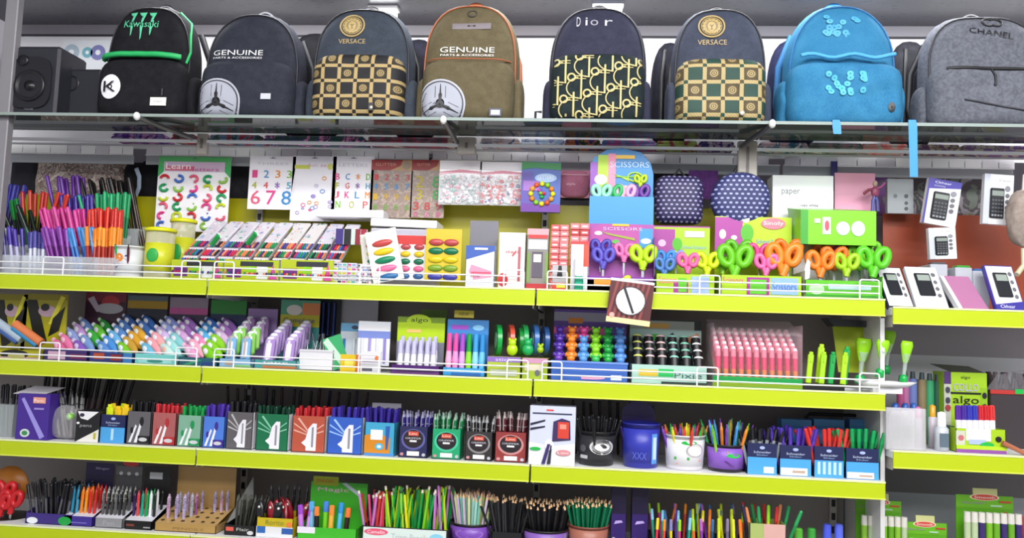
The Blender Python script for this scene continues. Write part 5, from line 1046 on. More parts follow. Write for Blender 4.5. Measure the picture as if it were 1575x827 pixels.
# ================================================================== SECOND SHELF (B)
GEL[0] = 'gel_pen'
def tapemesh(c1, c2, kind):
    k = ('tp', c1, c2, kind)
    if k not in _pm:
        a, b = mat(c1, .3), mat(c2, .3); m1 = MB(); m2 = MB()
        if kind == 'oval':
            m1.ell((0, 0, .038), (.0125, .0085, .038), a, 14, 10); m2.ell((0, -.004, .046), (.008, .0048, .017), b, 12, 8); m2.box(-.004, .004, -.004, .004, .070, .082, b, .001)
        else:
            m1.box(-.0125, .0125, -.008, .008, 0, .062, a, .005); m1.box(-.008, .008, -.0095, .0, .008, .05, mat('efe6f4', .3), .003); m2.box(-.003, .003, -.011, -.008, .004, .055, b, .001); m2.ell((0, -.003, .060), (.010, .006, .006), b, 10, 6)
        _pm[k] = [('tape_case', m1.mesh('tape_case')), ('label_patch', m2.mesh('label_patch'))]
    return _pm[k]
def tapes(c, cols, rows, colrs, kind, where, lean, tilt, dz, zst, s=1.0):
    for j in range(rows-1, -1, -1):
        for i in range(cols):
            q = colrs[i][j % len(colrs[i])]; ms = tapemesh(q[0], q[1], kind)
            x = c['x0']+(c['x1']-c['x0'])*(i+.5)/cols+(.026 if tilt < -.5 else 0); y = c['y0']+.012+(c['y1']-c['y0']-.02)*j/rows
            t = thing('correction_tape', '%s correction tape in the %s' % (q[2], where), 'correction tape', (x, y, c['z']+zst+dz*j), (lean, tilt, 0), 'correction tapes in the '+where); t.scale = (s, s, s)
            for n, me in ms: inst(n, me, t)
Bz = SH['B']
# hanging art cards with rollers at far left
for px, w_, lab in ((14, 44, 'yellow and black illustrated card box at the left edge of the second shelf'), (68, 60, 'second yellow and black illustrated card box behind the orange roller')):
    t, w, h = card(px, w_, 452, 545, .13, 'picture_card', lab, 'card', 'a8a018', [('p', [(.05, .9), (.3, .9), (.6, .2), (.35, .1)], '17160f'), ('r', 0, .9, 1, 1, '8e8416'), ('e', .55, .72, .2, .1, 'b89aa8'), ('e', .5, .78, .1, .06, '1a1a18'), ('p', [(.7, .5), (.95, .95), (.85, .98), (.6, .5)], 'd8d23a'), ('p', [(.62, .3), (.7, .6), (.95, .8), (.85, .4)], '141410')], th=.004)
for px, py, c1, c2, lab in ((10, 500, 'a8b8c8', '3a5a98', 'grey and blue roller tape leaning at the left edge of the second shelf'), (40, 505, 'd87a4a', '2f86b8', 'orange and blue roller tape leaning in front of the yellow card box')):
    x, z = PXZ(px, py, .06); t = thing('roller_tape', lab, 'tape', (x, .06, z-.01), (0, .55+math.pi/2-.0, 0))
    mb = MB(); mb.tube([(0, 0, -.045), (0, 0, -.04), (0, 0, .055), (0, 0, .065)], .014, mat(c1, .35), 12); mb.build('tape_case', t); mb = MB(); mb.tube([(.012, -.006, -.04), (.014, -.006, .06)], .008, mat(c2, .35), 10); mb.build('side_stripe', t)
carton(-12, 62, 538, 'B', .02, .12, 'display_tray', 'olive yellow tray with dark curves at the left edge of the second shelf', 'display tray', 'b0aa1a', [('e', .45, .5, .3, .5, '1a1a14'), ('r', 0, 0, 1, .2, 'c8a8a8'), ('e', .5, .3, .18, .3, 'b8b46a')])
wt, gt = 'eef0f6', 'd8f0c0'
c = carton(66, 134, 537, 'B', .022, .20, 'display_tray', 'violet tray of pink and purple correction tapes', 'display tray', '3a2a6a', [('r', .1, .1, .5, .8, 'd8b0c8'), ('r', .6, .2, .95, .6, '7a2a50')], back=450, bspec=[('r', 0, .86, 1, 1, '7a2038'), ('e', .62, .84, .22, .12, 'b8303a'), ('e', .60, .76, .34, .08, 'b8b4b8'), ('p', [(.05, .9), (.3, .7), (.4, .72), (.2, .94)], 'c8b8c8')], inner='3a1830')
tapes(c, 2, 5, [[('e0689a', 'f0b0cc', 'pink'), ('e87aa8', 'f4c8da', 'pink'), ('8a9ad0', 'c8d4f0', 'periwinkle'), ('c89ad8', wt, 'lilac'), ('6a8ac8', wt, 'blue')], [('8a5ac0', 'e0d0f0', 'violet'), ('7a9ad0', wt, 'pale blue'), ('3aa83a', wt, 'green'), ('6ac83a', wt, 'light green'), ('2a8a3a', 'b8e0b0', 'dark green')]], 'oval', 'violet tray at left', -.45, -.95, .0175, .006, 1.32)
c = carton(136, 203, 542, 'B', .022, .20, 'display_tray', 'navy tray of blue, green and amber correction tapes', 'display tray', '2c3a7a', [('r', .1, .3, .35, .9, 'b84a2a'), ('r', .5, .2, .75, .8, '8a2a2a'), ('r', .8, 0, 1, 1, '3a7ab8')], back=455, bspec=[('r', 0, .80, 1, .92, 'b08a14'), ('r', 0, .92, 1, 1, '5a6a70'), ('r', 0, 0, 1, .8, '202438')], inner='202438')
tapes(c, 2, 6, [[('5a8ad0', 'a8cce8', 'blue'), ('4a90d8', wt, 'blue'), ('6ab0e0', wt, 'sky'), ('5a8ac8', wt, 'blue'), ('4a78b8', wt, 'blue'), ('3a5a98', wt, 'navy')], [('7ac82a', wt, 'large lime'), ('c89a3a', wt, 'amber'), ('d8a030', wt, 'amber'), ('e0a838', wt, 'amber'), ('4a78c0', wt, 'blue'), ('3a68b0', wt, 'blue')]], 'oval', 'navy tray second from left', -.45, -.95, .0175, .006, 1.32)
c = carton(206, 270, 545, 'B', .022, .20, 'display_tray', 'turquoise tray of pink and mint correction tapes', 'display tray', '7accc8', [('r', .1, .1, .9, .5, '9ad8d4'), ('e', .5, .3, .2, .15, '3a8a80')], back=458, bspec=[('r', 0, .74, 1, .84, 'c85a98'), ('r', 0, .84, 1, 1, '9a8a9a'), ('r', 0, 0, 1, .74, '3a3450')], inner='3a3450')
tapes(c, 2, 6, [[('6ab8d8', wt, 'sky'), ('f0a0a8', wt, 'pink'), ('f0a8b0', wt, 'pink'), ('d0b8e8', wt, 'lilac'), ('98a8e0', wt, 'periwinkle'), ('8a98d8', wt, 'periwinkle')], [('c8e8e0', 'f0b8a8', 'mint'), ('a0dcd8', wt, 'mint'), ('88ccd0', wt, 'aqua'), ('d8a8d8', wt, 'orchid'), ('b07ac8', wt, 'purple'), ('a070c0', wt, 'purple')]], 'oval', 'turquoise tray third from left', -.45, -.95, .0175, .006, 1.32)
c = carton(274, 334, 550, 'B', .022, .20, 'display_tray', 'dark teal tray of pink and green correction tapes', 'display tray', '1c5a6a', [('p', [(.1, .1), (.5, .8), (.6, .7), (.3, .1)], '3a9a70'), ('r', .6, .1, .9, .5, '1c3a7a')], back=462, bspec=[('r', 0, .78, 1, 1, '2f8a3a'), ('r', 0, 0, 1, .78, '1c2a58')], inner='1c2a58')
tapes(c, 2, 6, [[('e8a0cc', 'f4c8e0', 'pink'), ('f0a8c0', wt, 'pink'), ('e88ab8', wt, 'pink'), ('58b0e0', wt, 'sky'), ('3a88c8', wt, 'blue'), ('3a68b8', wt, 'blue')], [('7ac81e', wt, 'lime'), ('88d028', wt, 'lime'), ('90d430', wt, 'lime'), ('e0b8e0', wt, 'pale lilac'), ('b078c8', wt, 'purple'), ('9868b8', wt, 'purple')]], 'oval', 'dark teal tray left of the blue cases', -.45, -.95, .0175, .006, 1.32)
c = carton(336, 386, 552, 'B', .022, .20, 'display_tray', 'pale blue tray of blocky blue and green tape cases', 'display tray', '8ab8dc', [('e', .3, .5, .15, .3, 'b0a090'), ('r', .5, .1, 1, .3, '8ac86a')], back=475, inner='a080b8')
tapes(c, 2, 5, [[('7ab0dc', 'b0a8a0', 'blue'), ('8ad05a', wt, 'green'), ('9ad86a', wt, 'green'), ('b090c0', wt, 'mauve'), ('a880b8', wt, 'mauve')]]*2, 'block', 'pale blue tray', -.35, -.12, .016, .018, 1.2)
c = carton(390, 456, 554, 'B', .022, .20, 'display_tray', 'teal tray of lilac and white tape dispensers with an orange header', 'display tray', '4a9a9a', [('r', .2, .1, 1, .35, 'c8703a'), ('t', .5, .7, .25, .6, 'tape', 'e8e0f0')], back=462, bspec=[('r', .0, .76, 1, 1, '5aa888'), ('r', .55, .7, 1, .96, 'e08850'), ('r', .0, .60, 1, .78, 'c8c020'), ('t', .48, .69, .09, .8, 'Complete', '3a3a9a'), ('e', .35, .85, .2, .08, 'e8e0d8')], inner='3c8a88')
tapes(c, 2, 6, [[('a888c8', 'e4dcf0', 'lilac'), ('b8a0d0', wt, 'lilac')]]*2, 'block', 'teal tray with orange header', -.25, 0, .011, .012, 1.28)
# dark case of pens and white box of blades
c = carton(458, 512, 538, 'B', .05, .24, 'white_box', 'plain white box holding grey compasses and blades', 'box', 'dcdade', [('r', 0, .85, 1, .95, 'c4c2c8')], closed=False, inner='16161f')
t, w, h = card(490, 60, 458, 540, .30, 'pen_case', 'dark folding case with red and blue pens behind the white box', 'case', '14161f', [], th=.01)
for i, cc in enumerate(('3a4a50', '2c3a48', '8a1e38', '2f4a9a', '2c4290', '3a50a0')): mb = MB(); mb.cyl((-w*.28+w*.13*i, -.006, h*.3), (-w*.28+w*.13*i, -.006, h*.92), .0045, .0045, mat(cc, .3), 8); mb.build('held_pen', t)
for i in range(7):
    x = c['x0']+.012*i+.008; t = thing('compass', 'grey metal compass standing in the plain white box', 'compass', (x, c['y0']+.02+.012*(i % 3), c['z']+.02), (0, random.uniform(-.3, .3), 0), 'compasses in the plain white box')
    mb = MB(); mb.tube([(-.008, 0, 0), (0, 0, .075), (.008, 0, 0)], .0026, mat('b0b8bc', .3, .7)); mb.build('compass_legs', t); mb = MB(); mb.cyl((0, 0, .07), (0, 0, .09), .004, .003, mat('3a3e48', .3), 8); mb.build('compass_head', t)
card(548, 62, 460, 530, .32, 'white_card', 'plain white card standing at the back of the second shelf', 'card', 'c4c0c8', [], th=.003)
def packet(pxc, wp, pyt, pyb, Y, label, col, spec, tilt=0, pens=()):
    t, w, h = card(pxc, wp, pyt, pyb, Y, 'small_packet', label, 'packet', col, spec, tilt=tilt, th=.004)
    for i, q in enumerate(pens): mb = MB(); mb.tube([(-w*.35+w*.7*i/max(1, len(pens)-1), -.004, h*.08), (-w*.35+w*.7*i/max(1, len(pens)-1), -.004, h*.62)], .0042, mat(q, .3), 8); mb.build('packed_pen', t)
    return t
packet(545, 40, 497, 560, .16, 'pale blue header packet of clear pieces behind the green and yellow packets', 'd4dce4', [('r', 0, .8, 1, 1, '6aa8d0'), ('e', .5, .9, .12, .05, '2a3a58')], .0, ('2a7ab0', 'e8eef4', 'c0d0a0'))
packet(575, 46, 494, 562, .11, 'white and blue header packet of white pens', 'eceef6', [('r', 0, .78, 1, .9, 'f4f4fa'), ('r', 0, .62, 1, .78, '7a8ad0')], 0, ('e8e6f8', 'a898d8', 'f0eef8', '9a8ad0'))
packet(525, 26, 515, 566, .06, 'green and clear packet leaning at the front of the second shelf', '3aa868', [('p', [(0, .9), (.3, 1), (.9, .1), (.6, 0)], 'c8e8d0')], -.35)
packet(540, 32, 545, 572, .035, 'small yellow and orange packet lying at the front', 'd8b820', [('r', .7, 0, 1, 1, 'c86a28'), ('r', .2, .3, .6, .7, 'e8d85a')])
packet(570, 30, 540, 574, .03, 'small white patterned packet in front of the white pens', 'dcdae0', [('r', .1, .1, .6, .3, '5a5a68'), ('r', .1, .5, .9, .6, 'a898b0'), ('e', .8, .7, .1, .1, 'e07a3a')])
# lime headed brush display
c = carton(600, 676, 562, 'B', .03, .07, 'display_tray', 'purple tray with lime header of white correction pens', 'display tray', '4a1a6a', [('r', 0, .0, 1, .25, '6a3a7a'), ('r', .1, .3, .9, .5, '3a1a50')], back=488, bspec=[('r', 0, .56, 1, .90, 'b4d40c'), ('e', .45, .92, .26, .13, 'b4d40c'), ('t', .46, .94, .10, .36, 'algo', '1c2a10'), ('r', .2, .72, .5, .78, 'e8c070'), ('r', .0, 0, 1, .56, '8a8a9a')], inner='7a9a1a')
t = thing('display_card', 'dark green card standing behind the lime header', 'card', (XS(672, .2, Bz), .2, Bz+.001)); mb = MB(); mb.box(-.06, .025, 0, .003, 0, ZS(482, 1, .2)-Bz, mat('5a7a1a', .4)); mb.build('backing_card', t)
for j in range(2):
    fill(c['x0']+.01, c['x1']-.01, c['y0']+.002+.024*j, c['y0']+.022+.024*j, c['z']+.012*j, 6, 1, 'brushpen', [('c4c0e4', 'e8e8f0', 'pale lilac capped')], .098, 'purple tray with the lime header', spread=.0, jit=0, fat=1.5)
for x_, lab in ((606, 'left'), (672, 'right')):
    pass
# glitter pens
c = carton(680, 746, 566, 'B', .03, .06, 'display_tray', 'bright blue tray of pink, green and blue glitter pens', 'display tray', '3a9ad4', [('r', .1, .5, .9, .8, '7ac4e8'), ('r', .2, .1, .9, .4, '2a6ab8')], back=492, bspec=[('r', 0, .74, 1, 1, '3a82c8'), ('r', .1, .82, .5, .90, 'a04ac0'), ('e', .75, .86, .14, .05, '8ac8f0'), ('r', 0, 0, 1, .74, '2a6ab0')], inner='3a82c8')
gp = [('e0529a', 'f0a8cc', 'pink'), ('d84aa0', 'e890c8', 'rose'), ('a04ac0', 'd8a0e0', 'violet'), ('1a9a3a', '8ad82a', 'green'), ('3a9ad8', '8ad0f0', 'blue'), ('2a8ad0', '6ac0f0', 'blue')]
for i, g_ in enumerate(gp):
    x = c['x0']+(c['x1']-c['x0'])*(i+.5)/6; pen('brushpen', g_[0], g_[1], (x, c['y0']+.012, c['z']), (-.05, 0, 0), .125, '%s glitter pen in the bright blue tray%s' % (g_[2], ', at the right end' if i == 5 else ''), 'glitter pens in the bright blue tray', 1.35)
t = thing('display_card', 'small yellow sign clipped above the glitter pens', 'sign', (XS(712, .06, Bz+.18), .084, ZS(492, 1, .084))); mb = MB(); mb.box(-.03, .03, 0, .002, 0, .022, mat('c8b83a')); mb.build('sign_panel', t); mb = MB(); mb.text('NEW', 0, .011, .01, .03, mat('6a5a2a'), -.0006); mb.build('lettering', t)
# tape rolls in pairs
for i, (px, py, r, cc, cc2, lab) in enumerate(((766, 520, .036, '1ea44a', 'a8dcb8', 'green'), (785, 522, .036, 'd0503a', 'e8a898', 'coral'), (800, 520, .032, '1f8a3a', '2fa04a', 'dark green'), (806, 520, .036, '2aa858', '8ad8a0', 'bright green'), (822, 522, .036, '3a70b8', 'a8c4e8', 'blue'), (838, 524, .034, '2f5a98', '6a8ab8', 'navy'))):
    Y = .115+.004*i; x, z = PXZ(px, py, Y); zc = ZS(549, x, .022)-Bz; t = thing('tape_roll', '%s ribbon roll standing edge on, second shelf middle' % lab, 'tape', (x, Y, Bz+zc+.003+r*1.32), (0, 0, .25))
    mb = MB(); mb.cyl((-.007, 0, 0), (.007, 0, 0), r*1.32, r*1.32, mat(cc, .25), 28); mb.build('roll', t); mb = MB(); mb.cyl((-.0075, 0, .0), (.0075, 0, 0), r*.7, r*.7, mat(cc2, .3), 20); mb.build('core', t)
for px, py, cc, lab in ((788, 532, 'b8dc1e', 'yellow-green bear-shaped sharpener left of the green one'), (812, 534, '1ca85a', 'green bear-shaped sharpener in front of the tape rolls'), (831, 545, 'a8c81a', 'small lime and black sharpener beside the blue display')):
    x, z = PXZ(px, py, .045); t = thing('sharpener', lab, 'sharpener', (x, .045, Bz+ZS(549, x, .022)-Bz+.012)); s_ = .6 if px == 831 else 1
    mb = MB(); mb.ell((0, 0, .010), (.017*s_, .013, .018*s_), mat(cc, .25), 14, 10); mb.ell((0, -.002, .030*s_), (.012*s_, .010, .012*s_), mat(cc, .25), 12, 8)
    for sg in (-1, 1): mb.ell((sg*.009*s_, 0, .040*s_), (.004, .004, .005), mat(cc, .25), 8, 6)
    mb.build('bear_body', t)
carton(748, 800, 549, 'B', .022, .16, 'flat_carton', 'flat violet and lime carton in front of the tape rolls, left one', 'carton', 'a8b83a', [('r', 0, .75, 1, 1, '8a68b8'), ('t', .5, .87, .15, .5, 'stick', 'e0d8f0'), ('r', .1, .1, .9, .4, 'b8c0a8')], closed=True)
carton(802, 842, 551, 'B', .022, .16, 'flat_carton', 'flat pink and lime carton beside the blue display', 'carton', 'a0b82a', [('r', 0, .75, 1, 1, 'c890b0'), ('r', .1, .4, .8, .7, 'd8d0b8'), ('e', .6, .3, .1, .15, '6a6a70')], closed=True)
# bear sharpener display
c = carton(846, 966, 556, 'B', .022, .15, 'display_tray', 'blue tray of bear-shaped erasers with purple header', 'display tray', '3a66b8', [('r', .4, .1, .6, .25, 'd890b8'), ('e', .55, .2, .16, .1, 'e0a0c0'), ('r', .78, .1, .92, .35, 'd8e0f0'), ('r', 0, .9, 1, 1, '6a90d8')], back=477, bspec=[('r', 0, .55, 1, 1, '6a4aa8'), ('r', 0, .83, 1, .96, 'a8a4b8'), ('r', .2, .80, .4, .88, 'e8902a'), ('r', 0, .62, .75, .74, 'd84a98'), ('t', .3, .68, .06, .3, 'BEARS', '5a1a58'), ('e', .52, .66, .05, .05, '2a2a3a')], inner='2a1a5a')
bc = [('4a2a9a', 'purple'), ('f0862a', 'orange'), ('5a9ae0', 'blue'), ('8ad82a', 'lime'), ('1fa040', 'green'), ('5a92dc', 'sky blue')]
for i, (cc, nm) in enumerate(bc):
    for j in range(4):
        x = c['x0']+(c['x1']-c['x0'])*(i+.5)/6; y = c['y0']+.012+.028*j; z = c['z']+.022+.028*j
        c2, n2 = (cc, nm)
        if i == 2 and j == 3: c2, n2 = 'e0489a', 'magenta'
        if i == 3 and j == 0: c2, n2 = '3cb85a', 'mid green'
        if i == 0 and j == 0: c2, n2 = '6a3ab0', 'violet'
        t = thing('bear_eraser', '%s bear-shaped eraser in the blue tray' % n2, 'eraser', (x, y, z), (0, 0, 0), 'bear-shaped erasers in the blue tray'); t.scale = (1.35, 1.2, 1.25)
        k = 'bear'+c2
        if k not in _pm:
            m1 = MB(); q = mat(c2, .25); m1.ell((0, 0, .014), (.0105, .009, .014), q, 12, 8); m2 = MB(); m2.ell((0, -.001, .032), (.009, .008, .0085), q, 12, 8)
            for sg in (-1, 1): m2.ell((sg*.007, 0, .040), (.0034, .003, .0034), q, 8, 5); m1.ell((sg*.010, -.004, .018), (.004, .004, .006), q, 8, 5); m1.ell((sg*.006, -.004, .002), (.0048, .005, .004), q, 8, 5)
            _pm[k] = [('bear_body', m1.mesh()), ('bear_head', m2.mesh())]
        for n, me in _pm[k]: inst(n, me, t)
# black nibbed markers display
c = carton(970, 1088, 562, 'B', .022, .14, 'display_tray', 'mint and grey tray of black capped pastel pens', 'display tray', 'a8ccc0', [('r', .1, .4, .35, .75, 'd8b83a'), ('r', .36, .4, .56, .8, '2ab45a'), ('t', .75, .5, .3, .36, 'Pixie', '4a6a68'), ('r', .4, 0, 1, .15, '2a3a38')], back=492, bspec=[('r', 0, .48, 1, .84, 'a8c8c0'), ('r', .0, .84, .9, .98, 'a0a8a0'), ('r', .2, .86, .55, .94, 'd0a04a'), ('e', .36, .72, .1, .05, '3ab83a'), ('t', .42, .62, .12, .3, 'Ulan', '4a5a60'), ('r', .05, .58, .25, .7, '5a6868'), ('p', [(.68, .66), (.95, .80), (.98, .72), (.72, .58)], 'd08a5a'), ('p', [(.52, .72), (.6, .8), (.55, .66)], '1a2a28'), ('p', [(.6, .8), (.5, .66), (.66, .7)], '1a2a28')], inner='22262a')
pc = [('e0e870', 'pale yellow'), ('e8c8d0', 'pale pink'), ('f0c8c8', 'blush'), ('98dcc8', 'mint'), ('80ccb0', 'sea green'), ('f4f4f4', 'white')]
for i, (cc, nm) in enumerate(pc):
    for j in range(4):
        x = c['x0']+(c['x1']-c['x0'])*(i+.5)/6; y = c['y0']+.015+.026*j; z = c['z']+.030+.020*j
        t = thing('correction_pen', '%s pen with black cap in the mint and grey tray' % nm, 'pen', (x, y, z), (-.3, 0, 0), 'black capped pastel pens'); t.scale = (1.3, 1.2, 1.2); k = 'cp'+cc
        if k not in _pm:
            m1 = MB(); m1.cyl((0, 0, -.026), (0, 0, .004), .007, .0095, mat(cc, .3), 10); m1.ell((0, 0, .040), (.0105, .0085, .005), mat(cc, .3), 12, 6); m2 = MB(); m2.cyl((0, 0, .004), (0, 0, .016), .007, .011, BLACK, 10); m2.cyl((0, 0, .016), (0, 0, .038), .011, .0105, BLACK, 12)
            _pm[k] = [('barrel', m1.mesh()), ('cap', m2.mesh())]
        for n, me in _pm[k]: inst(n, me, t)
# pink pen case
x0, x1, h = ext(1096, 1234, 515, .03, Bz); t = thing('clear_case', 'large clear plastic case of pink highlighter pens', 'case', ((x0+x1)/2, .03, Bz+.001)); a = (x1-x0)/2; D = .16
mb = MB(); c_ = clear('f4dfe8', .05); mb.box(-a, a, 0, .001, .03, h, c_); mb.box(-a, -a+.001, 0, D, 0, h+.03, c_); mb.box(a-.001, a, 0, D, 0, h+.03, c_); mb._add([(-a, 0, h), (a, 0, h), (a, D, h+.045), (-a, D, h+.045)], [(0, 1, 2, 3)], c_); mb.build('clear_shell', t)
mb = MB(); mb.box(-a, a, -.001, .001, 0, .030, mat('1a9a4a', .35)); mb.box(-a, a, 0, D, 0, .002, mat('cfd8d0', .4)); mb.build('green_base', t); mb = MB(); mb.box(-a, a, -.002, -.001, .002, .012, mat('8aa81a', .4)); mb.build('lime_stripe', t)
for j in range(5):
    for i in range(11):
        k = 'pkpen'
        if k not in _pm:
            m1 = MB(); m1.cyl((0, 0, 0), (0, 0, .022), .0065, .0075, mat('e0782a', .3), 10); m1.cyl((0, 0, .022), (0, 0, .058), .0075, .0075, mat('dc2260', .3), 10); m2 = MB(); m2.cyl((0, 0, .058), (0, 0, .080), .0078, .0075, mat('ee7f98', .3), 10); m2.cyl((0, 0, .080), (0, 0, .088), .0075, .005, mat('f6dce6', .3), 10)
            _pm[k] = [('barrel', m1.mesh()), ('cap', m2.mesh())]
        t2 = thing('highlighter', 'pink and orange highlighter inside the large clear case', 'highlighter', (x0+.006+(x1-x0-.012)*(i+.5)/11, .030+.010+.028*j, Bz+.030+.014*j), (-.1, 0, 0), 'pink highlighters in the clear case')
        for n, me in _pm[k]: inst(n, me, t2)
# green highlighters in a black rack
t = thing('pen_rack', 'low black rack under the green highlighters', 'rack', (XS(1262, .04, Bz), .03, Bz+.001)); mb = MB(); mb.box(-.065, .065, 0, .05, 0, .018, BLACK, .002); mb.build('rack_body', t)
for i, (px, py, cc, nm, yy) in enumerate(((1243, 540, 'a8d81a', 'leftmost lime', .04), (1263, 540, 'a0d41a', 'front middle lime', .035), (1258, 528, 'b0dc20', 'rear lime', .07), (1277, 540, '0f9a44', 'dark green', .045), (1296, 541, 'a8d81a', 'right lime', .038), (1298, 532, '12a04a', 'rear dark green', .07))):
    x = XS(px, yy, Bz+.05); L = ZS(py, x, yy)-Bz-.019; pen('highl', cc, cc, (x, yy, Bz+.019), (-.1, .12, 0), L, nm+' highlighter in the low black rack', None)
# green glue brushes and glasses at the right end
x0, x1, h = ext(1300, 1372, 600, .03, Bz)
t = thing('display_stand', 'open yellow-green display case with dark top at the right end of the second shelf', 'display stand', (XS(1318, .16, Bz), .14, Bz+.001)); mb = MB(); zt = ZS(503, 1.95, .2)-Bz; mb._add([(-.045, .05, .05), (.07, .05, .05), (.07, .06, zt), (-.06, .06, zt)], [(0, 1, 2, 3)], mat('b4c81a', .4)); mb._add([(-.045, .053, .05), (.07, .053, .05), (.07, .063, zt), (-.06, .063, zt)], [(0, 1, 2, 3)], mat('b4c81a', .4)); mb.build('back_card', t)
mb = MB(); mb.prism([(-.065, zt), (.07, zt), (.06, zt+.018), (-.085, zt+.024)], .03, .10, mat('2a2c34', .3)); mb.build('dark_top', t); mb = MB(); mb.box(-.06, .07, 0, .15, 0, .004, mat('dddde2')); mb.build('tray', t)
for px, py, pyb, yy, sc, nm in ((1322, 520, 590, .12, 1.1, 'left wide'), (1353, 522, 580, .06, .9, 'middle'), (1362, 508, 575, .16, .9, 'rear'), (1389, 524, 590, .04, .8, 'rightmost, over the shelf end,')):
    x, z0 = PXZ(px, pyb, yy); h = ZS(py, x, yy)-z0; t = thing('glue_brush', '%s green glue brush at the right end of the second shelf' % nm, 'brush', (min(x, 2.06), yy, z0), (0, .10, 0))
    mb = MB(); mb.lathe([(0, 0), (.014*sc, 0), (.014*sc, .02), (.008*sc, .026), (0, .026)], mat('12a84c', .3), 14); mb.build('cap', t)
    mb = MB(); mb.lathe([(.005, .02), (.007*sc, h*.5), (.014*sc, h*.7)], clear('d0e0d8', .4), 12); mb.build('clear_neck', t)
    mb = MB(); mb.lathe([(.009*sc, h*.5), (.017*sc, h*.72), (.022*sc, h*.9), (.018*sc, h), (0, h)], mat('96d61a', .35), 14, sy=.6); mb.build('bristles', t)
t = thing('round_tray', 'white oval tray under the glue brushes sticking past the shelf end', 'tray', (2.0, .03, Bz+.022)); mb = MB(); mb.lathe([(0, 0), (.06, 0), (.085, .012), (.087, .012), (.062, -.003), (0, -.003)], mat('e8e8ea', .25), 30, sy=.5); mb.build('tray_body', t)
mb = MB(); mb.box(-.04, .04, -.02, .02, -.0215, -.003, mat('dddde2')); mb.build('tray_foot', t)
# ================================================================== THIRD SHELF (C)
def pbox(px0, px1, pyt, pytop, label, short, main, spec, kind, cols, nx=4, ny=2, d=.075, yf=.035, key='C', spread=.08, lean=0, side=None, back=None, bspec=(), inner=None):
    c = carton(px0, px1, pyt, key, yf, d, 'pen_box', label, 'pen box', main, spec, sidec=side, back=back, bspec=bspec, inner=inner)
    fill(c['x0'], c['x1'], c['y0'], c['y1'], c['z'], nx, ny, kind, cols, topL(c, pytop), short, lean, spread, fat=1.2)
    return c
t = thing('clear_case', 'clear case of dark pens at the left edge of the third shelf', 'case', (XS(4, .05, SH['C']), .05, SH['C']+.001)); mb = MB(); mb.box(-.05, .03, 0, .08, 0, .10, clear('c8d0d0', .35)); mb.build('clear_shell', t)
fill(XS(-12, .05, SH['C']), XS(18, .05, SH['C']), .06, .12, SH['C']+.002, 4, 2, 'gel', [('14141a', '8a9494', 'black'), ('1a1a1e', '5a2a34', 'black')], .16, 'clear case at the left edge')
carton(22, 72, 606, 'C', .02, .07, 'pen_box', 'purple pen box with a diagonal pen picture and white flap', 'box', '43278c', [('p', [(.12, .88), (.2, .92), (.92, .08), (.78, .02)], '9a90dc'), ('e', .3, .14, .15, .09, 'd0d8d8'), ('e', .3, .14, .09, .05, '3a8a50'), ('r', .5, .8, .88, .93, 'e8a088'), ('t', .68, .86, .06, .3, 'Pens', 'f4f0f0'), ('r', .55, .66, .85, .70, '9a8ad0')], closed=True)
x0, z = PXZ(50, 606, .06); mb = MB(); mb._add([(x0-.045, .03, z+.002), (x0+.055, .03, z+.002), (x0+.085, .10, z+.022), (x0-.02, .10, z+.024)], [(0, 1, 2, 3)], mat('d0ccd4', .4)); tag(mb.build('box_flap'), 'white folded flap on the purple pen box', 'flap')
x0 = XS(78, .06, SH['C']); x1 = XS(118, .06, SH['C']); t = thing('clear_bag', 'clear bag of grey and black pens beside the purple box', 'bag', ((x0+x1)/2, .05, SH['C']+.001)); mb = MB(); puff(mb, 0, .05, srad(.042, .055, .048, 3, 5), .02, -.01, .05, clear('c8c4c8', .3), 4, wr=.004, seed=4); mb.build('clear_pouch', t)
fill(x0-.02, x1, .06, .10, SH['C']+.002, 6, 3, 'click', [('2a282c', '6a686c', 'black and grey'), ('8a8888', '2a2a2e', 'grey')], .15, 'clear bag on the third shelf', -.25, .2)
fill(XS(60, .2, 1.0), XS(175, .2, 1.0), .18, .26, SH['C']+.002, 14, 2, 'gel', [('141216', '1e1c20', 'black'), ('1a1416', '3a1c24', 'black and maroon')], .19, 'dark rear row of the third shelf, left', .1, .1)
x, z = PXZ(108, 640, .05); t = thing('sharpener', 'small light green round sharpener beside the black box', 'sharpener', (x, .045, z)); mb = MB(); mb.cyl((0, 0, 0), (0, .015, 0), .011, .011, mat('7ac83a', .3), 16); mb.build('sharpener_body', t); mb = MB(); mb.cyl((0, -.002, 0), (0, 0, 0), .006, .006, mat('c8f0a0', .3), 12); mb.build('round_label', t)
carton(114, 151, 632, 'C', .03, .075, 'pen_box', 'black and white pen box with a slanted lower edge print', 'box', '17171b', [('p', [(.05, .98), (.95, .98), (.5, .7), (.2, .75)], 'eceaec'), ('e', .25, .86, .1, .06, '2a2a40'), ('e', .1, .6, .06, .04, 'f0f0f0'), ('p', [(.05, 0), (1, 0), (1, .42)], 'e6e2dc'), ('t', .45, .5, .1, .5, 'pens', 'a8a8ac'), ('r', .8, .1, .9, .3, 'b8b03a')], closed=True)
sch = lambda hi: [('r', 0, .55, 1, 1, '1b2250'), ('r', 0, 0, 1, .55, '4aa0dc'), ('e', .5, .86, .09, .05, 'a8b8e8'), ('t', .5, .72, .07, .6, 'Schneider', 'c8d4f0'), ('t', .5, .63, .05, .4, 'Slider', '9ab4e0')]
pbox(153, 191, 638, 622, 'navy and sky blue pen box of yellow highlighter pens', 'navy and sky blue box of yellow pens', '1b2250', sch(1)+[('r', .45, .1, .55, .5, 'b8dcf0')], 'highl', [('dce81e', 'c8d81a', 'yellow'), ('f0c81e', 'd8e01e', 'yellow')], 3, 2)
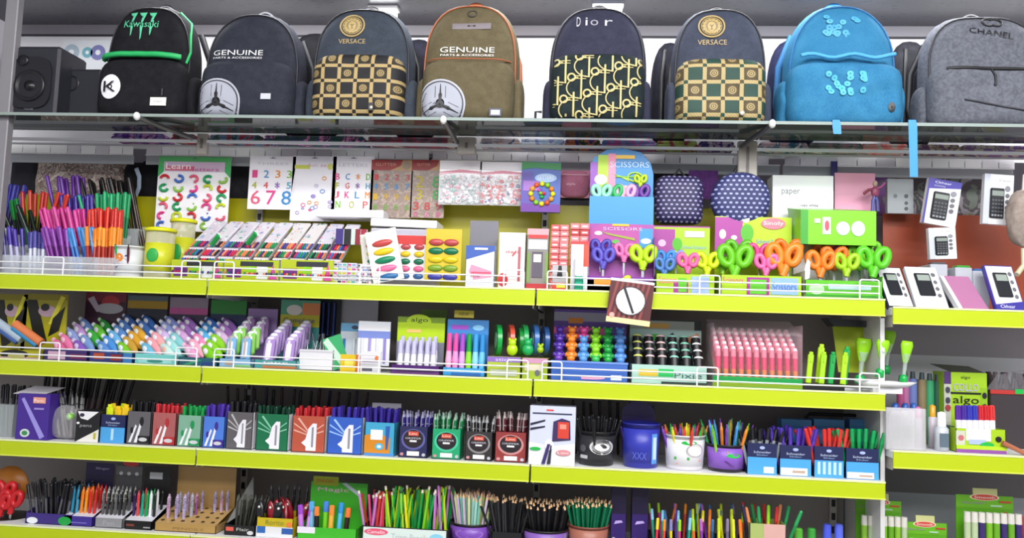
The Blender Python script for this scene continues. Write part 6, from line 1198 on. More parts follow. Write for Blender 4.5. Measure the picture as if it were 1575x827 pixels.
pens_print = lambda c1: [('p', [(.10, .05), (.2, .05), (.42, .55), (.36, .6)], 'e8e8ec'), ('p', [(.34, .05), (.46, .05), (.66, .72), (.58, .76)], 'e8e8ec'), ('e', .22, .42, .06, .10, c1), ('e', .62, .70, .08, .14, c1), ('r', .5, .04, .98, .26, c1), ('e', .72, .15, .18, .06, 'c8c8cc')]
for p0, p1, py, ptop, main, c1, pc_, nm in ((193, 230, 633, 617, '5e5c60', '17171b', ('141418', '5a5a60', 'black'), 'grey'), (232, 269, 635, 622, 'a85a5a', 'b02a2e', ('c83038', 'b8484a', 'red'), 'red'), (271, 308, 639, 624, '7aa890', '128a4c', ('1a9a4a', '128a44', 'green'), 'pale green'), (310, 344, 641, 622, '4a78d0', '3a2a8c', ('4a30a0', '3a2a90', 'violet-blue'), 'blue')):
    pbox(p0, p1, py, ptop, '%s printed box of %s pens on the third shelf' % (nm, pc_[2]), '%s printed box on the third shelf' % nm, main, pens_print(c1), 'gel', [pc_], 4, 3)
star = lambda lc: [('p', [(.05, .62), (.45, .5), (.45, .47), (.05, .58)], lc), ('p', [(.05, .80), (.45, .56), (.45, .53), (.05, .76)], lc), ('p', [(.2, .95), (.5, .6), (.47, .57), (.15, .92)], lc), ('p', [(.95, .62), (.6, .5), (.6, .47), (.95, .58)], lc), ('p', [(.95, .80), (.6, .56), (.6, .53), (.95, .76)], lc), ('p', [(.44, .05), (.74, .05), (.74, .80), (.62, .80), (.5, .66), (.42, .36), (.3, .26), (.44, .16)], 'e6e4ea'), ('p', [(.60, .15), (.66, .15), (.66, .7), (.6, .7)], '8a8894')]
for p0, p1, py, ptop, main, lc, pc_, nm in ((346, 387, 634, 618, '5c585c', 'b8b4b8', ('17151a', '2a2a2e', 'black'), 'charcoal'), (392, 442, 637, 624, '0e6a44', '7ac0a0', ('0e3a2a', '15603c', 'dark green'), 'dark green'), (447, 499, 640, 626, 'b2503a', 'e0a898', ('c02a30', 'a82228', 'red'), 'brick red'), (502, 556, 642, 626, '2f5ab8', '9ac0f0', ('3a2a98', '33248a', 'indigo'), 'blue')):
    pbox(p0, p1, py, ptop, '%s box with a white jagged star print and %s pens' % (nm, pc_[2]), '%s star printed box' % nm, main, star(lc), 'gel', [pc_], 5, 3, side='e8e6ea')
pbox(559, 606, 650, 628, 'sky blue and orange box of indigo pens', 'sky blue and orange box', '3f9fc4', [('r', 0, 0, 1, .08, '4a8ac8'), ('p', [(0, .08), (.85, .08), (.85, .55), (.4, .68), (0, .60)], 'd0841e'), ('r', .2, .48, .6, .78, 'f0f0f4'), ('e', .5, .28, .14, .1, '4ab0d8'), ('e', .5, .28, .07, .05, 'd8e8f0'), ('p', [(.72, .2), (.78, .2), (.84, .9), (.7, .9)], '2a58a8')], 'gel', [('33248c', '2c3a9a', 'indigo')], 5, 3, back=620, inner='b8b4c0')
rl = lambda lc: [('e', .5, .58, .42, .34, lc), ('e', .5, .60, .35, .29, '221a20'), ('r', .32, .70, .68, .84, 'd0503a'), ('t', .5, .77, .07, .28, 'Linc', 'f4e8e0'), ('t', .5, .62, .06, .55, 'GRIPPER', 'c8c4cc'), ('r', .38, .50, .62, .56, 'e8e4e8'), ('r', .3, .06, .72, .20, 'e4e2e6'), ('e', .12, .1, .06, .05, 'c88a90'), ('e', .88, .1, .06, .05, 'b8b8c0')]
for p0, p1, py, ptop, main, lc, pc_, nm in ((612, 657, 656, 632, '232450', '5a5a98', ('2a1c78', '8a88a8', 'indigo'), 'navy'), (663, 708, 660, 634, '1c9c68', '4ac098', ('1a7a44', '8aa898', 'green'), 'green'), (714, 757, 664, 640, '2e2a2c', '8a8688', ('1a181a', '9a9a9c', 'black'), 'black'), (760, 809, 665, 634, '8e3434', 'c88a88', ('5a1c28', 'a89898', 'dark red'), 'maroon')):
    pbox(p0, p1, py, ptop, '%s box with a round dark logo and %s pens' % (nm, pc_[2]), '%s round logo box' % nm, main, rl(lc), 'click', [(pc_[0], pc_[1], pc_[2])], 5, 3)
carton(812, 884, 625, 'C', .015, .07, 'pen_box', 'tall pale blue and white box with pictures of pens', 'box', 'ccd0e4', [('p', [(0, .38), (.5, .32), (1, .38), (1, 0), (0, 0)], 'e6e8f0'), ('r', .06, .86, .92, .885, '3a3c58'), ('r', .36, .92, .52, .945, 'd84a3a'), ('p', [(.02, .66), (.34, .74), (.34, .77), (.02, .70)], '22223a'), ('p', [(.02, .58), (.34, .64), (.34, .665), (.02, .62)], '22223a'), ('p', [(.5, .40), (.9, .44), (.88, .76), (.7, .80), (.52, .74)], '3a2a58'), ('r', .62, .46, .86, .74, 'd0402e'), ('r', .66, .62, .80, .70, 'e89080'), ('e', .14, .27, .12, .03, '22b04a'), ('e', .75, .22, .16, .05, 'd88a90'), ('t', .75, .22, .04, .24, 'Linc', 'f8f0f0'), ('e', .44, .34, .10, .09, 'f8f8fc'), ('p', [(.40, .36), (.47, .36), (.36, .02), (.28, .02)], '3a2a6a'), ('p', [(.47, .34), (.5, .34), (.48, .02), (.40, .02)], '2a2a3a')], closed=True)
c = tub(917, 58, 662, 'C', .03, 'black tub of black pens with a white oval label', '1a1a1d', '2a2a2d', [('e', .62, .56, .28, .22, 'd8d8d8'), ('e', .62, .56, .23, .17, '8a8a8c'), ('e', .62, .56, .17, .12, 'e4e4e4'), ('r', .1, .2, .3, .3, 'c8c8c8'), ('e', .18, .5, .08, .1, '5a5a5c')])
tubfill(c, 17, 'gel', [('17171a', '242428', 'black'), ('101013', 'c8c8cc', 'black and clear')], ZS(636, c['xc'], c['yc'])-c['z'], 'black tub with oval label', .5)
c = tub(985, 58, 650, 'C', .03, 'dark blue cylindrical tub of purple pens', '2b2f96', '3238a8', [('r', .72, .1, .88, .78, '5a9ae0'), ('t', .80, .45, .5, .1, 'I', 'c8e0f8'), ('t', .45, .28, .16, .3, 'XXX', '5a6ad0')])
tubfill(c, 5, 'gel', [('2a1a5a', 'c8c0e8', 'purple')], .12, 'dark blue cylindrical tub', .4)
t = thing('tub_lid', 'raised dark purple lid behind the dark blue tub', 'lid', (c['xc']-.005, c['yc']+.03, c['z']+.01)); mb = MB(); mb.prism([(x_, z_) for x_, z_ in arc(0, c['h']*1.08, c['R']*.9, c['R']*.55, 0, 180, 16)]+[(-c['R']*.9, 0), (c['R']*.9, 0)], .03, .034, mat('2a1660', .3)); mb.build('lid_disc', t)
c = tub(1053, 62, 668, 'C', .03, 'white tub of many-coloured neon pens', 'dcd8dc', 'e8e6ea', [('e', .55, .80, .16, .06, '22b84a'), ('e', .68, .58, .2, .2, 'b8b0b4'), ('e', .68, .58, .16, .16, 'ece8ea'), ('r', .25, .3, .55, .38, '3aa04a'), ('p', [(.3, .2), (.8, .3), (.8, .26), (.3, .16)], 'd87a80')])
NE = [('e03a8a', 'e85aa0', 'magenta'), ('f0822a', 'f09a3a', 'orange'), ('e8e02a', 'd8d82a', 'yellow'), ('3ab83a', '2aa83a', 'green'), ('6a3aa8', '7a4ab8', 'purple'), ('d83a3a', 'e04a3a', 'red')]
tubfill(c, 26, 'click', NE, ZS(648, c['xc'], c['yc'])-c['z'], 'white tub of neon pens', .45)
c = tub(1117, 60, 682, 'C', .03, 'purple labelled black tub of violet and bright pens', '1c1622', '8a5ac0', [('p', [(.2, .75), (.3, .8), (.8, .15), (.7, .1)], '2a1a30'), ('e', .6, .62, .15, .08, '2ac04a'), ('r', .45, .7, .9, .78, 'd8a04a'), ('p', [(.4, .4), (.45, .42), (.6, .2), (.55, .18)], '5a2a80')])
tubfill(c, 22, 'click', [('7a3aa8', '8a4ab8', 'violet'), ('f0822a', 'f09a3a', 'orange'), ('8ad03a', '6ac02a', 'lime'), ('3a8ad8', '5aa0e0', 'blue'), ('6a2a98', '7a3aa8', 'purple'), ('3ab05a', '2aa04a', 'green')], ZS(642, c['xc'], c['yc'])-c['z'], 'purple labelled black tub', .5)
for p0, p1, py, ptop, pc_, sp in ((1149, 1195, 682, 658, ('1a1a20', '8a9096', 'black'), [('r', .55, .05, .9, .25, 'dceaf0')]), (1199, 1248, 685, 656, ('4a2fa0', '5a3ab0', 'violet'), [('r', .02, .02, .88, .26, 'e8e8e4'), ('r', .4, .1, .8, .18, 'b89a8a')]), (1252, 1298, 687, 658, ('d2302a', 'c83a34', 'red'), []), (1301, 1352, 690, 660, ('129a54', '0e8a48', 'green'), [('r', .02, .02, .85, .22, 'e8e8e4'), ('r', .4, .08, .8, .14, 'b89a8a')])):
    c = pbox(p0, p1, py, ptop, 'navy and sky blue pen box holding %s pens' % pc_[2], 'navy and blue box of %s pens' % pc_[2], '1b2250', sch(1)+sp+([('r', .1+.18*k, .1, .2+.18*k, .5, 'b8d8f0') for k in range(5)] if p0 == 1252 else []), 'felt', [pc_], 6, 3, spread=.35, back=None)
for px, lab in ((1225, 'left'), (1275, 'middle'), (1330, 'right')):
    t, w, h = card(px, 46, 645, 700, .19, 'pen_box', 'sky blue box front standing behind the marker boxes, '+lab, 'box', '4a92d0', [('r', 0, .82, 1, 1, '5aa0dc')], th=.05)
t = thing('wire_frame', 'black rounded wire frame behind the violet, red and green pens', 'frame', (XS(1240, .27, 1.0), .27, SH['C']+.001)); mb = MB(); mb.tube([(0, 0, 0), (0, 0, .15), (.01, 0, .16), (.18, 0, .16), (.19, 0, .15), (.19, 0, 0)], .005, BLACK); mb.build('frame_wire', t)
fill(XS(880, .25, 1.0), XS(1000, .25, 1.0), .24, .3, SH['C']+.002, 9, 1, 'gel', [('17141c', '1c1a20', 'black')], .17, 'dark rear row behind the tubs', 0, .1)
fill(XS(345, .25, 1.0), XS(560, .25, 1.0), .22, .3, SH['C']+.002, 16, 1, 'gel', [('241a3a', '1c1a20', 'dark violet'), ('3a1420', '1c1a20', 'dark red'), ('12241c', '1c1a20', 'dark green')], .17, 'dark rear row behind the star printed boxes', 0, .1)
# ================================================================== BOTTOM SHELF (D)
tubD = tub(-2, 70, 795, 'D', .03, 'black tub of red handled scissors at the left edge', '17161a', None, [('r', .55, .3, .95, .9, 'b8b8e0'), ('r', .55, .1, .95, .3, 'd89a3a')])
x, z = PXZ(22, 745, .14); t = thing('round_sign', 'round orange sign standing behind the red scissors', 'sign', (x-.01, .14, z-.06)); mb = MB(); mb.T = Matrix.Translation((0, 0, .06)) @ Matrix.Rotation(math.pi/2, 4, 'X'); mb.lathe([(0, 0), (.058, 0), (.06, .002), (.06, .006), (0, .006)], mat('b8701e', .35), 36); mb.T = Matrix.Identity(4); mb.box(-.006, .006, .0, .004, -.06, .01, mat('b8701e')); mb.build('disc', t); mb = MB(); mb.text('DING WEI', .0, .06, .014, .07, mat('5a3a8a'), -.008); mb.build('lettering', t)
for px, py in ((8, 752), (18, 766), (2, 770)): spx(px, py, .06+.02*(px == 8), 1.0, 'c41f26', 'red', 'in the black tub at the left edge of the bottom shelf' if px != 8 else 'rearmost in the black tub at the bottom left')
c = carton(38, 110, 790, 'D', .03, .12, 'display_tray', 'low purple tray of a heap of black pens', 'display tray', '3c2a7c', [('e', .15, .3, .12, .3, 'e8ecf0'), ('e', .85, .4, .14, .4, '1ea044')], slope=.03)
fill(c['x0'], c['x1'], c['y0'], c['y1'], c['z'], 9, 5, 'gel', [('1a191e', '2a2a30', 'black'), ('222226', '5a5a60', 'black and grey')], topL(c, 740), 'low purple tray', 0, .28)
def holes(px0, px1, pyt, pytop, label, short, main, spec, cols, nx, ny, back=None, bspec=(), inner=None, kind='click', d=.10, yf=.03, top='dcdae4'):
    c = carton(px0, px1, pyt, 'D', yf, d, 'display_tray', label, 'display tray', main, spec, back=back, bspec=bspec, inner=inner)
    mb = MB(); mb._add([(-c['w']/2, .001, c['h']), (c['w']/2, .001, c['h']), (c['w']/2, d-.002, c['h']+.03), (-c['w']/2, d-.002, c['h']+.03)], [(0, 1, 2, 3)], mat(top, .4)); mb.build('top_deck', c['t'])
    for j in range(ny):
        for i in range(nx):
            q = cols[(i if len(cols) >= nx else random.randrange(len(cols)))]; u = (i+.5)/nx; v = (j+.5)/ny; zz = SH['D']+c['h']*.6+.03*v
            L = ZS(pytop, c['xc'], c['yf']+d*.5)-zz
            pen(kind, q[0], q[1], (c['x0']+(c['x1']-c['x0'])*u, c['yf']+.008+(d-.016)*v, zz), (-.04, random.uniform(-.03, .03), 0), max(.06, L*random.uniform(.95, 1)), '%s %s upright in the %s' % (q[2], KC[kind], short), KC[kind]+'s in the '+short, 1.3)
            if len(cols) == 99: pass
    return c
holes(97, 142, 794, 745, 'purple tray of blue, orange and red upright pens', 'purple tray of bright pens', '3c2c8c', [('r', .1, .3, .8, .4, '7a70c0')], [('2a8ab0', '1f7a9a', 'teal'), ('3a9ac0', '2a8ab0', 'blue'), ('f0861e', 'e87a1a', 'orange'), ('f09a2a', 'e8881e', 'amber'), ('d82a26', 'c82420', 'red'), ('c8282a', 'b82024', 'dark red')], 6, 3, back=712, bspec=[('r', 0, .8, 1, 1, '241a50'), ('t', .6, .9, .05, .5, 'Slinger', 'c8c0e8')], inner='1c1638')
holes(145, 188, 797, 748, 'grey tray of black and grey upright pens', 'grey tray of pens', '8e8e92', [('t', .5, .5, .5, .4, 'Pen', 'a8a8ac')], [('2a2a2c', '6a6a6e', 'black and grey'), ('5a5a5c', '8a8a8c', 'grey'), ('3a3a38', '9a9a92', 'dark grey')], 6, 3, back=710, bspec=[('r', 0, .78, 1, .92, '6a6a70'), ('e', .55, .97, .3, .05, 'c83a34'), ('e', .2, .8, .07, .03, 'd8d8dc'), ('e', .5, .8, .07, .03, 'd8d8dc'), ('e', .8, .8, .07, .03, 'd8d8dc')], inner='46464a')
holes(191, 233, 801, 752, 'black tray of red, green and white upright pens', 'black tray of mixed pens', '141316', [('r', .05, .35, .35, .6, '7a3a30'), ('r', .7, .2, .95, .35, '9a9a9c')], [('3a1c5a', '2a1440', 'dark violet'), ('d8484a', 'c83a3e', 'red'), ('1ea080', '128a6a', 'teal'), ('149a4a', '0e8a3c', 'green'), ('eceff0', 'd8dcdc', 'white'), ('202226', '141416', 'black')], 6, 2, back=718, bspec=[('r', .2, .78, .7, .9, 'c0c4c8')], inner='121214')
c = holes(237, 332, 806, 755, 'brown kraft card tray with holes and printed pencils', 'brown kraft tray', 'b08c50', [('t', .55, .4, .3, .5, 'PENCILS', '8a6a3a')], [('8a4a88', 'c08ab0', 'plum')], 1, 1, back=718, inner='b8945a', d=.13, top='c09c62')
mb = MB()
for j in range(4):
    for i in range(6): mb.T = Matrix.Translation((-c['w']*.42+c['w']*.165*i, .018+.03*j, c['h']+.0305*(.018+.03*j)/.13*1.0+.0012)) @ Matrix.Rotation(.23, 4, 'X'); mb.disc((0, 0, 0), .006, mat('4a3418', .7), 12)
o = mb.build('hole_pattern', c['t'])
for i, (u, v, cc, nm) in enumerate(((.10, .25, 'c8688a', 'rose'), (.24, .25, '7a5aa0', 'violet'), (.37, .25, '8a8ac8', 'lavender'), (.45, .4, '5a9a7a', 'green'), (.52, .75, '6a4a80', 'purple'), (.76, .7, '5a4a8a', 'indigo'), (.86, .75, 'c86a6a', 'coral'), (.95, .8, '6a4a7a', 'mauve'), (.18, .6, '4a9a98', 'teal'), (.3, .65, 'a06a98', 'orchid'))):
    x = c['x0']+(c['x1']-c['x0'])*u; z = SH['D']+c['h']*.7+.03*v; k = splotch([cc, 'c8b8d0', '5a4a70'], 160, .4)
    L = ZS(757, x, .09)-z; pen('click', k, k, (x, .035+.12*v, z), (-.03, 0, 0), L, '%s patterned pen standing in the kraft card tray' % nm, 'patterned pens in the kraft tray', 1.7)
c = carton(344, 392, 808, 'D', .03, .1, 'display_tray', 'black tray of dark pens beside the kraft tray', 'display tray', '18181c', [('r', .05, .4, .3, .8, 'd85a4a'), ('t', .6, .6, .3, .4, 'Flair', 'c8c8c0'), ('e', .85, .3, .1, .2, 'd0d0d4')], slope=.04)
mb = MB(); mb._add([(-c['w']/2, .01, c['h']), (-c['w']/2+.045, .09, c['h']+.13), (-c['w']/2+.05, .092, c['h']+.04)], [(0, 1, 2)], mat('8a8a88', .35)); mb.build('side_wing', c['t'])
fill(c['x0']+.01, c['x1'], c['y0']+.02, c['y1'], c['z'], 6, 3, 'click', [('3a3a34', '5a5a52', 'grey-green'), ('1e1e1e', '2a2a2a', 'black')], topL(c, 762), 'black tray beside the kraft tray', .1, .15)
c = carton(393, 450, 797, 'D', .03, .12, 'display_tray', 'yellow and white tray of red and black scissors-shaped openers', 'display tray', 'c8b01e', [('r', 0, 0, 1, .55, 'e0e0e4'), ('r', .02, .2, .25, .55, '2f66b0'), ('r', .7, .2, 1, .5, '2f5aa8'), ('t', .5, .78, .25, .5, 'Rorito', '8a8a3a'), ('e', .9, .7, .08, .14, 'e8823a')])
for i in range(16):
    x = c['x0']+(c['x1']-c['x0'])*random.random(); y = .04+.1*random.random(); t = thing('nail_clipper', ['dark red', 'black'][i % 2]+' glossy opener heaped in the yellow and white tray', 'opener', (x, y, c['z']+.03), (random.uniform(-.3, .1), random.uniform(-.5, .5), random.uniform(-.4, .4)), 'glossy openers in the yellow and white tray')
    mb = MB(); mb.ell((0, 0, .03), (.013, .006, .04), mat(['8a1424', '17151a'][i % 2], .2), 12, 8); mb.build('handle_body', t); mb = MB(); mb.ell((0, -.006, .05), (.004, .002, .004), mat('e8e4dc', .2)); mb.build('rivet', t)
fill(c['x0'], c['x1'], .13, .17, c['z'], 6, 1, 'click', [('1c1a1e', '4a4a50', 'black')], topL(c, 748), 'rear of the yellow and white tray', 0, .15)
# green header craft pens
c = carton(456, 548, 812, 'D', .03, .11, 'display_tray', 'bright green stand with colourful print and striped pens', 'display tray', '3fb02a', [('r', 0, .5, .3, 1, 'e8e0f0')], back=742, bspec=[('r', 0, 0, 1, .92, '46b82c'), ('t', .40, .84, .10, .55, 'Magic', 'e0a8c8'), ('p', [(.55, .98), (.62, 1), (.9, .78), (.85, .74)], 'c8d0e0')], inner='46b82c')
t = thing('sign_tab', 'small green and yellow sign standing above the green stand', 'sign', (XS(502, .14, .85), .138, ZS(745, .3, .138))); mb = MB(); mb.box(-.04, .04, 0, .002, 0, .028, mat('a8b81e')); mb.build('sign_panel', t); mb = MB(); mb.text('MAGIC', 0, .015, .011, .055, mat('c85a2a'), -.0006); mb.build('lettering', t)
for i, (px, cc, nm, py) in enumerate(((467, 'a04ac8', 'purple bunny', 775), (480, '5ab0e8', 'sky blue', 772), (490, 'f0843a', 'orange and black', 778), (500, '4a8ae0', 'blue and green', 772), (511, 'f0903a', 'orange striped', 776), (521, '3a9ae0', 'azure', 774), (534, 'f07a3a', 'orange flower', 780), (473, 'b05ad0', 'violet bunny', 782))):
    x = XS(px, .06, SH['D']+.08); L = ZS(py, x, .06)-c['z']-.01; c2 = ['c87ae0', '8ad0f8', '17151a', '7ad82a', 'e8b040', '5ac0f0', '2a1a18', 'd89ae8'][i]
    pen('marker', cc, c2, (x, .05+.02*(i % 2), c['z']+.01), (-.08, .03*(i-4), 0), L, nm+' novelty pen in the bright green stand', None, 1.35)
# pencil trough
c = carton(556, 690, 812, 'D', .03, .10, 'display_tray', 'wide black and white box of coloured pencils', 'display tray', '16161a', [('r', .01, 0, .97, .95, 'd4e0dc'), ('e', .16, .68, .14, .2, 'e05a78'), ('t', .16, .68, .2, .2, 'Camelin', 'fbe8ec'), ('t', .55, .45, .4, .42, 'Triam Pencils', 'b0bcc0'), ('e', .86, .5, .08, .25, '8ac8e0')])
PCOL = [('b8d020', 'yellow-green'), ('e0508a', 'pink'), ('c83a2c', 'red'), ('149a44', 'green'), ('e8e01e', 'yellow'), ('7acc2a', 'lime'), ('c878c8', 'orchid'), ('0e7a3a', 'dark green')]
for j in range(5):
    for i in range(20):
        u = (i+.5)/20; y = c['y0']+(c['y1']-c['y0'])*(j+.5)/5; x = c['x0']+(c['x1']-c['x0'])*u
        pal = PCOL[1:3]+PCOL[6:7] if u < .25 else ([PCOL[0], PCOL[4], PCOL[3], PCOL[5], PCOL[7]] if u < .8 else [PCOL[6], PCOL[3], PCOL[0], PCOL[6]])
        cc, nm = random.choice(pal); L = ZS(746 if u > .25 else 752, x, y)-c['z']
        pen('dipped', cc, random.choice(['17161a', cc, 'e8dcc8']), (x, y, c['z']), (0, random.uniform(-.22, .22), 0), L*random.uniform(.88, 1), nm+' pencil in the wide black and white box', 'pencils in the wide box')
c = tub(723, 64, 802, 'D', .03, 'black tub with violet label of pastel pencils', '17151a', '7a4ab0', [('e', .5, .6, .3, .2, '9a6ac8')])
tubfill(c, 46, 'pencil', [('8ad0bc', 'c0506a', 'mint'), ('d8e0a0', 'c0506a', 'pale yellow'), ('c8a8dc', '6a4a8a', 'lilac'), ('a8dcd0', '5a9a8a', 'aqua'), ('d0c0d8', 'b04a6a', 'pale mauve')], ZS(752, c['xc'], c['yc'])-c['z'], 'tub of pastel pencils', .32)
fill(XS(762, .08, .75), XS(800, .08, .75), .05, .12, SH['D']+.002, 9, 4, 'pencil', [('1c1c1e', '2a2a2c', 'black'), ('2c2c30', '4a4a50', 'charcoal')], ZS(765, .95, .08)-SH['D'], 'dark bundle between the pastel and black pencils', -.05, .3)
t = thing('pencil_box', 'low black box around the bundle of charcoal pencils', 'box', (XS(780, .05, .72), .04, SH['D']+.001)); mb = MB(); mb.box(-.045, .045, 0, .002, 0, .05, BLACK); mb.box(-.045, -.043, 0, .1, 0, .05, BLACK); mb.box(.043, .045, 0, .1, 0, .05, BLACK); mb.box(-.045, .045, 0, .1, 0, .002, BLACK); mb.build('box_walls', t)
c = tub(838, 70, 812, 'D', .02, 'black tub with violet and green label of black pencils', '17151a', '8a62b8', [('r', .6, .1, .95, .8, '6ab83a')])
tubfill(c, 44, 'pencil', [('1a1a1e', '1a1a1e', 'black')], ZS(766, c['xc'], c['yc'])-c['z'], 'tub of black pencils', .42)
c = tub(904, 62, 806, 'D', .03, 'red-brown tub of dark green pencils', '8a4a3a', 'a86a58', [])
tubfill(c, 48, 'pencil', [('0e6a46', '1a1a1e', 'dark green'), ('12744e', '1a1a1e', 'dark green')], ZS(763, c['xc'], c['yc'])-c['z'], 'tub of dark green pencils', .36)
for p0, p1, lab in ((938, 962, 'left'), (970, 996, 'right')):
    carton(p0, p1, 750, 'D', .08, .06, 'pencil_box', 'tall dark purple box with white mark, %s of the pair' % lab, 'box', '2c1260', [('r', 0, .6, 1, 1, '1a0c38'), ('p', [(.2, .44), (.8, .47), (.7, .50), (.3, .49)], 'b8a0e0'), ('e', .2, .18, .18, .06, 'b8b8c0'), ('e', .2, .18, .1, .035, '2a2a3a')], closed=True)
# highlighter pens of many colours
c = carton(1000, 1152, 835, 'D', .02, .14, 'display_tray', 'black tray of many-coloured upright felt-tip pens', 'display tray', '141318', [])
FC = [('d8304a', 'e8d82a', 'red'), ('e04a3a', 'f0902a', 'orange'), ('e8d82a', '8a8ac8', 'yellow'), ('d83a8a', 'a8d82a', 'magenta'), ('1a9a7a', '8ac8e8', 'teal'), ('e86a2a', 'a0d02a', 'orange-red'), ('8a3ab8', 'b06ad0', 'purple'), ('2a4a6a', '3a6a9a', 'navy'), ('e8e82a', 'c8d82a', 'lemon'), ('6a5a78', '8a7a98', 'grey-violet'), ('e8e82a', 'd8e03a', 'lemon'), ('f08a2a', 'e87a2a', 'amber')]
for i in range(12):
    x = c['x0']+(c['x1']-c['x0'])*(i+.5)/12
    for j in range(3):
        q = FC[i] if j == 0 else random.choice(FC+[('1a8a3a', '2aa04a', 'green'), ('a8202a', '8a1a24', 'dark red')]); y = .03+.045*j; z = c['z']+.02*j
        L = ZS((796, 782, 772)[j], x, y)-z; pen('felt', q[1], q[0], (x, y, z), (-.03, random.uniform(-.08, .08)*(1+j), 0), L*random.uniform(.94, 1), '%s felt-tip pen in the many-coloured black tray%s' % (q[2], ', front row' if j == 0 else ', rear rows'), 'felt-tip pens in the black tray, %s' % ('front' if j == 0 else 'rear'))
c = carton(1152, 1208, 806, 'D', .03, .08, 'pen_box', 'pale green and pink box of crayons at the right of the bottom shelf', 'pen box', 'a8b86a', [('r', .4, .6, 1, 1, 'd8a8a0'), ('e', .3, .4, .2, .2, '7ab04a'), ('r', .5, .0, 1, .4, '8ac0b0')], slope=.0)
fill(c['x0'], c['x1'], c['y0'], c['y1'], c['z'], 6, 2, 'felt', [('2aa05a', '1a8a4a', 'green'), ('8ad02a', 'c8d82a', 'lime'), ('c82a30', '8a1a20', 'red'), ('e08a5a', 'd87a4a', 'peach'), ('2a2a4a', '1a1a3a', 'navy')], topL(c, 775), 'pale green and pink box', 0, .3)
for px, cc, nm in ((1228, '5ab03a', 'green'), (1248, '3a9a3a', 'dark green'), (1272, '4a5ad8', 'blue'), (1290, '5a6ae0', 'light blue')):
    x = XS(px, .1, SH['D']+.05); L = ZS(812 if px < 1260 else 806, x, .1)-SH['D']; t = thing('glue_stick', nm+' capped glue stick at the bottom right of the main shelves', 'glue stick', (x, .1, SH['D']+.001)); mb = MB(); mb.cyl((0, 0, 0), (0, 0, L*.6), .012, .012, mat('dfe3ee', .3), 14); mb.build('barrel', t); mb = MB(); mb.cyl((0, 0, L*.6), (0, 0, L-.004), .0125, .012, mat(cc, .3), 14); mb.cyl((0, 0, L-.004), (0, 0, L), .012, .009, mat(cc, .3), 14); mb.build('cap', t)
# ================================================================== FAR RIGHT SHELVES
RC, RD = SH['RC'], SH['RD']
def rbox(px0, px1, pyt, z, yf, d, label, main, spec, back=None, bspec=(), name='display_tray', cat='display tray', closed=False, inner=None): 
    SH['_'] = z; return carton(px0, px1, pyt, '_', yf, d, name, label, cat, main, spec, back=back, bspec=bspec, closed=closed, inner=inner)
for i, (px, py, lab) in enumerate(((1377, 620, 'leftmost'), (1392, 620, 'middle'), (1405, 620, 'right'))):
    x, z = PXZ(px, py, .07+.03*i); L = z-RC; t = thing('glue_bottle', '%s white glue bottle with blue cap on the far right shelf' % lab, 'bottle', (x, .07+.03*i, RC+.001)); mb = MB(); mb.lathe([(0, 0), (.016, 0), (.017, .004), (.017, L*.7), (.010, L*.84), (0, L*.84)], mat('dcdcd8', .3), 18, sy=.7); mb.build('bottle_body', t); mb = MB(); mb.lathe([(.010, L*.84), (.0095, L*.95), (.005, L), (0, L)], mat('2f62b8', .3), 14); mb.build('cap', t)
    mb = MB(); mb.box(-.010, .010, -.0135, -.012, L*.2, L*.5, mat('b8ccb0')); mb.build('bottle_label', t)
rbox(1362, 1425, 628, RC, .025, .02, 'frosted clear box in front of the glue bottles', clear('e4e2e6', .3), [], name='clear_box', cat='box')
for i, (px, cc) in enumerate(((1392, 'b06a9a'), (1404, '6a7ab8'), (1418, '8a7a5a'), (1430, '3a9a6a'), (1442, '2a5a4a'), (1386, 'a84a7a'))):
    x = XS(px, .22, RC+.1); t = thing('paint_tube', ['mauve', 'blue', 'tan', 'green', 'dark teal', 'rose'][i]+' paint tube in the rear rack on the far right shelf', 'paint tube', (x, .22, RC+.001)); L = ZS(570+i*1.5, x, .22)-RC; mb = MB(); mb.cyl((0, 0, 0), (0, 0, L*.9), .013, .013, mat(cc, .4), 12); mb.build('tube_body', t); mb = MB(); mb.cyl((0, 0, L*.9), (0, 0, L), .008, .006, mat('3a4a50'), 10); mb.build('cap', t)
for px, py, cc, nm in ((1412, 625, 'e07ab8', 'pink'), (1434, 622, 'd8a02a', 'amber')):
    x, z = PXZ(px, py, .12); t = thing('small_bottle', nm+' capped small bottle behind the frosted box', 'bottle', (x, .12, RC+.001)); L = z-RC; mb = MB(); mb.lathe([(0, 0), (.012, 0), (.012, L*.7), (0, L*.75)], mat('c8c0cc', .3), 14); mb.build('bottle_body', t); mb = MB(); mb.lathe([(.009, L*.7), (.009, L*.96), (0, L)], mat(cc, .3), 12); mb.build('cap', t)
x, z = PXZ(1448, 633, .06); t = thing('correction_bottle', 'white capped correction bottle beside the marker box', 'bottle', (x, .06, RC+.001)); L = z-RC; mb = MB(); mb.lathe([(0, 0), (.019, 0), (.019, L*.55), (.012, L*.62), (0, L*.62)], mat('c4c8d0', .3), 18); mb.build('bottle_body', t); mb = MB(); mb.lathe([(.012, L*.6), (.011, L*.97), (0, L)], mat('f2f4f4', .3), 16); mb.build('cap', t); mb = MB(); mb.box(-.012, .012, -.020, -.018, L*.1, L*.45, mat('5a6a78')); mb.build('bottle_label', t)
rbox(1455, 1468, 655, RC, .08, .05, 'narrow dark green box beside the correction bottle', '1c3a30', [], closed=True, name='small_box', cat='box')
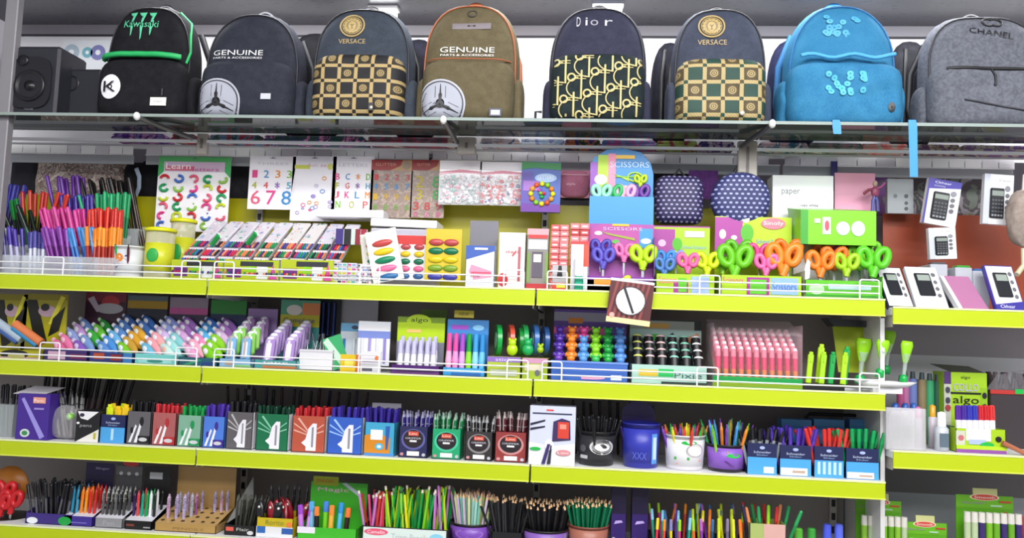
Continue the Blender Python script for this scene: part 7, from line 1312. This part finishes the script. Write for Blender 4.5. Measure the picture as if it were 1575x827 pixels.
c = rbox(1452, 1520, 573, RC, .17, .08, 'lime and black box printed with large black letters on the far right shelf', '9cc41e', [('r', 0, 0, .16, .94, 'b8b8b0'), ('r', .84, 0, 1, .8, '8ab41e'), ('t', .5, .93, .05, .22, 'algo', '2a3a1a'), ('r', .0, .84, .16, 1, '4a2a6a'), ('t', .5, .80, .10, .58, 'COLLO', 'b8a8dc'), ('r', .15, .71, .85, .735, '1c1c18'), ('t', .5, .62, .13, .6, 'algo', '14160e'), ('t', .5, .47, .06, .5, 'STICKS', '8a8ac8'), ('e', .93, .70, .05, .04, '1a1a2a'), ('e', .93, .54, .05, .05, '1a1a2a'), ('e', .08, .76, .05, .04, '3a3a4a'), ('e', .08, .62, .05, .04, '3a3a4a'), ('e', .08, .52, .06, .04, 'a03a3a')], closed=True, name='marker_box', cat='box')
mb = MB(); a = c['w']/2; mb._add([(-a*.75, 0, c['h']+.001), (a*.9, 0, c['h']+.001), (a*.5, .05, c['h']+.018), (-a*1.3, .06, c['h']+.022)], [(0, 1, 2, 3)], mat('3a3c30', .4)); mb.build('top_flap', c['t'])
c = rbox(1470, 1548, 660, RC, .04, .07, 'lime marker tray of blue and red markers', 'a4c81a', [('r', 0, .3, .18, .9, 'c8c8b8'), ('e', .1, .6, .06, .12, 'c06a70'), ('r', .2, .5, .7, 1, 'e8e4ec'), ('r', .25, .35, .6, .55, 'a8b8dc'), ('e', .62, .34, .14, .12, '1cb048'), ('e', .85, .6, .06, .12, '1a1a24'), ('r', 0, 0, 1, .16, '8a4a9a'), ('r', 0, .14, 1, .3, 'b4d42a')])
for i in range(7):
    cc, nm = [('5a2a9a', 'violet'), ('4a2f9a', 'violet'), ('3a3ab0', 'blue'), ('3440b0', 'blue'), ('d02a34', 'red'), ('c82830', 'red'), ('d83a3a', 'red')][i]
    x = c['x0']+.008+(c['x1']-c['x0']-.02)*(i+.5)/7; pen('marker', cc, 'f0ecf4', (x, .065, c['z']+.004), (-.05, 0, 0), ZS(625, x, .07)-c['z'], nm+' capped marker in the lime marker tray', 'markers in the lime tray')
t = thing('clear_tray', 'clear slanted tray of black pieces behind the lime marker tray', 'tray', (XS(1550, .2, RC+.1), .2, RC+.001)); mb = MB(); zt = ZS(600, 2.4, .2)-RC; mb.box(-.05, .12, 0, .1, 0, zt, mat('3a3236', .4), .003); mb.build('tray_box', t); mb = MB(); mb.prism([(-.05, zt), (.12, zt), (.12, zt+.07), (-.02, zt+.045)], .02, .05, clear('a8a4ac', .4)); mb.build('clear_shell', t)
mb = MB(); mb.box(-.05, .12, -.003, .0, zt-.012, zt, mat('b8302c')); mb.box(.02, .08, -.005, -.003, zt-.01, zt+.004, mat('1cb048')); mb.build('front_strip', t)
for i in range(14):
    t2 = thing('dark_marker', 'black shiny marker piled in the clear slanted tray', 'marker', (XS(1525+i*5, .22, RC+.15), .23, RC+zt+.004), (random.uniform(-.2, .2), random.uniform(-.5, .5), 0), 'black markers in the clear slanted tray'); mb = MB(); mb.cyl((0, 0, 0), (0, 0, .05), .007, .006, mat(['17151a', '3a2a30', '6a5a60'][i % 3], .2), 10); mb.build('barrel', t2)
t = thing('leaning_pen', 'brown and white pen leaning down to the right of the lime tray', 'pen', (XS(1563, .05, RC), .03, RC+.012), (0, 2.0, 0)); mb = MB(); mb.cyl((0, 0, -.05), (0, 0, .05), .007, .006, mat('b0694a', .35), 12); mb.build('barrel', t); mb = MB(); mb.cyl((0, 0, .05), (0, 0, .07), .006, .003, mat('f0ece8', .35), 12); mb.build('tip', t)
# lower right green displays
def sarasa(px0, px1, pyh, pyb, pyp, Y, label, pens_):
    x0, z1 = PXZ(px0, pyh, Y+.08); x1, _ = PXZ(px1, pyh, Y+.08); zb = PXZ((px0+px1)/2, pyb, Y+.08)[1]; w = x1-x0; a = w/2; h1 = z1-RD; hb = zb-RD
    t = thing('display_stand', label, 'display stand', ((x0+x1)/2, Y, RD+.001)); mb = MB(); mb.box(-a, a, .08, .083, 0, h1, mat('5ea81e', .4)); mb.box(-a*.4, a*.45, .079, .083, h1-.002, h1+.020, mat('c8c88a', .4)); mb.build('header_card', t)
    mb = MB(); prints(mb, -a, hb, w, h1-hb, .0795, [('r', 0, 0, 1, 1, '6ab022'), ('e', .5, .86, .26, .26, 'e8d8c0'), ('e', .5, .86, .23, .22, 'd04a3c'), ('t', .5, .86, .2, .36, 'Smooth', 'f4ece0'), ('t', .3, .42, .15, .4, 'Glue Stick', 'a878b8'), ('r', .75, .5, .96, .62, 'c83a30'), ('r', .6, .18, .8, .28, 'b8d8c0')]); mb.build('header_print', t)
    mb = MB(); mb.box(-a, a, 0, .078, 0, max(.02, hb-.13), mat('9a968c', .4), .002); mb.build('tray', t)
    zb2 = max(.02, hb-.13)
    for i in range(pens_):
        cc, nm = random.choice([('7ab82a', 'green'), ('6aa828', 'green'), ('3a2a6a', 'violet'), ('b8c8a0', 'pale green'), ('8ac03a', 'green')]); x = -a+w*(i+.5)/pens_; L = hb-zb2-.004
        t2 = thing('glue_stick', '%s glue stick with white cap in the %s' % (nm, label.split(' with ')[0]), 'glue stick', ((x0+x1)/2+x, Y+.03, RD+.002+zb2), (0, 0, 0), 'glue sticks in the '+label.split(' with ')[0]); r = w/pens_*.46
        mb = MB(); mb.cyl((0, 0, 0), (0, 0, L*.78), r, r, mat(cc, .3), 12); mb.build('barrel', t2); mb = MB(); mb.cyl((0, 0, L*.78), (0, 0, L), r*1.02, r*.95, mat('dcd8d0', .3), 12); mb.build('cap', t2)
sarasa(1316, 1386, 768, 787, 827, .10, 'narrow green glue stick stand with red oval badge at the left', 7)
sarasa(1470, 1558, 760, 782, 827, .06, 'large green glue stick stand with red oval badge at the right', 8)
sarasa(1388, 1456, 802, 822, 827, .06, 'low green glue stick stand with red oval badge between the other two', 7)
fill(XS(1562, .1, RD+.1), XS(1600, .1, RD+.1), .1, .14, RD+.002, 4, 2, 'felt', [('b8202a', '8a1a20', 'red'), ('2a2a30', '17151a', 'black')], .19, 'dark holder at the bottom right corner', 0, .2)
